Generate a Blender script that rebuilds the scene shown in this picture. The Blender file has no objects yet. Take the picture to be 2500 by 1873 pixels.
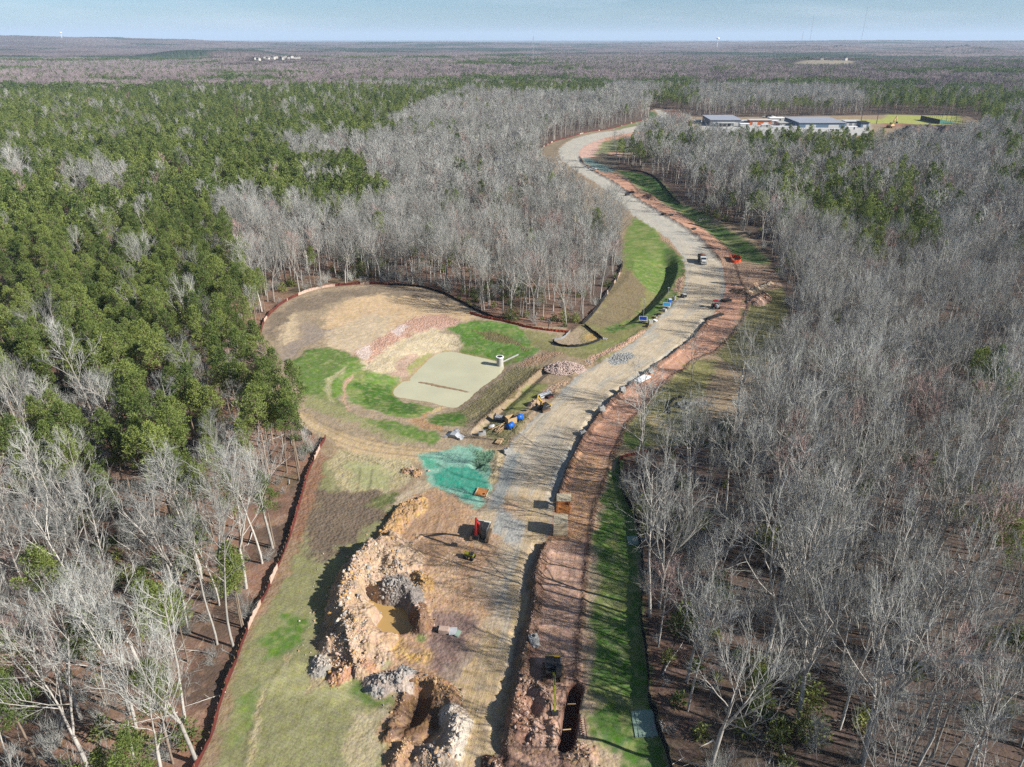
import bpy, bmesh, math, random
import numpy as np
from mathutils import Vector, Matrix, Euler

# ------------------------------------------------------------------ camera, world, sun
H = 80.0
PITCH = math.radians(25.9)
FPX = 1733.0
scene = bpy.context.scene
COL = scene.collection
cam_d = bpy.data.cameras.new('camera')
cam = bpy.data.objects.new('camera', cam_d)
COL.objects.link(cam)
cam.location = (0, 0, H)
cam.rotation_euler = (math.pi / 2 - PITCH, 0, 0)
cam_d.sensor_width = 36.0
cam_d.lens = 36.0 * FPX / 2500.0
cam_d.clip_start = 0.5
cam_d.clip_end = 120000
scene.camera = cam

SKY_LOW = (0.56, 0.78, 1.10, 1)
SUN_EL = math.radians(30.5)
SUN_DIR = Vector((0.94 * math.cos(SUN_EL), -0.34 * math.cos(SUN_EL), math.sin(SUN_EL))).normalized()
world = bpy.data.worlds.new('World')
scene.world = world
world.use_nodes = True
wn = world.node_tree
wn.nodes.clear()
sky = wn.nodes.new('ShaderNodeTexSky')
sky.sky_type = 'NISHITA'
sky.sun_disc = False
sky.sun_elevation = SUN_EL
sky.sun_rotation = math.atan2(SUN_DIR.x, SUN_DIR.y)
sky.altitude = 100
sky.air_density = 1.0
sky.dust_density = 0.4
sky.ozone_density = 2.0
bg = wn.nodes.new('ShaderNodeBackground')
bg.inputs['Strength'].default_value = 0.052
wo = wn.nodes.new('ShaderNodeOutputWorld')
# the band of sky low over the horizon is clear pale blue here, not yellowish
tcw = wn.nodes.new('ShaderNodeTexCoord'); spw = wn.nodes.new('ShaderNodeSeparateXYZ'); mrw = wn.nodes.new('ShaderNodeMapRange')
wn.links.new(tcw.outputs['Generated'], spw.inputs[0]); wn.links.new(spw.outputs[2], mrw.inputs[0])
mrw.inputs[1].default_value = 0.10; mrw.inputs[2].default_value = 0.55
mxw = wn.nodes.new('ShaderNodeMix'); mxw.data_type = 'RGBA'
mxw.inputs['A'].default_value = SKY_LOW; mxw.inputs['B'].default_value = (1, 1, 1, 1)
muw = wn.nodes.new('ShaderNodeMix'); muw.data_type = 'RGBA'; muw.blend_type = 'MULTIPLY'; muw.inputs['Factor'].default_value = 1
wn.links.new(mrw.outputs[0], mxw.inputs['Factor']); wn.links.new(sky.outputs[0], muw.inputs['A']); wn.links.new(mxw.outputs['Result'], muw.inputs['B'])
# thin high cloud
nzw = wn.nodes.new('ShaderNodeTexNoise'); nzw.inputs['Scale'].default_value = 3.0; nzw.inputs['Detail'].default_value = 6; nzw.inputs['Roughness'].default_value = 0.6
mpw = wn.nodes.new('ShaderNodeMapping'); mpw.inputs['Scale'].default_value = (1.0, 1.0, 9.0); mpw.inputs['Rotation'].default_value = (0, 0.06, 0)
wn.links.new(tcw.outputs['Generated'], mpw.inputs[0]); wn.links.new(mpw.outputs[0], nzw.inputs[0])
mrc = wn.nodes.new('ShaderNodeMapRange'); mrc.inputs[1].default_value = 0.5; mrc.inputs[2].default_value = 0.75; mrc.inputs[4].default_value = 0.35
wn.links.new(nzw.outputs[0], mrc.inputs[0])
clw = wn.nodes.new('ShaderNodeMix'); clw.data_type = 'RGBA'; clw.inputs['B'].default_value = (8.0, 8.8, 9.6, 1)
wn.links.new(mrc.outputs[0], clw.inputs['Factor']); wn.links.new(muw.outputs['Result'], clw.inputs['A'])
wn.links.new(clw.outputs['Result'], bg.inputs[0])
wn.links.new(bg.outputs[0], wo.inputs[0])

sd = bpy.data.lights.new('sun', 'SUN')
sd.energy = 5.0

sd.angle = math.radians(0.53)
sd.color = (1.0, 0.955, 0.89)
sun = bpy.data.objects.new('sun', sd)
COL.objects.link(sun)
sun.rotation_euler = (-SUN_DIR).to_track_quat('-Z', 'Y').to_euler()

scene.view_settings.view_transform = 'Standard'
scene.view_settings.look = 'None'
scene.view_settings.exposure = 1.04
scene.view_settings.gamma = 1.0
scene.render.engine = 'CYCLES'
scene.cycles.max_bounces = 5
scene.cycles.diffuse_bounces = 2
scene.cycles.glossy_bounces = 2
scene.cycles.transmission_bounces = 2
scene.cycles.transparent_max_bounces = 4
scene.cycles.volume_bounces = 0
scene.cycles.use_denoising = False
scene.cycles.caustics_reflective = False
scene.cycles.caustics_refractive = False
scene.render.use_persistent_data = False

RNG = np.random.default_rng(7)
random.seed(7)

# ------------------------------------------------------------------ photo pixel -> point on the land
CP, SP = math.cos(PITCH), math.sin(PITCH)


def P(px, py, z=0.0):
    u = (px - 1250.0) / FPX
    v = (py - 936.5) / FPX
    dy = CP - v * SP
    dz = -SP - v * CP
    t = (H - z) / -dz
    return (u * t, dy * t)


CROPS = {'a': (600, 650, 3.682), 'b': (1000, 750, 3.682), 'c': (1050, 1100, 3.687), 'd': (700, 1100, 3.687),
         'e': (700, 1450, 3.687), 'f': (1150, 1450, 3.687), 'g': (0, 1311, 2.948), 'h': (1300, 220, 3.687),
         'i': (1400, 500, 3.687), 'k': (1500, 880, 6.627), 's': (0, 0, 1.0), 'm': (1690, 240, 5.53),
         'n': (2050, 240, 5.53), 'w': (1750, 500, 2.948), 'q': (1600, 0, 2.458), 'r': (800, 0, 2.458), 'o': (0, 0, 2.458)}


def S(c, x, y):
    a, b, k = CROPS[c]
    return (a + x / k, b + y / k)


def PP(c, pts, z=0.0):
    return np.array([P(*S(c, x, y), z) for x, y in pts])


# ------------------------------------------------------------------ numpy noise and plane geometry
def _h(ix, iy, seed):
    n = (ix.astype(np.int64) * 374761393 + iy.astype(np.int64) * 668265263 + seed * 974711) & 0x7fffffff
    n = (n ^ (n >> 13)) * 1274126177 & 0x7fffffff
    return ((n ^ (n >> 16)) & 0xffff) / 65535.0


def vnoise(x, y, seed=0):
    ix, iy = np.floor(x), np.floor(y)
    fx, fy = x - ix, y - iy
    fx = fx * fx * (3 - 2 * fx)
    fy = fy * fy * (3 - 2 * fy)
    a = _h(ix, iy, seed); b = _h(ix + 1, iy, seed); c = _h(ix, iy + 1, seed); d = _h(ix + 1, iy + 1, seed)
    return (a * (1 - fx) + b * fx) * (1 - fy) + (c * (1 - fx) + d * fx) * fy


def fbm(x, y, sc, oct=4, seed=0, gain=0.5):
    x = np.asarray(x, float) / sc; y = np.asarray(y, float) / sc
    s = np.zeros_like(x); a = 1.0; t = 0.0
    for i in range(oct):
        s += a * vnoise(x, y, seed + i * 17); t += a
        x = x * 2.03 + 5.1; y = y * 2.03 + 3.7; a *= gain
    return s / t


def sdf(X, Y, poly):
    """signed distance in metres, negative inside"""
    poly = np.asarray(poly)
    d = np.full(X.shape, 1e18)
    ins = np.zeros(X.shape, bool)
    n = len(poly)
    for i in range(n):
        ax, ay = poly[i]; bx, by = poly[(i + 1) % n]
        ex, ey = bx - ax, by - ay
        L = ex * ex + ey * ey + 1e-12
        t = np.clip(((X - ax) * ex + (Y - ay) * ey) / L, 0, 1)
        d = np.minimum(d, (X - ax - t * ex) ** 2 + (Y - ay - t * ey) ** 2)
        c = (ay > Y) != (by > Y)
        ins ^= c & (X < ex * (Y - ay) / (ey if abs(ey) > 1e-12 else 1e-12) + ax)
    d = np.sqrt(d)
    return np.where(ins, -d, d)


def pdist(X, Y, pl):
    """distance to a polyline, arclength of the nearest point, signed side (right positive)"""
    pl = np.asarray(pl)
    best = np.full(X.shape, 1e18); s = np.zeros(X.shape); sg = np.ones(X.shape)
    acc = 0.0
    for i in range(len(pl) - 1):
        ax, ay = pl[i]; bx, by = pl[i + 1]
        ex, ey = bx - ax, by - ay
        L = ex * ex + ey * ey + 1e-12
        t = np.clip(((X - ax) * ex + (Y - ay) * ey) / L, 0, 1)
        q = (X - ax - t * ex) ** 2 + (Y - ay - t * ey) ** 2
        m = q < best
        best = np.where(m, q, best)
        s = np.where(m, acc + t * math.sqrt(L), s)
        sg = np.where(m, np.sign((X - ax) * ey - (Y - ay) * ex), sg)
        acc += math.sqrt(L)
    return np.sqrt(best), s, sg


def sstep(a, b, x):
    t = np.clip((x - a) / (b - a), 0, 1)
    return t * t * (3 - 2 * t)


def smooth_line(p, n=6):
    """Catmull-Rom through the points"""
    p = np.asarray(p)
    q = np.vstack([2 * p[0] - p[1], p, 2 * p[-1] - p[-2]])
    out = []
    for i in range(1, len(q) - 2):
        for k in range(n):
            t = k / n
            out.append(0.5 * (2 * q[i] + (q[i + 1] - q[i - 1]) * t + (2 * q[i - 1] - 5 * q[i] + 4 * q[i + 1] - q[i + 2]) * t * t
                              + (3 * q[i] - q[i - 1] - 3 * q[i + 1] + q[i + 2]) * t ** 3))
    out.append(q[-2])
    return np.array(out)


# ------------------------------------------------------------------ the plan of the place
ROAD_L = [(960, 2000), (1000, 1873), (1030, 1700), (1090, 1560), (1130, 1450), (1160, 1330), (1183, 1246), (1202, 1200), (1228, 1146), (1234, 1108),
          (1244, 1087), (1277, 1049), (1307, 1019), (1342, 984), (1380, 945), (1424, 907), (1462, 888), (1516, 853), (1565, 821), (1603, 782),
          (1639, 749), (1660, 725), (1674, 690), (1674, 663), (1666, 627), (1644, 595), (1606, 565), (1560, 535), (1525, 507), (1490, 472),
          (1452, 445), (1408, 418), (1376, 394), (1364, 372), (1376, 353), (1408, 337), (1463, 324), (1517, 318), (1571, 309), (1604, 294),
          (1609, 282), (1598, 267)]
ROAD_R = [(1150, 2000), (1199, 1873), (1245, 1797), (1253, 1748), (1262, 1690), (1275, 1630), (1288, 1558), (1296, 1518), (1305, 1480), (1303, 1412),
          (1313, 1371), (1333, 1325), (1356, 1222), (1375, 1171), (1388, 1136), (1407, 1098), (1426, 1062), (1445, 1035), (1467, 1005), (1489, 981),
          (1516, 956), (1557, 926), (1600, 894), (1644, 863), (1685, 831), (1725, 785), (1750, 758), (1763, 733), (1771, 701), (1766, 668),
          (1758, 636), (1739, 608), (1712, 581), (1671, 554), (1612, 518), (1571, 494), (1530, 467), (1492, 440), (1463, 425), (1427, 402),
          (1414, 383), (1417, 365), (1441, 350), (1484, 335), (1530, 326), (1585, 315), (1620, 307), (1638, 296), (1639, 284), (1620, 271)]
RL = smooth_line(PP('s', ROAD_L), 3)
RR = smooth_line(PP('s', ROAD_R), 3)
ROADPOLY = np.vstack([RL, RR[::-1]])


def resample(p, n):
    d = np.r_[0, np.cumsum(np.hypot(*np.diff(p, axis=0).T))]
    t = np.linspace(0, d[-1], n)
    return np.c_[np.interp(t, d, p[:, 0]), np.interp(t, d, p[:, 1])]


# centre line: for points of the left edge take the nearest of the right edge
CL = []
for p in resample(RL, 90):
    k = np.argmin(np.hypot(*(RR - p).T))
    CL.append((p + RR[k]) / 2)
CL = np.array(CL)
# drop backward steps, then smooth
for _ in range(3):
    CL[1:-1] = 0.25 * CL[:-2] + 0.5 * CL[1:-1] + 0.25 * CL[2:]
STRIP_OUT = PP('s', [(1330, 2000), (1380, 1873), (1400, 1700), (1408, 1640), (1413, 1558), (1421, 1504), (1427, 1425), (1432, 1358), (1438, 1317), (1446, 1268),
                     (1454, 1230), (1473, 1181), (1495, 1116), (1530, 1034), (1557, 1008), (1590, 969), (1608, 946), (1625, 931), (1645, 913),
                     (1673, 899), (1688, 880), (1747, 858), (1785, 820), (1812, 785), (1826, 750), (1822, 715), (1800, 660), (1790, 625), (1780, 600), (1761, 583), (1728, 562),
                     (1693, 537), (1652, 515), (1612, 497), (1593, 475), (1558, 469), (1539, 445), (1503, 426), (1480, 418)])
FENCE_LEFT = PP('s', [(440, 1990), (482, 1873), (522, 1786), (539, 1718), (573, 1626), (607, 1535), (661, 1426), (700, 1333), (716, 1290), (741, 1200), (754, 1154),
                      (779, 1100), (795, 1070), (763, 1062), (736, 1046), (705, 1005), (672, 950), (645, 890), (636, 835), (641, 802), (654, 775), (690, 742), (722, 725),
                      (763, 710), (817, 700), (896, 695), (953, 697), (1021, 701), (1075, 715), (1116, 734), (1157, 756), (1200, 775), (1240, 786), (1293, 797), (1372, 799)])
FENCE_TONGUE = PP('s', [(1424, 792), (1454, 758), (1481, 722), (1508, 679), (1519, 652), (1515, 634)])
FENCE_RIGHT = PP('s', [(1587, 1103), (1551, 1111), (1525, 1116), (1511, 1126), (1511, 1154), (1519, 1195), (1538, 1236), (1552, 1268), (1557, 1303), (1560, 1330), (1568, 1371),
                       (1570, 1412), (1566, 1452), (1565, 1518), (1573, 1572), (1581, 1640), (1584, 1708), (1595, 1743), (1600, 1775), (1616, 1808), (1630, 1851), (1650, 1930)])
CLEAR_TAIL = PP('s', [(1395, 822), (1424, 792), (1454, 758), (1481, 722), (1508, 679), (1519, 652), (1514, 627), (1520, 608), (1522, 592), (1500, 570), (1465, 545), (1425, 520),
                      (1385, 495), (1345, 465), (1318, 425), (1312, 395), (1322, 362), (1354, 345), (1395, 334), (1436, 323), (1490, 315), (1539, 301), (1585, 290), (1587, 274), (1593, 263),
                      (1639, 265), (1663, 274), (1690, 284), (1734, 287), (1885, 285), (2161, 281), (2361, 283), (2392, 296), (2385, 340), (2330, 375), (2230, 384), (2050, 376), (1850, 372), (1720, 364), (1680, 345), (1650, 330),
                      (1600, 338), (1568, 348), (1552, 372), (1530, 392), (1500, 398), (1500, 415), (1560, 424), (1610, 440), (1650, 478), (1690, 508), (1745, 532), (1805, 560), (1850, 592), (1880, 640), (1912, 720),
                      (1925, 800), (1915, 880), (1885, 950), (1850, 1000), (1810, 1030), (1750, 1040), (1690, 1062), (1620, 1095)])
CLEAR = np.vstack([FENCE_LEFT, CLEAR_TAIL, FENCE_RIGHT, PP('s', [(1760, 2200), (1800, 3000), (-300, 3000), (330, 2200)])])
WATER_Z = -3.0
POND = smooth_line(PP('s', [(960, 960), (967, 946), (986, 932), (1002, 930), (1005, 921), (1024, 902), (1045, 881), (1062, 867), (1083, 860), (1109, 860), (1152, 869), (1190, 877),
                (1217, 884), (1227, 888), (1228, 902), (1217, 916), (1190, 935), (1163, 956), (1152, 967), (1136, 981), (1119, 992), (1108, 995), (1092, 993),
                (1054, 983), (1000, 974), (969, 968), (960, 960)], WATER_Z), 3)[:-1]
POOL_Z = -1.0
POOL = smooth_line(PP('e', [(740, 30), (830, 90), (920, 110), (1040, 120), (1080, 170), (1100, 250), (1150, 320), (1090, 370), (990, 390), (890, 380), (820, 330), (830, 250), (870, 200), (820, 150), (750, 100), (740, 30)], POOL_Z), 3)[:-1]

# heaps: (points, radius m, height m, colour, label or None)
GRY, PNK, TAN, BRN, YEL, WHT = (150, 140, 132), (196, 168, 146), (192, 158, 120), (128, 100, 74), (205, 165, 105), (205, 190, 168)
HEAPS = [
    ('d', [(1130, 440), (990, 530), (900, 680), (830, 800)], 2.0, 1.3, (198, 160, 112), 'low tan clod ridge at the top edge of the bare pad'),
    ('d', [(760, 850), (640, 960), (560, 1100), (500, 1250), (485, 1400), (500, 1490), (520, 1580)], 5.2, 3.4, (200, 172, 142), 'long pinkish spoil ridge with a black shaded left face beside the muddy pool'),
    ('d', [(930, 1190), (1010, 1250)], 4.1, 2.5, GRY, 'round grey clay mound above the muddy pool'),
    ('d', [(960, 1010), (1010, 1080)], 1.8, 1.2, (120, 100, 88), 'small dark clod heap on top of the grey clay mound'),
    ('d', [(1190, 1120), (1240, 1200)], 1.7, 1.1, (190, 152, 100), 'yellow clod heap right of the grey clay mound'),
    ('e', [(1185, 110), (1205, 250)], 1.8, 1.6, (125, 98, 78), 'dark brown heap on the right rim of the muddy pool'),
    ('e', [(470, 400), (600, 440)], 3.0, 2.1, (202, 172, 144), 'broad pale shoulder of spoil between the long ridge and the orange boulders'),
    ('e', [(500, 500), (620, 590), (700, 620)], 2.0, 1.2, (196, 150, 116), 'orange boulder heap below the long pinkish spoil ridge'),
    ('e', [(470, 720), (530, 680)], 1.6, 1.0, (190, 140, 110), 'reddish rubble heap at the edge of the straw-matted grass'),
    ('e', [(300, 590), (300, 650)], 1.6, 1.0, (175, 168, 158), 'pale grey rubble heap at the lower end of the long spoil ridge'),
    ('e', [(820, 790), (960, 760), (1060, 740)], 2.4, 1.3, (178, 174, 168), 'blue-grey gravel heap on the edge of the straw-matted grass'),
    ('e', [(1180, 760), (1370, 820), (1520, 930)], 1.6, 1.0, (172, 134, 98), 'curved brown clod ridge round the dark hollow'),
    ('e', [(1500, 1040), (1530, 1200), (1470, 1360)], 2.0, 1.6, (212, 198, 178), 'tall whitish soil ridge beside the bare roadbed'),
    ('e', [(1290, 1430), (1380, 1500)], 2.4, 1.3, (165, 148, 130), 'grey-brown heap at the bottom edge below the whitish ridge'),
    ('e', [(1050, 1370), (1000, 1480)], 1.6, 0.9, (188, 150, 116), 'small tan heap at the bottom beside the track'),
    ('e', [(900, 1300), (1000, 1100), (1050, 900)], 1.1, 0.6, (146, 114, 86), 'thin brown ridge left of the dark hollow'),
    ('f', [(540, 800), (660, 900), (700, 1000)], 1.8, 1.5, (182, 146, 124), 'curved red soil ridge under the arm of the yellow excavator'),
    ('f', [(470, 950), (430, 1080), (470, 1180)], 1.7, 1.5, (150, 112, 94), 'dark red soil heap on the right edge of the roadbed'),
    ('f', [(560, 1180), (620, 1280)], 1.7, 1.1, (176, 140, 120), 'red soil mound below the yellow excavator'),
    ('f', [(730, 1160), (740, 1340)], 1.3, 0.8, (190, 156, 134), 'smooth pink soil bank along the left side of the open trench'),
    ('f', [(900, 1380), (1040, 1440)], 1.8, 0.8, (176, 148, 122), 'low pale soil heap at the bottom end of the open trench'),
    ('f', [(200, 1500), (230, 1600)], 1.6, 0.9, (120, 90, 75), 'dark clod heap at the bottom edge of the roadbed'),
    ('i', [(1700, 800), (1650, 850)], 3.2, 2.0, (196, 160, 140), 'pink soil heap in the shaded corner right of the red machine'),
    ('i', [(1450, 760), (1560, 790)], 2.6, 1.1, (170, 140, 112), 'low tan soil heap beside the dug pit right of the road'),
    ('i', [(1770, 690), (1560, 780)], 1.4, 0.9, (200, 180, 155), 'pale narrow soil ridge in front of the dug pit'),
    ('h', [(1050, 940), (1090, 970)], 3.4, 1.8, (140, 112, 98), 'brown soil heap on the red strip beside the far road'),
    ('b', [(1110, 850), (1170, 830)], 1.9, 1.2, (200, 168, 140), 'pinkish rubble heap beside the small yellow excavator'),
    ('n', [(960, 415), (1250, 395), (1500, 425)], 16, 8.0, (110, 104, 106), 'long dark earth mound in front of the far playing field'),
    ('d', [(1090, 180), (1160, 200)], 1.7, 0.5, (205, 165, 110), 'flat yellow clod patch beside the teal sprayed slope'),
]
HOLES = [('e', [(1200, 900), (1170, 1050), (1120, 1130)], 2.0, 1.5), ('e', [(900, 370), (860, 350)], 1.6, 1.5), ('i', [(1680, 730), (1560, 760)], 2.2, 1.3), ('f', [(500, 1060)], 1.2, 0.8),
         ('b', [(600, 1440)], 1.6, 1.0), ('e', [(1250, 1290), (1350, 1200)], 1.6, 1.0)]
HP = [(PP(c, pts, h * 0.7), r, h, col, lab) for c, pts, r, h, col, lab in HEAPS]
HO = [(PP(c, pts, -0.5 * h), r, h) for c, pts, r, h in HOLES]
TRENCH = PP('f', [(935, 880), (900, 1060), (885, 1200), (865, 1330), (855, 1400)], -0.5)
BANK = PP('b', [(1190, 540), (1060, 640), (930, 760), (800, 880), (690, 980), (600, 1080)], 0.3)
EDGE_RIDGE = PP('s', [(1240, 1830), (1262, 1700), (1290, 1560), (1306, 1480), (1308, 1412), (1318, 1371), (1334, 1335)])
EDGE_RIDGE2 = PP('s', [(1362, 1222), (1375, 1180), (1390, 1140), (1410, 1100), (1430, 1064), (1450, 1035), (1470, 1005), (1492, 981), (1519, 957), (1560, 927), (1603, 895),
                       (1648, 863), (1690, 831), (1728, 785)])
EDGE_RIDGE3 = PP('s', [(1758, 636), (1739, 608), (1712, 581), (1671, 554), (1612, 518), (1571, 494), (1530, 467), (1492, 440), (1463, 425), (1427, 402), (1414, 383)])


TRACKS = [('d', [(1330, 400), (1320, 600), (1250, 800), (1260, 1000)], 1.1, .38, .22), ('d', [(1400, 420), (1480, 600), (1500, 800)], 1.1, .38, .2), ('d', [(1240, 400), (1150, 560), (1000, 760)], 1.1, .35, .2),
          ('d', [(1640, 620), (1450, 640), (1300, 760), (1240, 900)], 1.1, .35, .16), ('e', [(1400, 380), (1380, 500), (1450, 620), (1440, 720)], 1.1, .3, .3), ('e', [(1530, 290), (1480, 440), (1560, 560), (1640, 700)], 1.1, .3, .22),
          ('e', [(900, 430), (1060, 540), (1250, 620), (1400, 700), (1700, 800)], 1.2, .45, .3), ('e', [(1640, 480), (1740, 600), (1800, 800), (1780, 1100), (1850, 1300)], 1.1, .35, .2),
          ('f', [(180, 1200), (330, 1380), (520, 1480), (760, 1540)], 1.2, .45, .32), ('f', [(380, 1200), (520, 1330), (700, 1400), (860, 1500)], 1.2, .4, .3), ('f', [(700, 0), (690, 250), (650, 450), (640, 620)], 1.1, .3, .25),
          ('f', [(880, 0), (870, 300), (850, 600)], 1.1, .3, .25), ('c', [(1400, 60), (1330, 400), (1260, 900), (1200, 1475)], 1.1, .3, .2), ('c', [(1520, 60), (1420, 450), (1330, 900), (1290, 1475)], 1.1, .3, .2),
          ('a', [(380, 1260), (560, 1400), (820, 1540), (1150, 1640), (1700, 1700), (2150, 1740)], 1.1, .4, .28), ('a', [(480, 1260), (620, 1370), (840, 1480), (1200, 1580), (1600, 1640)], 0, .6, .22),
          ('a', [(350, 480), (300, 620), (310, 760), (420, 860), (560, 700), (700, 620)], 1.1, .35, .2), ('a', [(760, 620), (1000, 540), (1300, 440), (1600, 420), (1900, 470)], 1.1, .3, .14), ('a', [(720, 720), (900, 660), (1200, 560), (1450, 470)], 1.1, .3, .12),
          ('a', [(440, 860), (560, 760), (720, 700)], 0, .4, .3), ('g', [(2090, 830), (1960, 1030), (1880, 1230), (1800, 1400), (1740, 1640)], 0, .35, .3), ('d', [(560, 440), (640, 350), (660, 160)], 0, .3, .45), ('d', [(660, 440), (740, 350), (770, 170)], 0, .3, .45),
          ('d', [(400, 260), (440, 180), (520, 120)], 0, .25, .25), ('d', [(470, 280), (520, 200), (600, 150)], 0, .25, .25), ('d', [(540, 290), (600, 190), (590, 130)], 0, .25, .25), ('e', [(800, 1090), (780, 1200), (640, 1330), (600, 1540)], 0, .3, .3), ('e', [(960, 1370), (920, 1480), (890, 1600)], 0, .4, .5),
          ('c', [(60, 120), (200, 200), (330, 250), (520, 290)], 0, .45, .4), ('d', [(500, 0), (640, 60), (780, 100), (830, 130)], 0, .3, .35), ('b', [(620, 950), (760, 830), (860, 740)], 0, .4, .3), ('b', [(730, 820), (860, 690), (920, 640)], 0, .3, .25),
          ('i', [(330, 1080), (480, 960), (600, 880)], 0, .6, .2), ('d', [(1240, 1090), (1300, 980), (1340, 920)], 0, .3, .35), ('d', [(1620, 1310), (1650, 1240), (1640, 1190)], 0, .5, .35), ('b', [(1050, 1180), (1150, 1040), (1230, 960)], 0, .3, .25)]
TK = [(smooth_line(PP(c, p), 4), hs, w, st) for c, p, hs, w, st in TRACKS]


def track_field(X, Y):
    f = np.zeros(X.shape)
    jag = (fbm(X, Y, .8, 2, 501) - .5) * .5
    for pl, hs, w, st in TK:
        bb = (X > pl[:, 0].min() - 3) & (X < pl[:, 0].max() + 3) & (Y > pl[:, 1].min() - 3) & (Y < pl[:, 1].max() + 3)
        if not bb.any():
            continue
        d, s, _ = pdist(X[bb], Y[bb], pl)
        v = st * np.clip(1 - np.abs(d + jag[bb] * .6 - hs) / w, 0, 1) ** .7
        if hs: v = v * (.75 + .5 * ((s * 1.6) % 1.0 > .5))
        f[bb] = np.maximum(f[bb], v)
    return f


def clear_sdf(X, Y):
    return sdf(X, Y, CLEAR)


def bump(d, r):
    q = np.clip(d / r, 0, 1)
    return np.clip(1 - q ** 1.35, 0, 1) ** 1.05


def heights(X, Y, sdc=None, ids=False):
    """height of the land; with ids also which heap each point belongs to"""
    if sdc is None:
        sdc = clear_sdf(X, Y)
    w = sstep(-2, 25, sdc)
    Z = (fbm(X, Y, 55, 3, 5) - 0.5) * (0.6 + 2.6 * w)
    near = (X > -85) & (X < 115) & (Y < 275)
    dr, s, sg = pdist(X, Y, CL)
    Z = Z * sstep(4, 12, dr)
    # basin
    dp = sdf(X, Y, POND)
    wob = (fbm(X, Y, 9, 3, 9) - .5) * 3
    prof = np.interp(dp + wob * sstep(0, 5, dp), [-14, -1.0, 0, 3, 9, 11, 15, 18], [-5, -3.5, -3.02, -2.3, -1.0, -0.85, -0.15, 0])
    Z = np.where(dp < 18, Z * sstep(4, 18, dp) + prof, Z)
    # the berm between basin and road drops off to the left in a short steep bank
    db, sb, sgb = pdist(X, Y, BANK)
    Z += np.where(db < 3.2, np.interp(db * sgb, [-3.2, -1.2, 0.3, 3.2], [0, -0.55, 0.55, 0]), 0)
    # grass swale left of the road, verge right of the strip
    sw = PP('i', [(860, 330), (880, 480), (860, 620), (780, 800), (620, 960), (420, 1120)])
    sw = smooth_line(PP('i', [(180, 1190), (420, 1110), (600, 1000), (760, 850), (850, 720), (890, 600), (880, 500), (840, 400), (780, 300), (720, 220)], -1), 4)
    d2, s2, g2_ = pdist(X, Y, sw)
    Z += np.interp(d2 * g2_, [-15, -2.2, 2.0, 4], [0, -2.9, -0.1, 0]) * sstep(0, 25, s2) * sstep(110, 85, s2)
    dvr, _, _ = pdist(X, Y, PP('s', [(1540, 1150), (1530, 1400), (1530, 1600), (1560, 1850)]))
    Z -= 0.5 * np.clip(1 - dvr / 4.5, 0, 1)
    dsl, _, _ = pdist(X, Y, PP('s', [(1560, 440), (1620, 480), (1690, 520), (1760, 570), (1830, 620)]))
    Z -= 2.0 * np.clip(1 - dsl / 9, 0, 1) ** 1.3
    # clods thrown up along the right edge of the roadbed
    cl = fbm(X, Y, 1.1, 3, 31)
    for ln, hh, rr in ((EDGE_RIDGE, 1.15, 1.35), (EDGE_RIDGE2, 0.85, 1.1), (EDGE_RIDGE3, 0.7, 1.3)):
        de, _, sge = pdist(X, Y, ln)
        Z += hh * np.clip(1 - np.abs(de) / (rr * (0.5 + cl)), 0, 1) * (0.45 + 1.0 * cl)
        off = de * sge
        Z -= 0.5 * hh * np.clip(1 - np.abs(off + rr * 1.1) / rr, 0, 1)
    do, _, _ = pdist(X, Y, STRIP_OUT)
    Z += 0.5 * np.clip(1 - do / (0.9 * (0.4 + cl)), 0, 1) * cl * (Y < 260)
    # rims left of the road
    drl, _, _ = pdist(X, Y, RL)
    rimz = (fbm(X, Y, 9, 2, 77) > 0.42) * (Y > 118)
    Z += 0.55 * np.clip(1 - np.abs(drl - 1.4) / (1.6 * (0.4 + cl)), 0, 1) * cl * rimz * (sdf(X, Y, ROADPOLY) > 0)
    # raised pad under the red excavator side, rutted lightly
    hid = np.full(X.shape, -1)
    n1 = fbm(X, Y, 3.2, 4, 3); n2 = fbm(X, Y, 0.9, 3, 23)
    top = np.zeros(X.shape)
    for i, (pts, r, h, col, lab) in enumerate(HP):
        bb = (X > pts[:, 0].min() - r * 2) & (X < pts[:, 0].max() + r * 2) & (Y > pts[:, 1].min() - r * 2) & (Y < pts[:, 1].max() + r * 2)
        if not bb.any():
            continue
        if len(pts) == 1:
            d = np.hypot(X[bb] - pts[0, 0], Y[bb] - pts[0, 1])
        else:
            d, _, sg_ = pdist(X[bb], Y[bb], smooth_line(pts, 3) if len(pts) > 2 else pts)
            if i in (0, 1):
                d = np.where(sg_ > 0, d * (2.1 if i else 2.0), d * (.62 if i else .5))
        rr = r * (0.62 + 0.76 * n1[bb])
        z = h * bump(d, rr) * (0.52 + 0.9 * n1[bb]) + (n2[bb] - .5) * 1.5 * np.clip(1.15 - d / rr, 0, 0.6)
        z = np.where(d < rr, np.maximum(z, 0), 0)
        m = z > top[bb]
        t = top[bb]; t[m] = z[m]; top[bb] = t
        hh = hid[bb]; hh[m & (z > 0.12)] = i; hid[bb] = hh
    Z += top
    for pts, r, h in HO:
        d = np.hypot(X - pts[0, 0], Y - pts[0, 1]) if len(pts) == 1 else pdist(X, Y, pts)[0]
        Z -= h * bump(d, r * (0.7 + 0.6 * n1))
    dpl = sdf(X, Y, POOL)
    Z = np.where(dpl < 1.6, np.minimum(Z, np.interp(dpl + (n2 - .5) * .6, [-3, -0.3, 0.1, 1.7], [-2.2, -1.5, -0.9, 3.2])), Z)
    dt, st, _ = pdist(X, Y, TRENCH)
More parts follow.
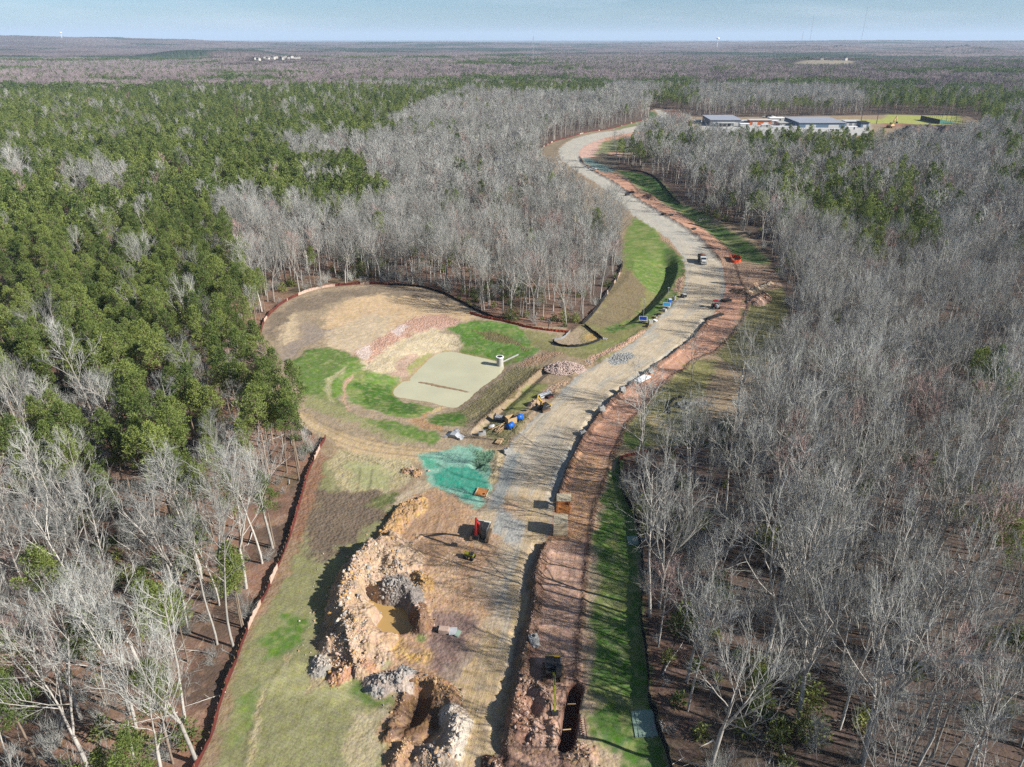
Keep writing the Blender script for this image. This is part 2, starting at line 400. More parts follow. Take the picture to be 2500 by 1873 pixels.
    Z = np.where(dt < 1.5, np.minimum(Z, np.interp(dt, [0, 0.75, 1.05, 1.5], [-2.6, -2.5, -0.1, 3])), Z)
    # small scale unevenness in the bare ground
    Z += (n2 - .5) * 0.16 * (sdf(X, Y, ROADPOLY) > 0.5) * (sdc < 0)
    if ids:
        return Z, hid
    return Z


def HZ(x, y):
    return float(heights(np.array([float(x)]), np.array([float(y)]))[0])


def PH(px, py, c='s', dz=0.0):
    """photo pixel -> 3-D point on the modelled land"""
    px, py = S(c, px, py)
    z = 0.0
    for _ in range(6):
        x, y = P(px, py, z + dz)
        z = 0.5 * z + 0.5 * HZ(x, y)
    x, y = P(px, py, z + dz)
    return Vector((x, y, HZ(x, y)))

# ------------------------------------------------------------------ helpers for objects
def link(o, parent=None):
    COL.objects.link(o)
    if parent is not None:
        o.parent = parent
    return o


def tag(o, label=None, cat=None, group=None, kind=None):
    if label: o['label'] = label
    if cat: o['category'] = cat
    if group: o['group'] = group
    if kind: o['kind'] = kind
    return o


def thing(name, label, cat, loc=(0, 0, 0), rz=0.0, group=None, scale=1.0):
    o = bpy.data.objects.new(name, None)
    link(o)
    o.location = loc
    o.rotation_euler = (0, 0, rz)
    o.scale = (scale,) * 3
    o.empty_display_size = 0.3
    return tag(o, label, cat, group)


def mesh_np(name, V, F, mats=None, smooth=False, mi=None):
    """F: list of index arrays (n,k)"""
    me = bpy.data.meshes.new(name)
    V = np.asarray(V, np.float32)
    me.vertices.add(len(V))
    me.vertices.foreach_set('co', V.ravel())
    F = [np.asarray(f, np.int32) for f in F if len(f)]
    loops = np.concatenate([f.ravel() for f in F])
    sizes = np.concatenate([np.full(len(f), f.shape[1], np.int32) for f in F])
    starts = np.r_[0, np.cumsum(sizes)[:-1]].astype(np.int32)
    me.loops.add(len(loops))
    me.loops.foreach_set('vertex_index', loops)
    me.polygons.add(len(sizes))
    me.polygons.foreach_set('loop_start', starts)
    me.polygons.foreach_set('loop_total', sizes)
    if mi is not None:
        me.polygons.foreach_set('material_index', np.asarray(mi, np.int32))
    me.update(calc_edges=True)
    me.polygons.foreach_set('use_smooth', np.full(len(sizes), bool(smooth)))
    for m in (mats or []):
        me.materials.append(m)
    return me


def lin(c):
    c = np.asarray(c, float) / 255.0
    return np.where(c <= 0.04045, c / 12.92, ((c + 0.055) / 1.055) ** 2.4)


KALB = 0.60


def alb(c, k=KALB):
    return tuple(lin(c) * k) + (1.0,)


def mat(name, c, rough=0.7, metal=0.0, var=0.12, scale=1.5, k=KALB, bump_s=0.0, spec=0.3, rnd=0.0):
    m = bpy.data.materials.new(name)
    m.use_nodes = True
    nt = m.node_tree
    b = nt.nodes['Principled BSDF']
    b.inputs['Roughness'].default_value = rough
    b.inputs['Metallic'].default_value = metal
    b.inputs['Specular IOR Level'].default_value = spec
    tc = nt.nodes.new('ShaderNodeTexCoord')
    nz = nt.nodes.new('ShaderNodeTexNoise')
    nz.inputs['Scale'].default_value = scale
    nz.inputs['Detail'].default_value = 5
    nt.links.new(tc.outputs['Object'], nz.inputs['Vector'])
    hs = nt.nodes.new('ShaderNodeHueSaturation')
    hs.inputs['Color'].default_value = alb(c, k)
    mr = nt.nodes.new('ShaderNodeMapRange')
    mr.inputs[1].default_value = 0.25; mr.inputs[2].default_value = 0.75
    mr.inputs[3].default_value = 1 - var; mr.inputs[4].default_value = 1 + var
    nt.links.new(nz.outputs[0], mr.inputs[0])
    if rnd:
        oi = nt.nodes.new('ShaderNodeObjectInfo')
        m2 = nt.nodes.new('ShaderNodeMapRange')
        m2.inputs[3].default_value = 1 - rnd; m2.inputs[4].default_value = 1 + rnd
        nt.links.new(oi.outputs['Random'], m2.inputs[0])
        mu = nt.nodes.new('ShaderNodeMath'); mu.operation = 'MULTIPLY'
        nt.links.new(mr.outputs[0], mu.inputs[0]); nt.links.new(m2.outputs[0], mu.inputs[1])
        nt.links.new(mu.outputs[0], hs.inputs['Value'])
    else:
        nt.links.new(mr.outputs[0], hs.inputs['Value'])
    nt.links.new(hs.outputs[0], b.inputs['Base Color'])
    if bump_s:
        bp = nt.nodes.new('ShaderNodeBump')
        bp.inputs['Strength'].default_value = bump_s
        bp.inputs['Distance'].default_value = 0.1
        nt.links.new(nz.outputs[0], bp.inputs['Height'])
        nt.links.new(bp.outputs[0], b.inputs['Normal'])
    return m


# ------------------------------------------------------------------ what the ground is made of
def earth_material():
    m = bpy.data.materials.new('earth')
    m.use_nodes = True
    nt = m.node_tree; N = nt.nodes; L = nt.links
    b = N['Principled BSDF']
    b.inputs['Roughness'].default_value = 0.95
    b.inputs['Specular IOR Level'].default_value = 0.1
    col = N.new('ShaderNodeAttribute'); col.attribute_name = 'soil'
    gp = N.new('ShaderNodeNewGeometry')
    rd = N.new('ShaderNodeAttribute'); rd.attribute_name = 'roadco'
    fx = N.new('ShaderNodeAttribute'); fx.attribute_name = 'surf'     # x streak, y clod, z mat ribs
    sx = N.new('ShaderNodeSeparateXYZ'); L.new(fx.outputs['Vector'], sx.inputs[0])

    def noise(src, sc, det=4, rough=0.6):
        n = N.new('ShaderNodeTexNoise'); n.inputs['Scale'].default_value = sc
        n.inputs['Detail'].default_value = det; n.inputs['Roughness'].default_value = rough
        L.new(src, n.inputs['Vector']); return n.outputs[0]

    def mr(src, a, b_, c, d):
        n = N.new('ShaderNodeMapRange'); L.new(src, n.inputs[0])
        for i, v in zip((1, 2, 3, 4), (a, b_, c, d)): n.inputs[i].default_value = v
        return n.outputs[0]

    def math_(op, a, b_):
        n = N.new('ShaderNodeMath'); n.operation = op
        for i, v in ((0, a), (1, b_)):
            if isinstance(v, (int, float)): n.inputs[i].default_value = v
            else: L.new(v, n.inputs[i])
        return n.outputs[0]

    pos = gp.outputs['Position']
    n1 = noise(pos, 0.9, 6, 0.65)
    n2 = noise(pos, 4.5, 4, 0.7)
    n3 = noise(pos, 0.12, 4)
    mp = N.new('ShaderNodeMapping'); mp.inputs['Scale'].default_value = (3.2, 0.10, 1)
    L.new(rd.outputs['Vector'], mp.inputs[0])
    st = noise(mp.outputs[0], 1.0, 5, 0.7)
    mp2 = N.new('ShaderNodeMapping'); mp2.inputs['Scale'].default_value = (9.0, 0.35, 1)
    L.new(rd.outputs['Vector'], mp2.inputs[0])
    st2 = noise(mp2.outputs[0], 1.0, 3, 0.7)
    # value factor
    a = mr(n1, 0.3, 0.7, 0.86, 1.14)
    a = math_('MULTIPLY', a, mr(n2, 0.3, 0.7, 0.80, 1.20))
    n4 = noise(pos, 13.0, 2)
    a = math_('MULTIPLY', a, mr(n4, 0.3, 0.7, 0.86, 1.14))
    a = math_('MULTIPLY', a, mr(n3, 0.3, 0.7, 0.92, 1.08))
    s = math_('SUBTRACT', math_('MULTIPLY', mr(st, 0.3, 0.7, 0.84, 1.16), mr(st2, 0.3, 0.7, 0.88, 1.12)), 1.0)
    a = math_('MULTIPLY', a, math_('ADD', math_('MULTIPLY', s, sx.outputs[0]), 1.0))
    wv = N.new('ShaderNodeTexWave'); wv.wave_type = 'BANDS'; wv.bands_direction = 'X'
    wv.inputs['Scale'].default_value = 0.62; wv.inputs['Distortion'].default_value = 2.2; wv.inputs['Detail'].default_value = 3
    wv.inputs['Detail Scale'].default_value = 1.4
    mp3 = N.new('ShaderNodeMapping'); mp3.inputs['Rotation'].default_value = (0, 0, math.radians(112))
    L.new(pos, mp3.inputs[0]); L.new(mp3.outputs[0], wv.inputs['Vector'])
    a = math_('MULTIPLY', a, math_('ADD', math_('MULTIPLY', mr(wv.outputs['Fac'], 0, 1, -0.05, 0.05), sx.outputs[2]), 1.0))
    hs = N.new('ShaderNodeHueSaturation')
    L.new(col.outputs['Color'], hs.inputs['Color']); L.new(a, hs.inputs['Value'])
    L.new(mr(noise(pos, 1.6, 4, .7), 0.3, 0.7, 0.472, 0.526), hs.inputs['Hue'])
    L.new(mr(noise(pos, 0.8, 4, .7), 0.3, 0.7, 0.72, 1.14), hs.inputs['Saturation'])
    L.new(hs.outputs[0], b.inputs['Base Color'])
    h = math_('ADD', math_('MULTIPLY', n2, 0.05), math_('MULTIPLY', math_('MULTIPLY', n1, 0.5), math_('ADD', sx.outputs[1], 0.12)))
    h = math_('ADD', h, math_('MULTIPLY', math_('MULTIPLY', wv.outputs['Fac'], 0.03), sx.outputs[2]))
    h = math_('ADD', h, math_('MULTIPLY', math_('MULTIPLY', math_('ADD', st, st2), 0.05), sx.outputs[0]))
    vo = N.new('ShaderNodeTexVoronoi'); vo.inputs['Scale'].default_value = 1.8
    L.new(pos, vo.inputs['Vector'])
    h = math_('ADD', h, math_('MULTIPLY', math_('MULTIPLY', vo.outputs['Distance'], -0.45), sx.outputs[1]))
    bp = N.new('ShaderNodeBump'); bp.inputs['Strength'].default_value = 0.9; bp.inputs['Distance'].default_value = 1.0
    L.new(h, bp.inputs['Height']); L.new(bp.outputs[0], b.inputs['Normal'])
    return m


EARTH = earth_material()
G1, G2, G3, OLV = (94, 130, 50), (80, 118, 42), (128, 146, 74), (142, 136, 96)
# crop, polygon, colour, feather m, z of the land there, piece name, streak, clod, mat
PAINT = [
    ('s', None, None, 0, 0, None, 0, 0, 0),
    # swale and embankment left of the road
    ('s', [(1372, 800), (1424, 792), (1454, 758), (1481, 722), (1508, 679), (1519, 652), (1514, 627), (1530, 560), (1568, 540), (1606, 566), (1644, 597), (1672, 630), (1678, 690), (1660, 728), (1603, 786), (1522, 853), (1462, 890), (1380, 860), (1330, 840), (1290, 800)], (138, 134, 84), 1.2, 0, 'grass_bank', 0, .1, 0),
    ('i', [(510, 200), (560, 130), (640, 150), (760, 260), (840, 400), (900, 470), (920, 620), (880, 780), (760, 800), (700, 760), (600, 690), (470, 560), (450, 420), (470, 290)], (106, 134, 56), 1.5, -1, 'grass_bank', 0, 0, 0),
    ('i', [(820, 400), (940, 430), (1000, 520), (1005, 620), (930, 660), (890, 800), (960, 800), (900, 900), (700, 1040), (560, 1130), (300, 1180), (240, 1140), (560, 960), (800, 800), (840, 600)], (84, 116, 48), 1.2, -1, 'grass_bank', 0, 0, 0),  # darker green puts the steep bank's shade into the colour
    ('i', [(420, 620), (500, 590), (640, 700), (650, 780), (540, 930), (260, 1100), (120, 1060), (260, 900)], (132, 118, 88), 1.4, 0, 'grass_bank', 0, .3, 0),
    ('i', [(0, 1150), (60, 1180), (220, 1250), (450, 1200), (560, 1130), (640, 1160), (400, 1280), (200, 1330), (0, 1330)], (136, 140, 84), 1.2, 0, 'grass_bank', 0, .1, 0),
    ('i', [(760, 250), (830, 260), (900, 340), (980, 420), (1000, 500), (930, 440), (860, 360), (790, 310)], (190, 158, 130), .7, 0, 'grass_bank', 0, .8, 0),
    ('i', [(940, 650), (1005, 640), (1000, 720), (960, 790), (890, 790), (930, 720)], (186, 152, 126), .7, 0, 'grass_bank', 0, .9, 0),
    ('i', [(620, 1130), (700, 1120), (560, 1230), (420, 1300), (250, 1380), (120, 1440), (100, 1400), (280, 1310), (450, 1230)], (204, 166, 138), .7, 0, 'grass_bank', 0, .8, 0),
    # sediment trap
    ('b', [(1290, 310), (1380, 270), (1440, 220), (1560, 170), (1620, 190), (1740, 280), (1640, 340), (1500, 355), (1370, 345)], (158, 144, 104), .5, -.5, 'sediment_trap', 0, .4, 0),
    ('b', [(1570, 270), (1620, 230), (1700, 290), (1640, 320), (1570, 310)], (190, 160, 96), .4, -.5, 'sediment_trap', 0, .3, 0),
    # basin
    ('a', [(130, 690), (150, 560), (330, 340), (600, 215), (1090, 170), (1550, 190), (1900, 310), (2209, 465), (2600, 540), (3010, 560), (3000, 700), (2650, 800), (2500, 900), (2300, 1150), (2150, 1450), (1950, 1640), (1400, 1640), (900, 1540), (560, 1420), (380, 1260), (330, 1000), (280, 800)], (176, 156, 128), 1.0, 0, 'basin_bank', 0, .15, 0),
    ('a', [(150, 600), (260, 420), (450, 310), (700, 240), (1100, 190), (1560, 215), (1900, 330), (1700, 300), (1300, 250), (900, 280), (650, 400), (420, 400), (300, 560), (250, 680)], (146, 130, 110), 1.6, 0, 'basin_bank', 0, .15, 0),
    ('a', [(700, 480), (850, 330), (1150, 255), (1500, 270), (1800, 340), (2080, 440), (2000, 490), (1700, 480), (1500, 540), (1300, 620), (1100, 740), (950, 790), (700, 740), (720, 600)], (216, 186, 144), 2.2, 0, 'basin_bank', 0, .05, 0),
    ('a', [(330, 560), (410, 425), (480, 440), (470, 600), (380, 720), (290, 700)], (206, 184, 150), 1.0, 0, 'basin_bank', 0, .05, 0),
    ('a', [(540, 500), (700, 560), (850, 580), (700, 650), (500, 720), (420, 850), (310, 900), (300, 770), (400, 700), (520, 600)], (168, 152, 136), 1.5, 0, 'basin_bank', 0, .1, 0),
    ('a', [(740, 600), (1150, 420), (1300, 470), (1280, 600), (1080, 740), (940, 790), (700, 730)], (212, 190, 156), 2.0, 0, 'basin_bank', 0, .05, 0),
    ('a', [(990, 800), (1150, 690), (1350, 570), (1500, 490), (1750, 440), (1900, 500), (1850, 560), (1650, 590), (1450, 650), (1300, 760), (1200, 840), (1130, 890), (1020, 870)], (206, 164, 140), 1.2, -.6, 'basin_bank', 0, .5, 0),
    ('a', [(1000, 790), (1100, 730), (1140, 780), (1110, 860), (1010, 850)], (222, 200, 184), .6, -.8, 'basin_bank', 0, .3, 0),
    ('a', [(1320, 600), (1390, 550), (1480, 560), (1400, 620), (1340, 650)], (222, 200, 188), .6, -.8, 'basin_bank', 0, .3, 0),
    ('a', [(1030, 890), (1150, 880), (1400, 670), (1700, 590), (1900, 640), (1940, 700), (1700, 760), (1500, 830), (1350, 930), (1200, 970), (1060, 970)], (212, 194, 158), 1.2, -1.5, 'basin_bank', 0, .2, 0),
    ('a', [(1330, 880), (1480, 790), (1560, 780), (1460, 900), (1450, 980), (1330, 970)], (194, 164, 140), .8, -2.0, 'basin_bank', 0, .2, 0),
    ('a', [(1450, 920), (1530, 830), (1660, 780), (1700, 790), (1560, 900), (1470, 970)], (166, 164, 104), .8, -2.5, 'basin_bank', 0, 0, 0),
    ('a', [(560, 760), (720, 715), (780, 790), (930, 790), (960, 850), (850, 940), (760, 1020), (700, 1100), (690, 1200), (540, 1150), (500, 1050), (430, 960), (440, 860)], G1, 1.2, 0, 'basin_bank', 0, 0, 0),
    ('a', [(900, 860), (1030, 880), (1060, 950), (1280, 960), (1400, 1000), (1480, 1030), (1350, 1080), (1320, 1150), (1400, 1190), (1700, 1245), (1720, 1280), (1600, 1330), (1530, 1400), (1350, 1400), (1200, 1340), (1000, 1290), (900, 1190), (760, 1210), (700, 1150), (720, 1050), (800, 960)], (112, 144, 60), 1.1, -1.5, 'basin_bank', 0, 0, 0),
    ('a', [(430, 950), (520, 800), (720, 720), (900, 800), (860, 950), (760, 1080), (820, 1220), (1000, 1330), (1300, 1420), (1600, 1440), (1740, 1560), (1500, 1560), (1100, 1420), (820, 1300), (620, 1210), (480, 1120)], (108, 136, 62), 1.3, 0, 'basin_bank', 0, 0, 0),
    ('a', [(1000, 1080), (1300, 1060), (1330, 1160), (1600, 1250), (1560, 1370), (1300, 1370), (1060, 1280)], G2, 1.0, -2, 'basin_bank', 0, 0, 0),
    ('a', [(700, 1120), (720, 1030), (830, 950), (900, 900), (880, 960), (780, 1050), (760, 1180), (820, 1260), (760, 1260)], (180, 176, 128), .5, -.5, 'basin_bank', 0, .2, 0),
    ('a', [(870, 1110), (900, 1040), (960, 980), (975, 1010), (930, 1070), (890, 1150), (900, 1250), (960, 1330), (930, 1330), (870, 1240)], (196, 162, 132), .4, -1.0, 'basin_bank', 0, .3, 0),
    ('a', [(1810, 1235), (1650, 1330), (1600, 1400), (1700, 1450), (1790, 1480), (1760, 1545), (1600, 1500), (1440, 1430), (1560, 1390), (1620, 1320), (1740, 1240)], (184, 146, 104), .5, -1.5, 'basin_bank', 0, .2, 0),
    ('a', [(1740, 1240), (1805, 1240), (1680, 1350), (1630, 1350)], (206, 182, 130), .3, -2, 'basin_bank', 0, .3, 0),
    ('b', [(840, 560), (960, 510), (1180, 540), (1100, 620), (900, 800), (700, 960), (560, 1080), (330, 1100), (150, 1040), (300, 950), (450, 900), (600, 770), (750, 640)], (148, 138, 98), 1.0, -1.0, 'basin_bank', 0, .35, 0),
    ('a', [(1620, 1390), (1800, 1310), (1900, 1290), (2000, 1400), (1990, 1490), (1850, 1490), (1700, 1440)], G2, .9, -1.5, 'basin_bank', 0, 0, 0),
    ('b', [(340, 190), (600, 130), (850, 150), (1000, 190), (1050, 280), (1180, 370), (1100, 420), (900, 460), (760, 470), (600, 440), (380, 370), (460, 310), (440, 240)], (98, 138, 54), 1.0, -.5, 'basin_bank', 0, 0, 0),
    ('b', [(560, 200), (800, 240), (1000, 320), (1100, 380), (960, 340), (700, 280)], (128, 118, 80), .9, -.5, 'basin_bank', 0, .5, 0),
    ('b', [(980, 460), (1150, 400), (1300, 380), (1420, 400), (1300, 440), (1200, 480), (1000, 500)], (176, 144, 114), .8, 0, 'basin_bank', 0, .5, 0),
    ('b', [(1100, 650), (1240, 690), (1150, 800), (1000, 930), (850, 930), (820, 960), (900, 850)], (142, 144, 84), .7, 0, 'basin_bank', 0, .1, 0),
    ('b', [(1180, 540), (1100, 620), (940, 770), (780, 900), (620, 1060), (560, 1100), (640, 980), (830, 800), (1000, 650), (1120, 540)], (118, 108, 74), .5, 0, 'basin_bank', 0, .6, 0),  # shade of the left-facing bank painted as a dark strip
    ('b', [(1000, 190), (1300, 250), (1290, 330), (1420, 365), (1700, 380), (1560, 420), (1250, 385), (1120, 340)], (150, 144, 96), 1.0, 0, 'basin_bank', 0, .1, 0),
    ('b', [(640, 1090), (760, 980), (950, 930), (1080, 980), (1000, 1080), (900, 1220), (800, 1240), (700, 1180)], (136, 130, 90), .8, 0, 'basin_bank', 0, .4, 0),
    ('b', [(1080, 850), (1250, 720), (1400, 650), (1420, 680), (1300, 760), (1160, 880), (1080, 880)], (200, 166, 136), .6, 0, 'basin_bank', 0, .8, 0),
    ('a', [(540, 1160), (760, 1210), (1000, 1330), (1250, 1440), (1450, 1530), (1700, 1590), (1500, 1600), (1200, 1540), (1000, 1430), (800, 1340), (560, 1250)], (160, 158, 108), 1.2, 0, 'basin_bank', .0, .15, 0),
    ('a', [(1100, 1350), (1350, 1410), (1550, 1470), (1750, 1560), (1640, 1600), (1400, 1530), (1200, 1450)], (108, 138, 62), .9, 0, 'basin_bank', 0, 0, 0),
    ('a', [(380, 1260), (480, 1260), (620, 1400), (900, 1500), (1300, 1600), (1700, 1640), (2209, 1650), (2260, 1760), (1500, 1760), (1000, 1700), (800, 1600), (560, 1450), (400, 1340)], (206, 180, 138), 1.0, 0, 'haul_track', .3, .1, 0),
    # lower left
    ('d', [(340, 100), (480, 0), (1100, 90), (1160, 180), (1130, 280), (900, 370), (700, 370), (560, 350), (380, 280)], (190, 176, 134), 1.0, 0, 'grass_slope', 0, .25, .2),
    ('d', [(560, 100), (800, 150), (960, 230), (900, 330), (700, 340), (580, 280)], (176, 176, 124), 1.5, 0, 'grass_slope', 0, .1, .2),
    ('s', [(478, 1900), (573, 1626), (661, 1426), (716, 1290), (785, 1110), (830, 1180), (870, 1230), (990, 1240), (900, 1330), (840, 1390), (790, 1500), (770, 1600), (900, 1700), (960, 1750), (940, 1900), (900, 2100), (380, 2100)], (152, 150, 104), 1.0, 0, 'grass_slope', 0, .1, .8),
    ('d', [(300, 310), (560, 350), (900, 380), (1000, 450), (800, 640), (700, 780), (500, 930), (350, 1000), (150, 950), (200, 600)], (128, 112, 94), 1.6, 0, 'grass_slope', 0, .35, 0),
    ('d', [(700, 470), (880, 380), (1010, 360), (1000, 440), (900, 520)], (104, 112, 66), .9, 0, 'grass_slope', 0, .2, 0),
    ('d', [(290, 0), (350, 60), (300, 350), (200, 650), (60, 950), (-180, 1400), (-330, 1500), (-60, 900), (60, 700), (150, 370)], (156, 118, 92), .9, 0, 'grass_slope', 0, .3, 0),
    ('g', [(2090, 0), (2150, 0), (2000, 360), (1850, 650), (1700, 1000), (1620, 1300), (1500, 1657), (1430, 1657), (1560, 1300), (1690, 930), (1790, 660)], (164, 138, 108), .9, 0, 'grass_slope', 0, .2, .2),
    ('g', [(1900, 700), (2080, 590), (2190, 620), (2100, 800), (2020, 870), (1880, 890)], (106, 138, 58), 1.0, 0, 'grass_slope', 0, 0, .3),
    ('g', [(1720, 1150), (1850, 1050), (1880, 1200), (1800, 1330), (1700, 1500), (1600, 1500), (1650, 1350)], (122, 140, 76), 1.0, 0, 'grass_slope', 0, 0, .6),
    ('g', [(2080, 830), (1950, 1050), (1850, 1200), (1790, 1450), (1740, 1657), (1800, 1657), (1860, 1400), (1920, 1150), (2010, 1020), (2110, 850)], (186, 172, 130), .5, 0, 'grass_slope', 0, .3, .4),
    ('e', [(0, 150), (160, 180), (140, 420), (0, 520), (-150, 400), (-60, 200)], (100, 132, 56), 1.0, 0, 'grass_slope', 0, 0, .3),
    ('e', [(-100, 640), (200, 660), (380, 760), (640, 760), (700, 860), (600, 1000), (200, 900), (-200, 850)], (176, 172, 120), 1.2, 0, 'grass_slope', 0, 0, 1),
    ('e', [(560, 800), (650, 760), (760, 900), (960, 930), (980, 1020), (850, 1000), (700, 1000), (560, 900)], (112, 136, 66), .9, 0, 'grass_slope', 0, 0, .5),
    ('e', [(600, 1100), (900, 1020), (890, 1300), (780, 1559), (760, 1800), (480, 1800)], (192, 178, 138), .8, 0, 'grass_slope', 0, .2, .6),
    ('e', [(200, 690), (400, 640), (360, 800), (200, 870)], (178, 160, 118), .8, 0, 'grass_slope', 0, .3, .3),
    # bare pad
    ('d', [(1150, 375), (1400, 370), (1640, 520), (1900, 560), (2212, 400), (2350, 600), (2250, 1475), (2300, 2200), (2200, 2900), (880, 2900), (900, 2400), (1100, 2150), (700, 2050), (400, 2000), (400, 1500), (520, 1100), (850, 800), (1000, 560)], (198, 160, 124), .8, 0, 'dirt_pad', .25, .25, 0),
    ('d', [(1150, 380), (1500, 400), (1600, 640), (1550, 900), (1300, 1050), (1000, 900), (900, 800), (1050, 560)], (186, 150, 116), 1.2, 0, 'dirt_pad', .1, .2, 0),
    ('d', [(1300, 1050), (1500, 900), (1560, 1000), (1550, 1280), (1400, 1300), (1250, 1150)], (208, 172, 134), 1.0, 0, 'dirt_pad', .1, .3, 0),
    ('d', [(1180, 280), (1300, 285), (1350, 340), (1150, 400), (1000, 520), (960, 470), (1100, 340)], (196, 176, 146), .7, 0, 'dirt_pad', 0, .2, 0),
    ('e', [(1230, 560), (1330, 200), (1450, 180), (1650, 200), (1680, 500), (1740, 800), (1400, 750), (1250, 690)], (152, 126, 114), .9, 0, 'dirt_pad', .3, .3, 0),
    ('e', [(820, 420), (1000, 380), (1100, 480), (1260, 560), (1200, 640), (1000, 560), (850, 500)], (206, 166, 104), .8, 0, 'dirt_pad', 0, .5, 0),
    ('e', [(780, 570), (920, 600), (880, 690), (760, 660)], (168, 164, 118), .6, 0, 'dirt_pad', 0, .2, 0),
    ('e', [(1160, 370), (1240, 370), (1230, 440), (1160, 420)], (130, 140, 78), .4, 0, 'dirt_pad', 0, .3, 0),
    ('e', [(1080, 800), (1400, 820), (1450, 950), (1400, 1150), (1250, 1300), (1000, 1260), (980, 1100), (1060, 950)], (118, 90, 66), .8, 0, 'dirt_pad', 0, .8, 0),
    ('e', [(1620, 1000), (1900, 900), (2000, 1200), (1900, 1559), (1800, 1700), (1560, 1700)], (204, 168, 112), 1.4, 0, 'dirt_pad', .7, .1, 0),
    # the road
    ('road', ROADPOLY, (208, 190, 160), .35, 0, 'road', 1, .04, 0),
    ('s', [(1228, 1146), (1262, 1100), (1275, 1110), (1240, 1200), (1190, 1320), (1165, 1330), (1180, 1250)], (150, 154, 150), .8, 0, 'road', 1, .1, 0),
    ('s', [(1160, 1260), (1230, 1240), (1290, 1290), (1260, 1330), (1200, 1300)], (178, 176, 168), 1.0, 0, 'road', .5, .2, 0),
    ('b', [(1780, 500), (1840, 420), (1990, 400), (2010, 450), (1960, 500), (1840, 520)], (170, 172, 168), .6, 0, 'road', 0, .8, 0),
    # red strip
    ('strip', None, (208, 158, 128), .35, 0, 'dirt_shoulder', .9, .08, 0),
    ('s', [(1405, 1110), (1495, 1110), (1438, 1317), (1335, 1335), (1356, 1222)], (216, 168, 126), 1.5, 0, 'dirt_shoulder', .9, .08, 0),
    ('s', [(1335, 1335), (1438, 1317), (1421, 1504), (1405, 1640), (1300, 1640), (1300, 1500)], (206, 166, 140), 1.2, 0, 'dirt_shoulder', .9, .1, 0),
    ('s', [(1300, 1620), (1410, 1620), (1430, 1700), (1400, 1850), (1430, 2000), (1180, 2000), (1210, 1850), (1255, 1750)], (178, 142, 120), .8, 0, 'dirt_shoulder', .3, .5, 0),
    ('h', [(430, 540), (480, 500), (600, 450), (660, 440), (600, 520), (560, 600), (480, 620), (420, 600)], (220, 180, 160), 1.5, 0, 'dirt_shoulder', .3, .2, 0),
    ('h', [(800, 350), (1050, 300), (1130, 265), (1100, 310), (850, 390), (680, 425), (780, 370)], (214, 190, 158), 1.5, 0, 'road', .5, .1, 0),
    ('h', [(700, 425), (850, 390), (1050, 350), (1180, 320), (1250, 280), (1360, 250), (1420, 300), (1200, 350), (900, 410), (760, 440)], (206, 158, 128), 1.8, 0, 'dirt_shoulder', .3, .2, 0),
    ('h', [(1140, 165), (1250, 165), (1340, 210), (1380, 250), (1250, 280), (1250, 235), (1190, 190)], (172, 134, 116), 1.8, 0, 'dirt_shoulder', .3, .4, 0),
    # far left verges
    ('h', [(100, 515), (280, 440), (480, 385), (300, 470), (235, 560), (270, 640), (140, 600), (60, 560)], (150, 134, 110), 1.5, 0, 'grass_bank', 0, .2, 0),
    ('h', [(730, 350), (900, 290), (1090, 265), (1120, 262), (950, 320), (780, 355)], (140, 142, 96), 1.5, 0, 'grass_bank', 0, 0, 0),
    ('h', [(1050, 190), (1100, 200), (1135, 240), (1080, 265), (1045, 260)], (70, 102, 62), 1.0, 0, 'grass_bank', 0, 0, 0),
    ('h', [(620, 470), (680, 455), (780, 440), (960, 430), (1100, 470), (900, 560), (700, 560), (600, 620), (560, 590)], (160, 162, 112), 2.0, 0, 'grass_slope', 0, 0, 0),
    ('h', [(560, 600), (620, 560), (800, 600), (900, 700), (700, 740), (560, 650), (440, 620)], (128, 116, 100), 2.0, 0, 'grass_slope', 0, .6, 0),
    ('h', [(430, 615), (520, 620), (740, 720), (760, 740), (640, 745), (470, 665)], (120, 150, 148), 1.5, 0, 'grass_slope', 0, .5, 0),
    # far slope right of the red strip
    ('h', [(760, 740), (950, 730), (1080, 770), (1180, 870), (1300, 1000), (1420, 1080), (1600, 1160), (1600, 1240), (1750, 1340), (1900, 1475), (1780, 1475), (1600, 1260), (1300, 1090), (1090, 960), (900, 840)], (68, 110, 46), 1.3, -1, 'grass_slope', 0, 0, 0),
    ('i', [(850, 0), (1050, 20), (1250, 120), (1150, 140), (1350, 200), (1500, 300), (1750, 480), (1760, 560), (1500, 520), (1400, 400), (1200, 230)], (80, 112, 54), 1.3, -1, 'grass_slope', 0, 0, 0),
    ('i', [(1340, 440), (1500, 540), (1700, 560), (2000, 640), (2100, 700), (1800, 760), (1500, 740), (1380, 700), (1330, 560)], (172, 142, 118), 1.5, 0, 'grass_slope', 0, .5, 0),
    ('i', [(1560, 880), (1800, 760), (2050, 720), (2000, 900), (1900, 1050), (1900, 1250), (1700, 1475), (1500, 1475), (1280, 1340), (1500, 1060)], (130, 126, 82), 1.5, 0, 'grass_slope', .0, .3, 0),
    ('k', [(620, 590), (960, 230), (1250, 0), (1700, 0), (1500, 400), (1350, 700), (1500, 900), (1200, 1300), (900, 1400), (100, 1400), (250, 1000)], (150, 144, 92), 1.2, 0, 'grass_slope', 0, .2, 0),
    ('k', [(520, 900), (700, 850), (950, 1050), (1000, 1180), (700, 1150)], (196, 176, 124), .8, 0, 'grass_slope', 0, .2, 0),
    ('k', [(100, 1120), (350, 1150), (500, 1350), (250, 1420), (100, 1300)], (112, 130, 66), .8, 0, 'grass_slope', 0, .2, 0),
    # green verge lower right
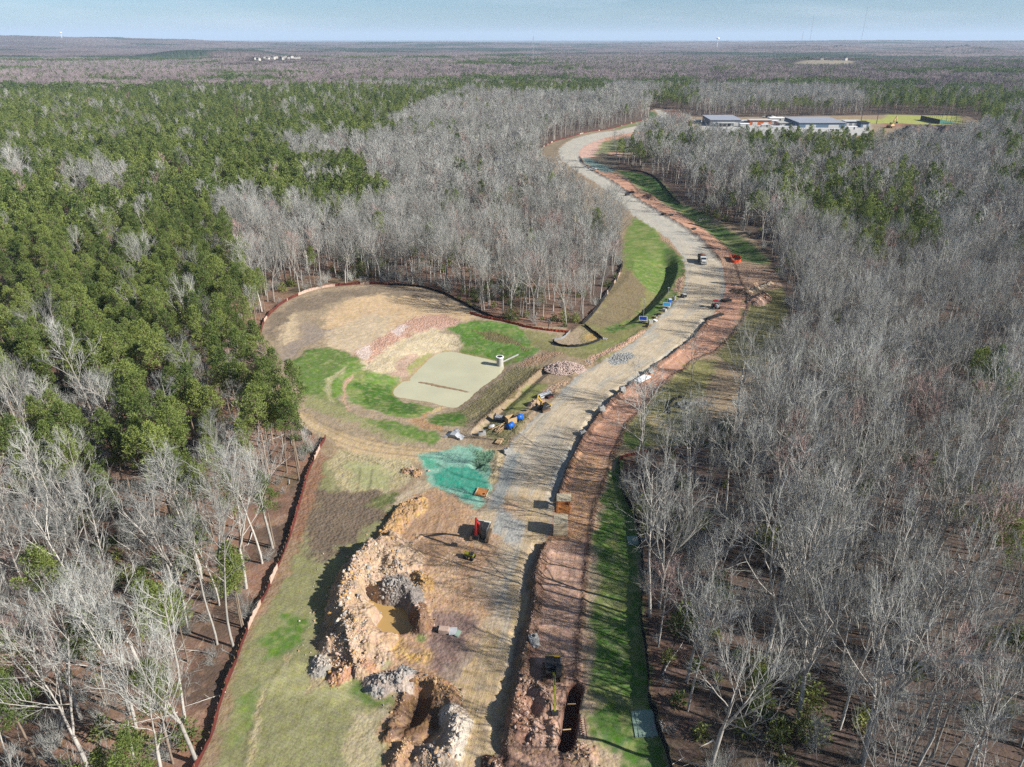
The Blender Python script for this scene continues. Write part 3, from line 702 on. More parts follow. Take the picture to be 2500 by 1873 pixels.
    ('c', [(1640, 60), (1700, 60), (1740, 250), (1790, 450), (1850, 640), (1890, 850), (1910, 1100), (1890, 1475), (1470, 1475), (1440, 1150), (1470, 900), (1480, 640), (1540, 400)], (186, 168, 134), .7, 0, 'grass_verge', 0, .3, 0),
    ('c', [(1650, 100), (1720, 60), (1740, 250), (1790, 450), (1850, 640), (1890, 850), (1910, 1100), (1890, 1475), (1530, 1475), (1500, 1300), (1550, 1150), (1490, 980), (1480, 800), (1510, 640), (1560, 400)], (90, 124, 52), .8, -.4, 'grass_verge', 0, 0, 0),
    ('f', [(1050, 0), (1530, 0), (1530, 250), (1560, 450), (1590, 700), (1610, 950), (1650, 1080), (1670, 1200), (1730, 1320), (1800, 1600), (1760, 1900), (1000, 1900), (960, 1400), (1000, 1000), (1040, 700), (1070, 400)], (186, 164, 132), .6, 0, 'grass_verge', 0, .3, 0),
    ('f', [(1110, 0), (1540, 0), (1535, 250), (1570, 450), (1600, 700), (1620, 950), (1650, 1080), (1680, 1200), (1740, 1320), (1800, 1600), (1760, 1900), (1400, 1900), (1340, 1420), (1040, 1300), (1030, 1130), (1130, 1000), (1000, 880), (1070, 740), (1110, 620), (1070, 500), (1090, 250)], (88, 122, 52), .7, -.4, 'grass_verge', 0, 0, 0),
    # teal sprayed slope
    ('c', [(-120, 30), (100, 0), (280, -40), (480, -30), (560, 60), (560, 160), (540, 260), (560, 330), (500, 470), (380, 520), (330, 440), (200, 380), (50, 330), (0, 280), (-30, 180)], (140, 190, 168), .8, 0, 'teal_slope', 0, .12, .1),
    ('c', [(60, 200), (200, 140), (420, 190), (530, 250), (500, 330), (420, 420), (330, 400), (200, 330), (60, 300)], (70, 162, 136), .8, 0, 'teal_slope', 0, .1, .1),
    ('c', [(-100, 50), (0, 60), (100, 150), (0, 160)], (90, 170, 140), .7, 0, 'teal_slope', 0, .1, .4),
    ('c', [(380, 0), (560, 0), (580, 120), (480, 200), (380, 120)], (104, 142, 112), 1.0, 0, 'teal_slope', 0, .6, 0),
    ('c', [(560, 60), (680, 0), (660, 150), (580, 300), (530, 300)], (190, 172, 132), .6, 0, 'teal_slope', 0, .3, 0),
    # far site
    ('m', [(-60, 300), (240, 285), (240, 380), (-60, 400)], (214, 178, 150), 4, 0, 'site_yard', 0, .1, 0),
    ('m', [(130, 290), (2400, 290), (2400, 500), (130, 500)], (200, 198, 192), 4, 0, 'site_yard', 0, .0, 0),
    ('n', [(0, 280), (560, 285), (640, 240), (650, 220), (1080, 235), (1640, 245), (1650, 350), (1300, 360), (900, 350), (500, 340), (380, 340), (0, 320)], (176, 180, 92), 4, 0, 'playing_field', 0, 0, 0),
    ('n', [(570, 335), (870, 335), (1000, 350), (900, 380), (600, 385)], (168, 120, 92), 3, 0, 'playing_field', 0, 0, 0),
    ('n', [(860, 350), (1650, 370), (1700, 560), (860, 520)], (110, 98, 84), 4, 0, 'site_yard', 0, .3, 0),
]

ZONES = ['ground']


def soil(X, Y, sdc, fine=True):
    """colour, surface character and piece of ground of each point"""
    n = X.size
    f1 = fbm(X, Y, 7, 4, 41); f2 = fbm(X, Y, 2.2, 4, 43); f3 = fbm(X, Y, 30, 3, 47); f4 = fbm(X, Y, 0.8, 2, 49)
    C = np.empty((n, 3))
    litter = np.array(lin((158, 120, 98))); dark = np.array(lin((112, 92, 78))); pale = np.array(lin((176, 142, 116))); grn = np.array(lin((96, 98, 60)))
    a = sstep(.35, .65, f1)[:, None]
    C[:] = litter * a + dark * (1 - a)
    a = (sstep(.55, .75, f2) * .7)[:, None]; C = C * (1 - a) + pale * a
    a = (sstep(.55, .7, f3) * .45 * (f2 > .35))[:, None]; C = C * (1 - a) + grn * a
    a = (sstep(10, 30, X) * (.6 + .25 * (f1 > .5)))[:, None]; C = C * (1 - a) + np.array(lin((98, 86, 78))) * a
    a = (1 - sstep(20, 34, X)) * 0; 
    # bare soil and thin grass inside the cleared land
    inside = sstep(1.0, -1.0, sdc + (f2 - .5) * 2)[:, None]
    C = C * (1 - inside) + np.array(lin((168, 146, 116))) * inside
    F = np.zeros((n, 3)); F[:, 1] = .15
    zone = np.zeros(n, int)
    dx = (fbm(X, Y, 3.0, 4, 61) - .5); dy = (fbm(X, Y, 3.0, 4, 67) - .5)
    fine_x = (fbm(X, Y, 0.9, 3, 71) - .5); fine_y = (fbm(X, Y, 0.9, 3, 73) - .5)
    sdr = sdf(X, Y, ROADPOLY)
    dstrip = None
    for crop, poly, c, fe, z, zn, s1, s2, s3 in PAINT:
        if c is None:
            continue
        if crop == 'road':
            pl = poly
        elif crop == 'strip':
            pl = np.vstack([RR, STRIP_OUT[::-1]])
        else:
            pl = PP(crop, poly, z)
        wob = min(fe * 2.2, 5.0)
        pad = fe * 2 + wob
        bb = (X > pl[:, 0].min() - pad) & (X < pl[:, 0].max() + pad) & (Y > pl[:, 1].min() - pad) & (Y < pl[:, 1].max() + pad)
        if not bb.any():
            continue
        idx = np.nonzero(bb)[0]
        xx = X[idx] + dx[idx] * wob * 1.6 + fine_x[idx] * fe * 1.6
        yy = Y[idx] + dy[idx] * wob * 1.6 + fine_y[idx] * fe * 1.6
        d = sdf(xx, yy, pl)
        w = sstep(fe * .8, -fe * .8, d)
        if zn in ('grass_bank', 'basin_bank', 'grass_slope', 'grass_verge', 'playing_field', 'teal_slope', 'haul_track', 'dirt_pad', 'site_yard') and crop != 'road':
            if zn != 'dirt_pad':
                w = w * sstep(-.2, .4, sdr[idx] + fine_x[idx]) if zn not in ('site_yard', 'playing_field') else w
        if crop == 'road':      # near the pad the roadbed has no left edge
            dl = pdist(X[idx], Y[idx], RL)[0]
            w = w * np.where(Y[idx] < 128, np.maximum(sstep(1.0, 8.0, dl + (f1[idx] - .5) * 9), sstep(112, 128, Y[idx])), 1)
        if zn == 'dirt_shoulder':
            w = w * sstep(-.3, .3, sdr[idx])
        if zn not in ('site_yard', 'playing_field'):
            w = w * sstep(1.5, 0.2, sdc[idx])
        cc = np.array(lin(c))
        k = (0.84 + 0.34 * f2[idx])[:, None]
        if c[1] > c[0] * 1.05 and zn != 'teal_slope':      # grass: thin places show straw and soil
            thin = (sstep(.55, .74, fbm(X[idx], Y[idx], 4.5, 4, 91)) * .42)[:, None]
            cc = cc * (1 - thin) + np.array(lin((168, 160, 104))) * thin
            th2 = (sstep(.5, .8, f4[idx]) * .45)[:, None]
            cc = cc * (1 - th2) + np.array(lin((176, 172, 118))) * th2
        C[idx] = C[idx] * (1 - w[:, None]) + cc * k * w[:, None]
        for j, s in enumerate((s1, s2, s3)):
            F[idx, j] = F[idx, j] * (1 - w) + s * w
        if zn not in ZONES:
            ZONES.append(zn)
        zi = ZONES.index(zn)
        zone[idx] = np.where(w > .5, zi, zone[idx])
    return C, F, zone, sdr


def road_coords(X, Y):
    d, s, sg = pdist(X, Y, CL)
    return d * sg, s


def colour_land(X, Y, Z, hid, sdc):
    C, F, zone, sdr = soil(X, Y, sdc)
    t, s = road_coords(X, Y)
    n1 = fbm(X, Y, 5, 3, 101); n2 = fbm(t * 3, s * 0.2, 1.0, 3, 103)
    # roadbed: blue-grey stone at the edges and joints, tan tracked middle
    on = sdr < 0.3
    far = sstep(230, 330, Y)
    grey = np.array(lin((172, 174, 168)))
    g = sstep(-1.9, -0.3, sdr + (n1 - .5) * 4) * on * np.where((Y < 112) & (pdist(X, Y, RL)[0] < 6), 0, 1)
    g2 = sstep(.52, .66, fbm(t * 1.2, s * .25, 3.0, 4, 107)) * on * .75 * (zone == ZONES.index('road'))
    g = np.clip(np.maximum(g * .75, g2 * .55), 0, 1)[:, None] * (zone == ZONES.index('road'))[:, None]
    C = C * (1 - g) + grey * g * (0.9 + .2 * n1[:, None])
    yel = np.array(lin((206, 176, 128)))
    y = (sstep(.42, .6, fbm(t, s * .2, 2.6, 4, 109)) * sstep(140, 100, Y) * .75 * (zone == ZONES.index('road')))[:, None]
    C = C * (1 - y) + yel * y
    near_l = pdist(X, Y, RL)[0]
    g_off = None
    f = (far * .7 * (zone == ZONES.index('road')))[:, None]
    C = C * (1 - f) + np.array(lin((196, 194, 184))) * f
    # tyre marks: dark narrow lines along the road
    tl = np.abs(((t + n2 * .5) * 1.35) % 1.0 - .5)
    dm = (sstep(.1, .0, tl) * sstep(.45, .6, fbm(t * .5, s * .06, 1.3, 3, 113)) * .22 * F[:, 0])[:, None]
    C = C * (1 - dm)
    C = C * (1 - (track_field(X, Y) * (zone > 0))[:, None])
    # heaps
    for i, (pts, r, h, col, lab) in enumerate(HP):
        m = hid == i
        if m.any():
            k = (.62 + .72 * fbm(X[m], Y[m], 1.3, 4, 121 + i))[:, None]
            tint = fbm(X[m], Y[m], 3.0, 3, 131 + i)[:, None]
            c2 = np.array(lin(col)) * (1 - .3 * (tint > .55)) + np.array(lin((196, 150, 110))) * .3 * (tint > .55)
            C[m] = c2 * k
            F[m] = (0, 0.75, 0)
    # darker colour along the clod lines beside the roadbed
    for ln, w in ((EDGE_RIDGE, 2.0), (EDGE_RIDGE2, 1.2), (EDGE_RIDGE3, 1.2), (STRIP_OUT, .8)):
        d, _, _ = pdist(X, Y, ln)
        a = sstep(w, w * .4, d + (n1 - .5) * w)[:, None] * .75 * (hid < 0)[:, None]
        C = C * (1 - a) + np.array(lin((118, 92, 76))) * a
        F[:, 1] = np.maximum(F[:, 1], a[:, 0] * .8)
    # pool and trench sides, wet margins
    d = sdf(X, Y, POOL)
    a = (sstep(1.4, .2, d) * (hid < 0))[:, None] * .7
    C = C * (1 - a) + np.array(lin((150, 100, 74))) * a
    d = sdf(X, Y, POND)
    a = sstep(1.1, .3, d + (n1 - .5) * .8)[:, None] * .6
    C = C * (1 - a) + np.array(lin((176, 146, 104))) * a
    d, _, _ = pdist(X, Y, TRENCH)
    a = sstep(1.3, 1.0, d)[:, None] * .8
    C = C * (1 - a) + np.array(lin((112, 74, 60))) * a
    # rills run down to the pond in the bare slopes
    dp = sdf(X, Y, POND)
    g0 = PP('s', [(1100, 925)], -3)[0]
    ang = np.arctan2(Y - g0[1], X - g0[0])
    rl = np.abs((ang * 60 + (fbm(X, Y, 4, 3, 141) - .5) * 5) % 1.0 - .5)
    a = (sstep(.14, .02, rl) * (dp > 2) * (dp < 15) * (ang > 1.2) * (ang < 3.3) * sstep(.42, .6, fbm(X, Y, 6, 2, 143)))[:, None] * .35 * (zone == ZONES.index('basin_bank'))[:, None]
    C = C * (1 - a)
    return np.clip(C, 0, 1) * KALB, F, zone, t, s


ZLAB = {}


def land_piece(name, V, F, C, Fx, T, me_name=None, mats=None):
    used = np.unique(F)
    rm = np.full(len(V), -1); rm[used] = np.arange(len(used))
    me = mesh_np(name, V[used], [rm[F]], [mats or EARTH], smooth=True)
    a = me.attributes.new('soil', 'FLOAT_COLOR', 'POINT')
    a.data.foreach_set('color', np.c_[C[used], np.ones(len(used))].astype(np.float32).ravel())
    a = me.attributes.new('surf', 'FLOAT_VECTOR', 'POINT')
    a.data.foreach_set('vector', Fx[used].astype(np.float32).ravel())
    a = me.attributes.new('roadco', 'FLOAT_VECTOR', 'POINT')
    a.data.foreach_set('vector', T[used].astype(np.float32).ravel())
    return link(bpy.data.objects.new(name, me))


def grid(x0, x1, y0, y1, step):
    xs = np.arange(x0, x1 + step / 2, step); ys = np.arange(y0, y1 + step / 2, step)
    X, Y = np.meshgrid(xs, ys)
    nx, ny = len(xs), len(ys)
    i = np.arange((ny - 1) * (nx - 1)); r, c = i // (nx - 1), i % (nx - 1)
    a = r * nx + c
    F = np.c_[a, a + 1, a + nx + 1, a + nx]
    return X.ravel(), Y.ravel(), F


HEAP_CAT = 'heap'


def build_patch(x0, x1, y0, y1, step, ylim=None, heaps=True):
    X, Y, F = grid(x0, x1, y0, y1, step)
    sdc = clear_sdf(X, Y)
    keep = (sdc[F] < 7).any(axis=1)
    F = F[keep]
    used = np.unique(F); rm = np.full(len(X), -1); rm[used] = np.arange(len(used)); F = rm[F]
    X, Y, sdc = X[used], Y[used], sdc[used]
    Z, hid = heights(X, Y, sdc, True)
    C, Fx, zone, t, s = colour_land(X, Y, Z, hid, sdc)
    V = np.c_[X, Y, Z]
    T = np.c_[t, s, np.zeros(len(t))]
    fh = hid[F[:, 0]]; fz = zone[F[:, 0]]
    fh = np.where((hid[F] >= 0).sum(axis=1) >= 3, fh, -1)
    for hi in np.unique(fh):          # one heap, one piece: stray bits go back to the ground
        if hi < 0: continue
        fi = np.nonzero(fh == hi)[0]; f = F[fi]
        lab = np.arange(len(X)); old = None
        for _ in range(600):
            mn = lab[f].min(axis=1)
            new = lab.copy(); np.minimum.at(new, f.ravel(), np.repeat(mn, 4))
            if (new == lab).all(): break
            lab = new
        fl = lab[f[:, 0]]; u, cnt = np.unique(fl, return_counts=True)
        fh[fi[fl != u[np.argmax(cnt)]]] = -1
    out = {}
    for zi in np.unique(fz):
        m = (fz == zi) & (fh < 0)
        if m.any():
            nm = ZONES[zi]
            o = land_piece(nm, V, F[m], C, Fx, T)
            o['kind'] = 'structure'
            out[nm] = o
    for hi in np.unique(fh):
        if hi < 0: continue
        m = fh == hi
        if m.sum() < 12: continue
        o = land_piece('soil_heap', V, F[m], C, Fx, T)
        tag(o, HP[hi][4], 'soil heap', 'soil heaps round the dug pool and beside the road')
    return out


def build_ground():
    YS = 276.0
    build_patch(-88, 112, 44, YS, 0.3)
    build_patch(-3, 612, YS, 960, 1.5)
    # forest floor
    X, Y, F = grid(-1500, 1500, -60, 1900, 7.5)
    sdc = clear_sdf(X, Y)
    Z = heights(X, Y, sdc)
    Z = np.where(sdc < 1.0, -4.5, Z) - .04
    C, Fx, zone, sdr = soil(X, Y, sdc)
    o = land_piece('ground', np.c_[X, Y, Z], F, np.clip(C, 0, 1) * KALB, Fx, np.zeros((len(X), 3)))
    o['kind'] = 'structure'


build_ground()

# ------------------------------------------------------------------ water
def water_sheet(name, poly, z, c, rough=0.12, label=None):
    poly = np.asarray(poly)
    cx = poly.mean(axis=0)
    big = cx + (poly - cx) * 1.04
    V = np.c_[big, np.full(len(big), z)]
    me = bpy.data.meshes.new(name)
    me.from_pydata([tuple(v) for v in V], [], [tuple(range(len(V)))])
    me.update()
    if me.polygons[0].normal.z < 0:
        me.flip_normals()
    m = mat('water_' + name, c, rough=rough, var=0.09, scale=0.12, spec=0.4)
    nt = m.node_tree
    nz = nt.nodes.new('ShaderNodeTexNoise'); nz.inputs['Scale'].default_value = 1.2; nz.inputs['Detail'].default_value = 3
    tc = nt.nodes.new('ShaderNodeTexCoord'); nt.links.new(tc.outputs['Object'], nz.inputs[0])
    bp = nt.nodes.new('ShaderNodeBump'); bp.inputs['Strength'].default_value = 0.04; bp.inputs['Distance'].default_value = 0.3
    nt.links.new(nz.outputs[0], bp.inputs['Height']); nt.links.new(bp.outputs[0], nt.nodes['Principled BSDF'].inputs['Normal'])
    me.materials.append(m)
    o = link(bpy.data.objects.new(name, me))
    o['kind'] = 'structure'
    if label: o['label'] = label
    return o


water_sheet('pond_water', POND, WATER_Z, (214, 210, 176), 0.15)
water_sheet('pool_water', POOL, POOL_Z, (200, 164, 104), 0.18)

# ------------------------------------------------------------------ trees
BARK = mat('pale_bark', (192, 186, 176), rough=0.9, var=0.3, scale=1.6, k=0.58, rnd=0.36)
TWIG = mat('grey_twigs', (178, 178, 171), rough=0.9, var=0.1, scale=0.6, k=0.62, rnd=0.34)
TWIG_RED = mat('budding_red_twigs', (190, 162, 152), rough=0.9, var=0.1, scale=0.6, k=0.62, rnd=0.1)
PBARK = mat('pine_bark', (150, 132, 114), rough=0.95, var=0.25, scale=2.0, k=0.6, rnd=0.2)


def leaf_material(name, c1, c2, rnd=0.22):
    m = bpy.data.materials.new(name); m.use_nodes = True
    nt = m.node_tree; N = nt.nodes; L = nt.links
    b = N['Principled BSDF']; b.inputs['Roughness'].default_value = 0.65; b.inputs['Specular IOR Level'].default_value = 0.2
    tc = N.new('ShaderNodeTexCoord'); nz = N.new('ShaderNodeTexNoise'); nz.inputs['Scale'].default_value = 0.5; nz.inputs['Detail'].default_value = 4
    L.new(tc.outputs['Object'], nz.inputs[0])
    oi = N.new('ShaderNodeObjectInfo')
    add = N.new('ShaderNodeMath'); add.operation = 'ADD'
    L.new(nz.outputs[0], add.inputs[0])
    m1 = N.new('ShaderNodeMapRange'); m1.inputs[3].default_value = -0.3; m1.inputs[4].default_value = 0.3
    L.new(oi.outputs['Random'], m1.inputs[0]); L.new(m1.outputs[0], add.inputs[1])
    mx = N.new('ShaderNodeMix'); mx.data_type = 'RGBA'
    mx.inputs['A'].default_value = alb(c1, .85); mx.inputs['B'].default_value = alb(c2, .85)
    mr = N.new('ShaderNodeMapRange'); mr.inputs[1].default_value = 0.2; mr.inputs[2].default_value = 0.8
    L.new(add.outputs[0], mr.inputs[0]); L.new(mr.outputs[0], mx.inputs['Factor'])
    L.new(mx.outputs['Result'], b.inputs['Base Color'])
    tr = N.new('ShaderNodeBsdfTranslucent'); L.new(mx.outputs['Result'], tr.inputs[0])
    ms = N.new('ShaderNodeMixShader'); ms.inputs[0].default_value = 0.25
    L.new(b.outputs[0], ms.inputs[1]); L.new(tr.outputs[0], ms.inputs[2])
    L.new(ms.outputs[0], N['Material Output'].inputs[0])
    return m


FAR_TWIG = mat('far_twigs', (162, 148, 148), rough=0.95, var=0.2, scale=0.05, k=0.66, rnd=0.12)
FAR_NEEDLE = leaf_material('far_needles', (78, 96, 52), (104, 120, 66))
NEEDLE = leaf_material('pine_needles', (86, 104, 52), (136, 148, 78))
CEDAR = leaf_material('cedar_needles', (84, 100, 52), (138, 142, 80))


def prism_arrays(segs, sides):
    S_ = np.array(segs, float)
    p0, p1, r0, r1 = S_[:, :3], S_[:, 3:6], S_[:, 6:7], S_[:, 7:8]
    d = p1 - p0
    d /= np.linalg.norm(d, axis=1, keepdims=True) + 1e-9
    ref = np.where(np.abs(d[:, 2:3]) < 0.9, np.array([[0, 0, 1.0]]), np.array([[1.0, 0, 0]]))
    a = np.cross(d, ref); a /= np.linalg.norm(a, axis=1, keepdims=True)
    b = np.cross(d, a)
    n = len(S_)
    V = np.empty((n, 2 * sides, 3))
    for k in range(sides):
        t = 2 * math.pi * k / sides
        o = a * math.cos(t) + b * math.sin(t)
        V[:, k] = p0 + o * r0
        V[:, sides + k] = p1 + o * r1
    base = (np.arange(n) * 2 * sides)[:, None]
    F = np.concatenate([base + np.array([[k, (k + 1) % sides, sides + (k + 1) % sides, sides + k]]) for k in range(sides)])
    return V.reshape(-1, 3), F


def cone_arrays(segs):
    """three-sided spikes: cheap twigs"""
    S_ = np.array(segs, float)
    p0, p1, r0 = S_[:, :3], S_[:, 3:6], S_[:, 6:7]
    d = p1 - p0
    d /= np.linalg.norm(d, axis=1, keepdims=True) + 1e-9
    ref = np.where(np.abs(d[:, 2:3]) < 0.9, np.array([[0, 0, 1.0]]), np.array([[1.0, 0, 0]]))
    a = np.cross(d, ref); a /= np.linalg.norm(a, axis=1, keepdims=True)
    b = np.cross(d, a)
    n = len(S_)
    V = np.empty((n, 4, 3))
    for k in range(3):
        t = 2 * math.pi * k / 3
        V[:, k] = p0 + (a * math.cos(t) + b * math.sin(t)) * r0
    V[:, 3] = p1
    base = (np.arange(n) * 4)[:, None]
    F = np.concatenate([base + np.array([[k, (k + 1) % 3, 3]]) for k in range(3)])
    return V.reshape(-1, 3), F


def unit(v):
    return v / (np.linalg.norm(v) + 1e-9)


def bend(rng, p, d, L, r0, r1, n, curl, wob):
    """a curving branch; returns its segments and way points"""
    segs, pts = [], [(p, d, r0)]
    for i in range(n):
        d = unit(d + np.array([0, 0, curl]) + rng.normal(0, wob, 3))
        q = p + d * L / n
        ra = r0 + (r1 - r0) * i / n; rb = r0 + (r1 - r0) * (i + 1) / n
        segs.append((*p, *q, ra, rb))
        p = q
        pts.append((p, d, rb))
    return segs, pts


def side_dir(rng, d, ang, up=0.0):
    a = unit(np.cross(d, rng.normal(0, 1, 3)))
    return unit(d * math.cos(ang) + a * math.sin(ang) + np.array([0, 0, up]))


def bare_tree(seed, H_=20.0, spread=1.0, lo=0.45, nl=12, n2=6, n3=5, n4=2, tw=0.015, fork=False, trunk_r=0.18, limbr=1.0):
    rng = np.random.default_rng(seed)
    trunk, twigs, limbs = [], [], []
    p = np.zeros(3); d = unit(np.array([rng.normal(0, .03), rng.normal(0, .03), 1]))
    tips = []
    stems = [(p - np.array([0, 0, .4]), d, H_ * .93, trunk_r)]
    if fork:
        s, pts = bend(rng, stems[0][0], d, H_ * .38, trunk_r * 1.15, trunk_r * .95, 4, 0, .02)
        trunk += s
        q, dd, r = pts[-1]
        stems = []
        for k in range(2 + (rng.random() < .4)):
            az = rng.uniform(0, 6.28)
            stems.append((q, unit(dd + .33 * np.array([math.cos(az), math.sin(az), 0])), H_ * rng.uniform(.5, .6), trunk_r * .68))
    for (q, dd, L, r) in stems:
        s, pts = bend(rng, q, dd, L, r, .035, 9, 0.03, .035)
        trunk += s
        k0 = lo if not fork else .12
        n = nl if not fork else int(nl * .6)
        for i in range(n):
            u = k0 + (1 - k0) * (i + rng.random() * .8) / n
            j = min(int(u * 9), 8); f = u * 9 - j
            pp = pts[j][0] * (1 - f) + pts[j + 1][0] * f
            rr = max(pts[j][2] * .55, .04)
            ang = math.radians(rng.uniform(28, 58)) * (1.1 - .35 * u)
            LL = H_ * (.13 + .30 * (1 - u) ** .7) * spread * rng.uniform(.7, 1.15)
            az = i * 2.4 + rng.random()
            bd = unit(np.array([math.cos(az) * math.sin(ang), math.sin(az) * math.sin(ang), math.cos(ang)]))
            s1, p1 = bend(rng, pp, bd, LL, min(rr, .11) * limbr, .03, 5, .10, .10)
            (limbs if LL > 2 else twigs).extend(s1)
            for a in range(n2):
                v = .25 + .75 * (a + rng.random()) / n2
                jj = min(int(v * 5), 4); g = v * 5 - jj
                q2 = p1[jj][0] * (1 - g) + p1[jj + 1][0] * g
                d2 = side_dir(rng, p1[jj][1], math.radians(rng.uniform(22, 48)), .15)
                L2 = LL * rng.uniform(.3, .5) * (1.15 - .5 * v) + .4
                s2, p2 = bend(rng, q2, d2, L2, max(.028, tw), tw * .8, 3, .09, .12)
                twigs.extend(s2)
                for b in range(n3):
                    w = .2 + .8 * (b + rng.random()) / n3
                    jj = min(int(w * 3), 2); g = w * 3 - jj
                    q3 = p2[jj][0] * (1 - g) + p2[jj + 1][0] * g
                    d3 = side_dir(rng, p2[jj][1], math.radians(rng.uniform(20, 50)), .18)
                    L3 = L2 * rng.uniform(.35, .6) + .25
                    e3 = q3 + d3 * L3
                    tips.append((*q3, *e3, tw, 0))
                    for c in range(n4):
                        h = rng.uniform(.2, .9)
                        q4 = q3 + d3 * L3 * h
                        d4 = side_dir(rng, d3, math.radians(rng.uniform(20, 50)), .15)
                        tips.append((*q4, *(q4 + d4 * rng.uniform(.4, .95)), tw * .75, 0))
    return trunk, limbs, twigs, tips


def pine_tree(seed, H_=21.0, nb=34, per=95, leaf=0.36, lw=0.085, base=0.55, wide=1.0):
    rng = np.random.default_rng(seed)
    d = unit(np.array([rng.normal(0, .02), rng.normal(0, .02), 1]))
    trunk, pts = bend(rng, np.array([0, 0, -.4]), d, H_, .22, .05, 9, .02, .018)
    limbs = []
    cent = []
    for i in range(nb):
        u = base + (1 - base) * (i + rng.random()) / nb
        j = min(int(u * 9), 8); f = u * 9 - j
        pp = pts[j][0] * (1 - f) + pts[j + 1][0] * f
        v = (u - base) / (1 - base)
        R = H_ * .128 * wide * (math.sin(math.pi * min(1, .22 + v * .86)) ** .7) * rng.uniform(.55, 1.2)
        az = i * 2.4 + rng.normal(0, .3)
        bd = unit(np.array([math.cos(az), math.sin(az), rng.uniform(-.05, .45) + v * .6]))
        s, p1 = bend(rng, pp, bd, R, .05, .02, 3, .12, .1)
        limbs += s
        cent.append((p1[-1][0], rng.uniform(.55, 1.05)))
        if R > 1.8:
            cent.append((p1[2][0] + rng.normal(0, .35, 3), rng.uniform(.6, .95)))
        if R > 2.4 and rng.random() < .6:
            cent.append((p1[-1][0] + rng.normal(0, .8, 3) * np.array([1, 1, .5]), rng.uniform(.5, .9)))
    cent.append((pts[-1][0], .8))
    V = []
    for c, r in cent:
        n = int(per * r ** 2)
        dirs = rng.normal(0, 1, (n, 3)); dirs /= np.linalg.norm(dirs, axis=1, keepdims=True)
        dirs[:, 2] = dirs[:, 2] * .75 + .12
        pos = c + dirs * (r * rng.uniform(.35, 1.0, (n, 1)) ** .6)
        out = dirs + rng.normal(0, .5, (n, 3)) + np.array([0, 0, .35])
        out /= np.linalg.norm(out, axis=1, keepdims=True)
        sd_ = np.cross(out, rng.normal(0, 1, (n, 3))); sd_ /= np.linalg.norm(sd_, axis=1, keepdims=True)
        L = leaf * rng.uniform(.6, 1.3, (n, 1))
        V.append(np.stack([pos - sd_ * lw * L / leaf, pos + sd_ * lw * L / leaf, pos + out * L], axis=1))
    V = np.concatenate(V).reshape(-1, 3)
    F = np.arange(len(V)).reshape(-1, 3)
    return trunk, limbs, V, F


def arrays_join(parts):
    """parts: list of (V, F, material index)"""
    Vs, F3, F4, m3, m4, o = [], [], [], [], [], 0
    for V, F, mi in parts:
        Vs.append(V)
        if F.shape[1] == 3: F3.append(F + o); m3.append(np.full(len(F), mi))
        else: F4.append(F + o); m4.append(np.full(len(F), mi))
        o += len(V)
    Fl, ml = [], []
    if F3: Fl.append(np.concatenate(F3)); ml.append(np.concatenate(m3))
    if F4: Fl.append(np.concatenate(F4)); ml.append(np.concatenate(m4))
    return np.concatenate(Vs), Fl, np.concatenate(ml)


BARE_HI, BARE_MID, PINE_HI, PINE_MID = [], [], [], []
BSPEC = [dict(H_=20, spread=1.0, lo=.45), dict(H_=21, spread=.85, lo=.55, nl=10), dict(H_=19, spread=1.25, lo=.4, fork=True, nl=13, trunk_r=.22),
         dict(H_=22, spread=.9, lo=.5, nl=12, trunk_r=.2), dict(H_=17, spread=.75, lo=.5, nl=9), dict(H_=20, spread=1.3, lo=.42, nl=11, fork=True, trunk_r=.24),
         dict(H_=18, spread=1.0, lo=.42, nl=12, tw=.02), dict(H_=13, spread=.7, lo=.4, nl=9, n2=5, trunk_r=.10), dict(H_=10, spread=.8, lo=.3, nl=9, n2=5, trunk_r=.07)]


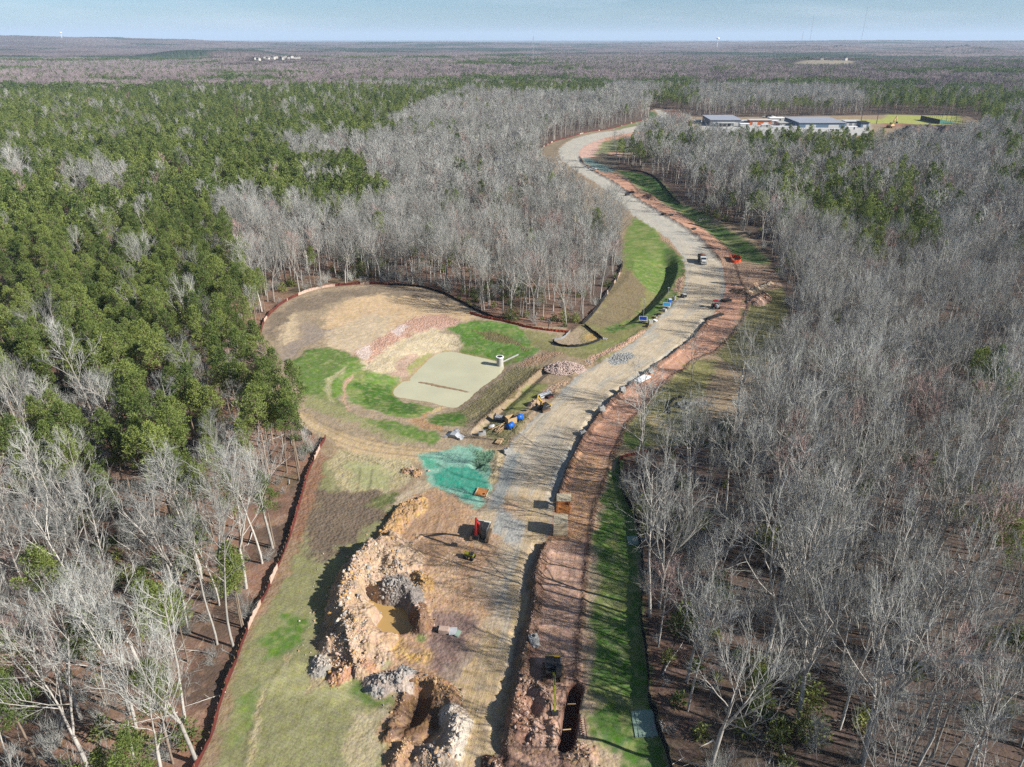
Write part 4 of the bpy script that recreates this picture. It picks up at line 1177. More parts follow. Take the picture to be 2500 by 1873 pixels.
def make_trees():
    for i, sp in enumerate(BSPEC):
        tr, li, tg, tp = bare_tree(100 + i, **sp)
        tm = TWIG_RED if i == 6 else TWIG
        V1, F1, _ = arrays_join([(*prism_arrays(tr, 6), 0)] + ([(*prism_arrays(li, 4), 0)] if li else []))
        parts = [(*prism_arrays(tg, 3), 0), (*cone_arrays(tp), 0)]
        V2, F2, _ = arrays_join(parts)
        trunk = mesh_np('bare_trunk', V1, F1, [BARK], True)
        crown = mesh_np('bare_crown', V2, F2, [tm])
        V3, F3, m3 = arrays_join([(V1, F1[0], 0)] + [(V2, f, 1) for f in F2][:0] + [(*prism_arrays(tg, 3), 1), (*cone_arrays(tp), 1)])
        whole = mesh_np('bare_whole', V3, F3, [BARK, tm], False, m3)
        BARE_HI.append((trunk, crown, whole))
    for i, sp in enumerate(BSPEC[:7] + BSPEC[7:8]):
        sp = dict(sp); sp.update(n2=4, n3=3, n4=2, tw=.05, limbr=1.1)
        tr, li, tg, tp = bare_tree(200 + i, **sp)
        li = [s[:6] + (max(s[6], .06), max(s[7], .05)) for s in li]
        V3, F3, m3 = arrays_join([(*prism_arrays(tr, 4), 0)] + ([(*prism_arrays(li, 3), 0)] if li else []) + [(*prism_arrays(tg, 3), 1), (*cone_arrays(tp), 1)])
        BARE_MID.append(mesh_np('bare_mid', V3, F3, [BARK, TWIG_RED if i == 6 else TWIG], False, m3))
    for i in range(6):
        w = (1.0, .85, 1.15, .9, 1.25, .8)[i]; Hh = (21, 22, 20, 18, 23, 14)[i]
        tr, li, V, F = pine_tree(300 + i, Hh, nb=(34, 30, 38, 30, 40, 26)[i], wide=w, base=(.55, .6, .52, .5, .58, .35)[i])
        V1, F1, _ = arrays_join([(*prism_arrays(tr, 6), 0), (*prism_arrays(li, 3), 0)])
        trunk = mesh_np('pine_trunk', V1, F1, [PBARK], True)
        crown = mesh_np('pine_crown', V, [F], [NEEDLE])
        PINE_HI.append((trunk, crown))
        tr, li, V, F = pine_tree(400 + i, Hh, nb=26, per=30, leaf=.62, lw=.2, wide=w * 1.05, base=(.5, .55, .48, .5, .52, .35)[i])
        V3, F3, m3 = arrays_join([(*prism_arrays(tr, 4), 0), (V, F, 1)])
        PINE_MID.append(mesh_np('pine_mid', V3, F3, [PBARK, NEEDLE], False, m3))


make_trees()


# clumps of far trees, thirty metres across
def far_clump(seed, pine, n=26, size=34.0):
    rng = np.random.default_rng(seed)
    parts = []
    for k in range(n):
        x, y = rng.uniform(-size / 2, size / 2, 2); hh = rng.uniform(15, 21)
        off = np.array([x, y, 0])
        if rng.random() < pine:
            hh *= 1.08
            parts.append((*(lambda v, f: (v + off, f))(*prism_arrays([(0, 0, 0, 0, 0, hh * .8, .2, .1)], 3)), 0))
            m = 44
            dirs = rng.normal(0, 1, (m, 3)); dirs /= np.linalg.norm(dirs, axis=1, keepdims=True)
            pos = off + np.array([0, 0, hh * .78]) + dirs * np.array([2.7, 2.7, 3.9]) * rng.uniform(.55, 1, (m, 1))
            out = dirs + rng.normal(0, .6, (m, 3)); sd_ = np.cross(out, rng.normal(0, 1, (m, 3))); sd_ /= np.linalg.norm(sd_, axis=1, keepdims=True)
            V = np.stack([pos - sd_ * .7, pos + sd_ * .7, pos + out * 1.1], axis=1).reshape(-1, 3)
            parts.append((V, np.arange(len(V)).reshape(-1, 3), 2))
        else:
            parts.append((*(lambda v, f: (v + off, f))(*prism_arrays([(0, 0, 0, 0, 0, hh * .75, .17, .1)], 3)), 0))
            m = 34
            az = rng.uniform(0, 6.28, m); el = rng.uniform(.1, .75, m); z0 = rng.uniform(.45, .75, m) * hh
            L = rng.uniform(3, 6.5, m)
            dirs = np.c_[np.cos(az) * np.sin(el), np.sin(az) * np.sin(el), np.cos(el)]
            p0 = off + np.c_[dirs[:, 0] * 1.2, dirs[:, 1] * 1.2, z0]
            p1 = p0 + dirs * L[:, None]
            p1[:, 2] = np.minimum(p1[:, 2], hh + rng.uniform(-1.5, .5, m))
            parts.append((*cone_arrays(np.c_[p0, p1, np.full(m, .14), np.zeros(m)]), 1))
            q = p0 + dirs * L[:, None] * .5
            d2 = unit(dirs) + rng.normal(0, .5, (m, 3)); d2[:, 2] = np.abs(d2[:, 2])
            parts.append((*cone_arrays(np.c_[q, q + d2 * 2.2, np.full(m, .13), np.zeros(m)]), 1))
    V, F, mi = arrays_join(parts)
    return mesh_np('far_clump', V, F, [FAR_TWIG, FAR_TWIG, FAR_NEEDLE], False, mi)


# ------------------------------------------------------------------ where the trees stand
PINE_AREAS = [
    ([(-400, 206), (500, 202), (930, 204), (1130, 212), (1100, 232), (1000, 260), (960, 300), (880, 330), (1040, 340), (1050, 440), (990, 490), (800, 500), (640, 450), (540, 500), (600, 640), (640, 800), (680, 960), (700, 1060), (640, 1110), (520, 1190), (400, 1190), (250, 1110), (150, 1160), (0, 1130), (-700, 1300)], .86),
    ([(880, 190), (1380, 183), (1500, 195), (1480, 222), (1350, 225), (1100, 212)], .85),
    ([(1585, 196), (1690, 200), (1700, 240), (1610, 235)], .9),
    ([(2060, 200), (2400, 200), (2500, 225), (2560, 330), (2440, 300), (2350, 262), (2100, 240)], .8),
    ([(1740, 318), (2050, 306), (2200, 325), (2100, 372), (1960, 370), (1820, 380)], .6),
    ([(1800, 400), (2010, 380), (2180, 400), (2330, 430), (2260, 520), (2060, 590), (1980, 560), (2000, 500), (1850, 460)], .5),
    ([(2400, 860), (2520, 820), (2560, 980), (2450, 960)], .85),
    ([(1500, 330), (1640, 300), (1700, 330), (1640, 400), (1560, 420)], .35),
    ([(2420, 330), (2520, 330), (2540, 440), (2440, 430)], .45),
    ([(600, 300), (1100, 290), (1080, 420), (700, 440)], .30),
]
PA = [(PP('s', pts, 17.0), d) for pts, d in PINE_AREAS]
# bare openings inside the pine wood
BARE_HOLES = [PP('s', pts, 16.0) for pts in ([(0, 380), (70, 380), (80, 430), (0, 430)], [(160, 410), (300, 400), (310, 450), (170, 460)], [(0, 900), (160, 880), (260, 930), (260, 990), (120, 1010), (0, 1000)],
              [(440, 880), (540, 900), (530, 980), (440, 980)], [(540, 500), (760, 480), (800, 560), (620, 640), (560, 600)], [(700, 330), (1100, 330), (1100, 500), (1010, 480), (880, 380), (720, 380)])]
NEAR_PINES = [(190, 1530, 14), (375, 1500, 13), (365, 1680, 13), (240, 1830, 12), (330, 1870, 11), (12, 1680, 14), (20, 1590, 13), (110, 1420, 14), (555, 1350, 14), (420, 1470, 11), (205, 1545, 12), (160, 1880, 13),
              (560, 1395, 11), (1080, 555, 16), (1452, 535, 15), (1290, 360, 15), (1318, 365, 14), (700, 560, 14), (930, 560, 12), (1850, 1720, 6), (2470, 1340, 12)]


def in_view(x, y, z=10.0, pad=1.12):
    """does a tree of about 20 m at x,y show in the picture"""
    ok = np.zeros(np.shape(x), bool)
    for zz in (0, z, 20.0):
        dy = y; dz = zz - H
        depth = dy * CP - dz * SP
        u = x / np.maximum(depth, 1) * FPX; v = -(dy * SP + dz * CP) / np.maximum(depth, 1) * FPX
        ok |= (depth > 5) & (np.abs(u) < 1250 * pad) & (np.abs(v) < 936 * pad)
    return ok


def scatter(r0, r1, step, jitter=.48, seed=3):
    rng = np.random.default_rng(seed)
    xs = np.arange(-r1 * .95, r1 * .95, step); ys = np.arange(30, r1, step)
    X, Y = np.meshgrid(xs, ys)
    X = (X + rng.uniform(-jitter, jitter, X.shape) * step).ravel(); Y = (Y + rng.uniform(-jitter, jitter, Y.shape) * step).ravel()
    R = np.hypot(X, Y)
    m = (R >= r0) & (R < r1)
    X, Y = X[m], Y[m]
    m = in_view(X, Y)
    return X[m], Y[m]


def pine_prob(X, Y):
    p = np.full(X.shape, .03)
    wx = (fbm(X, Y, 40, 3, 201) - .5) * 50; wy = (fbm(X, Y, 40, 3, 203) - .5) * 50
    k = np.clip(np.hypot(X, Y) / 250, .25, 1.5)
    for pl, d in PA:
        s = sdf(X + wx * k, Y + wy * k, pl)
        p = np.maximum(p, d * sstep(2, -6, s))
    for pl in BARE_HOLES:
        s = sdf(X + wx * .3, Y + wy * .3, pl)
        p = p * (1 - .95 * sstep(2, -3, s))
    g = fbm(X, Y, 24, 3, 207)
    p = np.where(p > .2, p * (1 - .45 * sstep(.60, .70, g)), p)
    p = np.where((X > 5) & (Y < 230) & (p < .1), .006, p)
    far = np.hypot(X, Y) > 900
    g2 = fbm(X, Y * 2.0, 330, 3, 211)
    p = np.where(far, np.maximum(np.where(p < .2, p, p), .9 * sstep(.66, .70, g2)), p)
    return p


def place_woods():
    rng = np.random.default_rng(11)
    out = []
    # nearer woods: single trees
    bands = [(0, 200, 4.2, 3), (200, 260, 4.2, 4), (260, 700, 4.4, 5), (700, 1250, 6.3, 7)]
    for r0, r1, st, sdv in bands:
        X, Y = scatter(r0, r1, st, seed=sdv)
        sdc = clear_sdf(X, Y)
        m = sdc > 1.0
        X, Y, sdc = X[m], Y[m], sdc[m]
        # stands thin out beside the right-hand clearing
        thin = (fbm(X, Y, 16, 3, 221) > .60)
        keep = ~thin | (rng.random(len(X)) < .35)
        keep &= ~((X > 8) & (X < 60) & (Y < 175) & (sdc < 16)) | (rng.random(len(X)) < .46)
        X, Y, sdc = X[keep], Y[keep], sdc[keep]
        pr = pine_prob(X, Y)
        pine = rng.random(len(X)) < pr
        # pines need more room
        keep = ~pine | (rng.random(len(X)) < .97)
        dens = np.where(X > 0, .86, .70) if r0 < 260 else (.78 if r0 < 700 else 1.0)
        keep &= pine | (rng.random(len(X)) < np.where(pr > .3, .32, 1.0) * dens)
        out.append(np.c_[X, Y, pine, sdc][keep])
    T = np.concatenate(out)
    extra = []
    for cc_, px, py, v, sc_ in HAND:
        x, y = P(px, py)
        extra.append((x, y, -1 - v, 2.0))
    for px, py, z in NEAR_PINES:
        x, y = P(px, py, z)
        extra.append((x, y, 2, max(clear_sdf(np.array([x]), np.array([y]))[0], 1.5)))
    ex = np.array(extra)
    # clear room round the hand placed pines
    for e in ex:
        T = T[np.hypot(T[:, 0] - e[0], T[:, 1] - e[1]) > 2.2]
    # no crown may stand right in front of the little outfall works
    q = PP('k', [(1150, 700)])[0]
    T = T[~((np.abs(T[:, 0] - q[0] + 2) < 7) & (T[:, 1] < q[1] + 6) & (T[:, 1] > q[1] - 26) & (rng.random(len(T)) < .75))]
    T = np.concatenate([T, ex])
    return T


def gn_scatter(name, V, protos, pid, rot, scl, kind='stuff', label=None, cat=None):
    me = bpy.data.meshes.new(name)
    me.vertices.add(len(V)); me.vertices.foreach_set('co', np.asarray(V, np.float32).ravel())
    for nm, tp, val in (('pid', 'INT', np.asarray(pid, np.int32)), ('rot', 'FLOAT_VECTOR', np.asarray(rot, np.float32)), ('scl', 'FLOAT_VECTOR', np.asarray(scl, np.float32))):
        a = me.attributes.new(nm, tp, 'POINT')
        a.data.foreach_set('vector' if tp == 'FLOAT_VECTOR' else 'value', val.ravel())
    o = link(bpy.data.objects.new(name, me))
    col = bpy.data.collections.new(name + '_kinds')
    for i, p in enumerate(protos):
        q = bpy.data.objects.new('%s_kind_%02d' % (name, i), p)
        col.objects.link(q)
    g = bpy.data.node_groups.new(name, 'GeometryNodeTree')
    g.interface.new_socket('Geometry', in_out='INPUT', socket_type='NodeSocketGeometry')
    g.interface.new_socket('Geometry', in_out='OUTPUT', socket_type='NodeSocketGeometry')
    N, L = g.nodes, g.links
    gi, go = N.new('NodeGroupInput'), N.new('NodeGroupOutput')
    ci = N.new('GeometryNodeCollectionInfo'); ci.inputs['Collection'].default_value = col
    ci.inputs['Separate Children'].default_value = True; ci.inputs['Reset Children'].default_value = True
    mp = N.new('GeometryNodeMeshToPoints')
    L.new(gi.outputs[0], mp.inputs[0])
    ip = N.new('GeometryNodeInstanceOnPoints'); ip.inputs['Pick Instance'].default_value = True
    L.new(mp.outputs[0], ip.inputs['Points']); L.new(ci.outputs[0], ip.inputs['Instance'])

    def attr(nm, tp):
        n = N.new('GeometryNodeInputNamedAttribute'); n.data_type = tp; n.inputs['Name'].default_value = nm
        return n.outputs[0]
    L.new(attr('pid', 'INT'), ip.inputs['Instance Index'])
    er = N.new('FunctionNodeEulerToRotation'); L.new(attr('rot', 'FLOAT_VECTOR'), er.inputs[0]); L.new(er.outputs[0], ip.inputs['Rotation'])
    L.new(attr('scl', 'FLOAT_VECTOR'), ip.inputs['Scale'])
    L.new(ip.outputs[0], go.inputs[0])
    md = o.modifiers.new('scatter', 'NODES'); md.node_group = g
    return tag(o, label, cat, kind=kind)


NUM = ['first', 'second', 'third', 'fourth', 'fifth', 'sixth', 'seventh', 'eighth', 'ninth', 'tenth', 'eleventh', 'twelfth', 'thirteenth', 'fourteenth', 'fifteenth', 'sixteenth', 'seventeenth', 'eighteenth', 'nineteenth', 'twentieth']
HAND = [('s', 1801, 1029, 5, 1.15), ('s', 1865, 1056, 1, 1.0), ('s', 1953, 893, 3, 1.1), ('s', 1553, 1128, 3, .95), ('s', 1552, 1195, 3, 1.1), ('s', 1606, 1325, 3, 1.1), ('s', 1617, 1439, 0, 1.0), ('s', 1680, 1012, 4, .9),
        ('s', 570, 1579, 3, 1.05), ('s', 530, 1573, 1, .9), ('s', 482, 1864, 2, 1.0), ('s', 452, 1760, 3, .95), ('s', 332, 1782, 3, 1.05), ('s', 601, 1436, 2, 1.0), ('s', 640, 1375, 3, 1.0)]
MARKS = [(FENCE_LEFT[0], 'the bottom end of the red fence'), (P(573, 1626), 'the straw-matted grass'), (P(700, 1333), 'the long pinkish spoil ridge'), (P(750, 1165), 'the dark dry slope'),
         (P(795, 1070), 'the sharp corner of the red fence'), (P(660, 930), 'the haul track bend'), (P(640, 830), 'the left end of the basin'), (P(763, 710), 'the upper left rim of the basin'),
         (P(953, 697), 'the top rim of the basin'), (P(1157, 756), 'the upper right rim of the basin'), (P(1300, 797), 'the sediment trap'), (P(1481, 722), 'the green swale'),
         (P(1511, 1140), 'the top of the dark fence'), (P(1560, 1330), 'the small pale mat on the verge'), (P(1568, 1480), 'the middle of the green verge'), (P(1584, 1700), 'the open trench'),
         (P(1600, 1775), 'the large pale mat'), (P(1640, 1900), 'the bottom end of the dark fence'), (P(1690, 1040), 'the ring-shaped outfall'), (P(1800, 940), 'the red strip bend'), (P(1950, 830), 'the shaded clearing')]


def build_woods():
    T = place_woods()
    n = len(T)
    rng = np.random.default_rng(21)
    X, Y, kind, sdc = T.T
    Z = heights(X, Y, sdc) - .05
    R = np.hypot(X, Y)
    rz = rng.uniform(0, 6.283, n)
    depth = Y * CP + (H - 12) * SP
    for name, pine in (('bare_tree', False), ('pine_tree', True)):
        sel = np.nonzero((kind > 0) == pine)[0]
        fr = in_view(X[sel], Y[sel], pad=.985)
        order = sel[np.lexsort((depth[sel], ~fr))]
        own, rest = order[:300], order[300:]
        # ordinals of the trees that stand at a fence
        rows = {}
        for i in own:
            side = 'left' if X[i] < -8 else 'right'
            rows.setdefault(side, []).append(i)
        seen = {}
        for i in own:
            i = int(i)
            if pine:
                v = int(rng.choice(5, p=[.25, .2, .25, .12, .18]))
                if kind[i] == 2: v = 2 if rng.random() < .5 else 4
                sc = rng.uniform(.68, 1.0)
                tm, cm = PINE_HI[v]
            else:
                v = int(rng.choice(9, p=[.16, .14, .11, .14, .12, .07, .05, .12, .09]))
                sc = rng.choice([rng.uniform(.75, 1.0), rng.uniform(1.0, 1.28)])
                tm, cm, _ = BARE_HI[v]
            if kind[i] == 2 and Y[i] < 120: sc *= .88
            side = 'left' if X[i] < -8 and Y[i] < 400 else 'right'
            mk = min(MARKS, key=lambda m_: (m_[0][0] - X[i]) ** 2 + (m_[0][1] - Y[i]) ** 2)[1]
            b = int(max(sdc[i], 0) // 4.5)
            if b == 0: row = 'at the woods edge by ' + mk
            elif b < 12: row = '%s row back from %s' % (NUM[b], mk)
            else: row = 'deep in woods beyond %s' % mk
            if pine:
                look = ('round-crowned', 'narrow', 'broad', 'small', 'tall wide', 'low bushy')[v] + ' green pine'
            else:
                look = ('straight', 'narrow', 'forked', 'tall', 'slim', 'wide forked', 'pinkish', 'young', 'small understorey')[v] + ' bare grey tree'
                if kind[i] < 0: v = int(-kind[i] - 1); sc = 1.12; tm, cm, _ = BARE_HI[v]; look = ('straight', 'narrow', 'forked', 'tall', 'slim', 'wide forked', 'pinkish', 'young', 'small understorey')[v] + ' bare grey tree'
                if v == 6: look = 'pinkish budding bare tree'
            lab = '%s %s' % (look, row)
            key = lab; k = seen.get(key, 0); seen[key] = k + 1
            lab = ' '.join(lab.split()[:16])
            e = thing(name, lab, 'pine' if pine else 'tree', (X[i], Y[i], Z[i]), rz[i], 'pine trees of the woods' if pine else 'bare trees of the woods', sc)
            a = bpy.data.objects.new('trunk', tm); link(a, e)
            c = bpy.data.objects.new('crown', cm); link(c, e)
        V = np.c_[X[rest], Y[rest], Z[rest]]
        m = len(rest)
        if pine:
            protos = [None] * 12
            near = R[rest] < 330
            kk = rng.choice(6, m, p=[.24, .2, .22, .14, .14, .06])
            pid = np.where(near, kk, kk + 6)
            pr = []
            for tm, cm in PINE_HI:
                pr.append(join_mesh('pine_near', [tm, cm], [PBARK, NEEDLE]))
            protos = pr + PINE_MID
        else:
            near = R[rest] < 330
            kk = rng.choice(8, m, p=[.17, .16, .12, .15, .13, .07, .05, .15])
            pid = np.where(near, kk, kk + 8)
            protos = [b[2] for b in BARE_HI[:8]] + BARE_MID
        sc = rng.uniform(.68, 1.0, m) if pine else rng.uniform(.78, 1.12, m)
        rot = np.c_[rng.normal(0, .02, m), rng.normal(0, .02, m), rz[rest]]
        nm = 'pine_forest' if pine else 'bare_forest'
        gn_scatter(nm, V, protos, pid, rot, np.c_[sc, sc, sc * rng.uniform(.92, 1.06, m)], label='green pine woods beyond the nearer single pines' if pine else 'grey leafless woods beyond the nearer single trees', cat='forest')
        print(nm, len(own), m)


def join_mesh(name, meshes, mats):
    Vs, o, F3, F4, m3, m4 = [], 0, [], [], [], []
    for mi, me in enumerate(meshes):
        v = np.empty(len(me.vertices) * 3, np.float32); me.vertices.foreach_get('co', v)
        ls = np.empty(len(me.loops), np.int32); me.loops.foreach_get('vertex_index', ls)
        st = np.empty(len(me.polygons), np.int32); me.polygons.foreach_get('loop_total', st)
        s0 = np.r_[0, np.cumsum(st)[:-1]]
        for k, L_, M_ in ((3, F3, m3), (4, F4, m4)):
            q = np.nonzero(st == k)[0]
            if len(q):
                L_.append(ls[s0[q][:, None] + np.arange(k)] + o); M_.append(np.full(len(q), mi))
        Vs.append(v.reshape(-1, 3)); o += len(me.vertices)
    Fl, ml = [], []
    if F3: Fl.append(np.concatenate(F3)); ml.append(np.concatenate(m3))
    if F4: Fl.append(np.concatenate(F4)); ml.append(np.concatenate(m4))
    return mesh_np(name, np.concatenate(Vs), Fl, mats, False, np.concatenate(ml))


def bush_mesh(seed, h, n, leaf):
    rng = np.random.default_rng(seed)
    d = rng.normal(0, 1, (n, 3)); d /= np.linalg.norm(d, axis=1, keepdims=True); d[:, 2] = np.abs(d[:, 2])
    pos = d * np.array([h * .45, h * .45, h]) * rng.uniform(.3, 1, (n, 1))
    out = d + rng.normal(0, .6, (n, 3)); sd_ = np.cross(out, rng.normal(0, 1, (n, 3))); sd_ /= np.linalg.norm(sd_, axis=1, keepdims=True)
    V = np.stack([pos - sd_ * leaf * .35, pos + sd_ * leaf * .35, pos + out * leaf], axis=1).reshape(-1, 3)
    return V, np.arange(len(V)).reshape(-1, 3)


def twig_mesh(seed, h, n, r=.018):
    rng = np.random.default_rng(seed)
    segs = []
    for k in range(n):
        az = rng.uniform(0, 6.28); el = rng.uniform(.1, .8)
        d = np.array([math.cos(az) * math.sin(el), math.sin(az) * math.sin(el), math.cos(el)])
        p = rng.normal(0, .25, 3) * np.array([1, 1, 0]); L = h * rng.uniform(.5, 1)
        segs.append((*p, *(p + d * L), r, 0))
        for j in range(3):
            q = p + d * L * rng.uniform(.3, .8)
            segs.append((*q, *(q + side_dir(rng, d, .6, .1) * L * .4), r * .7, 0))
    return cone_arrays(segs)


def build_undergrowth():
    rng = np.random.default_rng(31)
    X, Y = scatter(0, 420, 3.5, seed=13)
    sdc = clear_sdf(X, Y)
    g = fbm(X, Y, 14, 3, 231)
    m = (sdc > .6) & (rng.random(len(X)) < .25 + .9 * (g > .5))
    X, Y, sdc, g = X[m], Y[m], sdc[m], g[m]
    pr = [mesh_np('u', *(lambda v, f: (v, [f]))(*bush_mesh(1, 2.2, 150, .34)), [CEDAR]), mesh_np('u', *(lambda v, f: (v, [f]))(*bush_mesh(2, 4.5, 320, .42)), [CEDAR]),
          mesh_np('u', *(lambda v, f: (v, [f]))(*twig_mesh(3, 2.4, 34)), [TWIG]), mesh_np('u', *(lambda v, f: (v, [f]))(*twig_mesh(4, 5.2, 60, .024)), [TWIG]), mesh_np('u', *(lambda v, f: (v, [f]))(*twig_mesh(5, 1.2, 30)), [TWIG_RED])]
    n = len(X)
    green = (fbm(X, Y, 30, 3, 233) > .56) | (rng.random(n) < .04)
    pid = np.where(green & (rng.random(n) < .55), rng.choice(2, n, p=[.65, .35]), rng.choice([2, 3, 4], n, p=[.4, .5, .1]))
    s = rng.uniform(.6, 1.25, n)
    gn_scatter('undergrowth', np.c_[X, Y, heights(X, Y, sdc) - .05], pr, pid, np.c_[np.zeros(n), np.zeros(n), rng.uniform(0, 6.28, n)], np.c_[s, s, s], label='low shrubs, saplings and brush on the forest floor', cat='undergrowth')
    # fallen limbs and dead wood
    X, Y = scatter(0, 230, 5.5, seed=17)
    sdc = clear_sdf(X, Y); m = (sdc > 1.0) & (rng.random(len(X)) < .4)
    X, Y, sdc = X[m], Y[m], sdc[m]; n = len(X)
    logs = []
    for k in range(4):
        r = np.random.default_rng(60 + k); segs = []
        s, pts = bend(r, np.array([-3., 0, .12]), np.array([1., 0, 0]), 5 + 2 * k, .09 + .02 * k, .04, 5, 0, .06)
        segs += s
        for j in range(1, 5):
            segs.append((*pts[j][0], *(pts[j][0] + side_dir(r, pts[j][1], .8, .2) * 1.4), .04, .01))
        V, F = prism_arrays(segs, 4)
        logs.append(mesh_np('log', V, [F], [BARK]))
    gn_scatter('fallen_branches', np.c_[X, Y, heights(X, Y, sdc)], logs, rng.integers(0, 4, n), np.c_[np.zeros(n), np.zeros(n), rng.uniform(0, 6.28, n)], np.c_[np.ones(n), np.ones(n), np.ones(n)] * rng.uniform(.6, 1.2, (n, 1)), label='fallen trunks and branches lying on the leaf litter', cat='dead wood')


HOUSES = [([472, 480, 517, 523, 531, 548, 552, 602], [140, 138, 139, 137, 139, 138, 140, 134], 'the upper left far row', 1.25),
          ([624, 632, 648, 655, 662, 668, 676, 690, 697, 705, 713, 722, 730], [151, 153, 149, 152, 148, 151, 149, 152, 148, 151, 149, 151, 150], 'the nearer left far row', 1.0),
          ([1810, 1816, 1822, 2040, 2052, 2062, 2068], [119, 118, 120, 124, 122, 123, 122], 'the centre right far row', 2.0),
          ([2312, 2325, 2338, 2346, 2358, 2364, 2376, 2390], [125, 124, 123, 122, 121, 122, 124, 126], 'the right far row', 2.0),
          ([2005, 2030, 2050, 2062], [150, 151, 150, 151], 'the row behind the pale field', 1.0)]
HSE = [np.array([P(a_, b_, 12.0) for a_, b_ in zip(h_[0], h_[1])]) for h_ in HOUSES]


def far_height(X, Y):
    R = np.hypot(X, Y); A = np.degrees(np.arctan2(X, Y))
    h = (fbm(X, Y, 900, 3, 301) - .5) * 22 * sstep(900, 2500, R)
    h += 105 * sstep(-6, -38, A) * np.exp(-((R - 9000) / 2300) ** 2)
    h += 26 * np.exp(-((A - 20) / 14) ** 2) * np.exp(-((R - 10500) / 2000) ** 2)
    h += 34 * sstep(14, 30, A) * np.exp(-((R - 11500) / 1500) ** 2)
    h += 30 * np.exp(-((A + 6) / 8) ** 2) * np.exp(-((R - 9000) / 1500) ** 2)
    h += (fbm(X, Y, 2600, 3, 305) - .5) * 26 * sstep(3500, 7000, R)
    for g in HSE:
        d = pdist(np.asarray(X, float), np.asarray(Y, float), g)[0]
        h = h + 20 * sstep(260, 30, d)
    return h


FIELDS = [PP('q', [(830, 380), (1000, 372), (1180, 378), (1190, 400), (1000, 406), (860, 400)], 8)]


def build_far():
    rng = np.random.default_rng(41)
    X, Y = scatter(1235, 3400, 31, seed=19)
    f = sdf(X, Y, FIELDS[0])
    m = f > 14
    for g_ in HSE:
        dd = pdist(X, Y, g_)[0]
        ahead = pdist(X, Y + 45, g_)[0]
        m &= (dd > 24) & (ahead > 38)
    X, Y = X[m], Y[m]
    pr_ = pine_prob(X, Y)
    protos = [far_clump(500 + i, p) for i, p in enumerate((.02, .02, .05, .12, .9, .95, .85))]
    n = len(X)
    pid = np.where(rng.random(n) < np.clip(pr_ * 1.1 - .08, 0, 1), rng.integers(4, 7, n), rng.choice(4, n, p=[.33, .33, .22, .12]))
    s = rng.uniform(.9, 1.1, n)
    low = np.ones(n)
    for g_ in HSE:
        low = np.minimum(low, .45 + .55 * sstep(90, 320, pdist(X, Y + 60, g_)[0]))
    gn_scatter('distant_forest', np.c_[X, Y, far_height(X, Y) - .5], protos, pid, np.c_[np.zeros(n), np.zeros(n), rng.uniform(0, 6.28, n)], np.c_[s, s, s * low * rng.uniform(.85, 1.1, n)], label='far grey and green woods in the middle distance', cat='forest')
    # land under it
    rs = np.r_[np.linspace(1000, 3400, 60), np.geomspace(3450, 45000, 60)]
    an = np.radians(np.linspace(-46, 46, 200))
    R, A = np.meshgrid(rs, an, indexing='ij')
    X, Y = (R * np.sin(A)).ravel(), (R * np.cos(A)).ravel()
    nr, na = R.shape
    i = np.arange((nr - 1) * (na - 1)); r, c = i // (na - 1), i % (na - 1); a = r * na + c
    F = np.c_[a, a + na, a + na + 1, a + 1]
    Z = far_height(X, Y) - 1.0 + np.where(R.ravel() < 1800, (1800 - R.ravel()) * -.0012, 0)
    C = np.tile(lin((104, 92, 84)) * .45, (len(X), 1))
    fd = sstep(20, -10, sdf(X, Y, FIELDS[0]))[:, None]
    C = C * (1 - fd) + lin((178, 164, 138)) * .55 * fd
    Fx = np.zeros((len(X), 3))
    o = land_piece('distant_land', np.c_[X, Y, Z], F, C, Fx, np.zeros((len(X), 3)))
    o['kind'] = 'structure'
    # rolling canopy of the farthest woods: a rough sheet of crowns
    rs = np.geomspace(3300, 42000, 420)
    an = np.radians(np.linspace(-44, 44, 1500))
    R, A = np.meshgrid(rs, an, indexing='ij')
    X, Y = (R * np.sin(A)).ravel(), (R * np.cos(A)).ravel(); Rr = R.ravel()
    nr, na = R.shape
    i = np.arange((nr - 1) * (na - 1)); r, c = i // (na - 1), i % (na - 1); a = r * na + c
    F = np.c_[a, a + na, a + na + 1, a + 1]
    g = fbm(X, Y * 1.6, 700, 4, 307); pine = sstep(.60, .65, g)
    Z = far_height(X, Y) + 14 + (rng.random(len(X)) - .5) * 5 + pine * 4 + (fbm(X, Y, 90, 2, 309) - .5) * 8
    Z[Rr < 3302] = -2
    c1 = lin((138, 124, 122)); c2 = lin((66, 82, 68)); c3 = lin((116, 104, 104))
    q = sstep(.4, .6, fbm(X, Y, 260, 3, 311))[:, None]
    C = (c1 * q + c3 * (1 - q)) * (1 - pine[:, None]) + c2 * pine[:, None]
    C = C * (.75 + .5 * rng.random((len(X), 1)))
    o = land_piece('distant_canopy', np.c_[X, Y, Z], F, C * .55, np.zeros((len(X), 3)), np.zeros((len(X), 3)))
    tag(o, 'hazy woods rolling to the horizon', 'forest', kind='stuff')


build_woods()
build_undergrowth()
build_far()

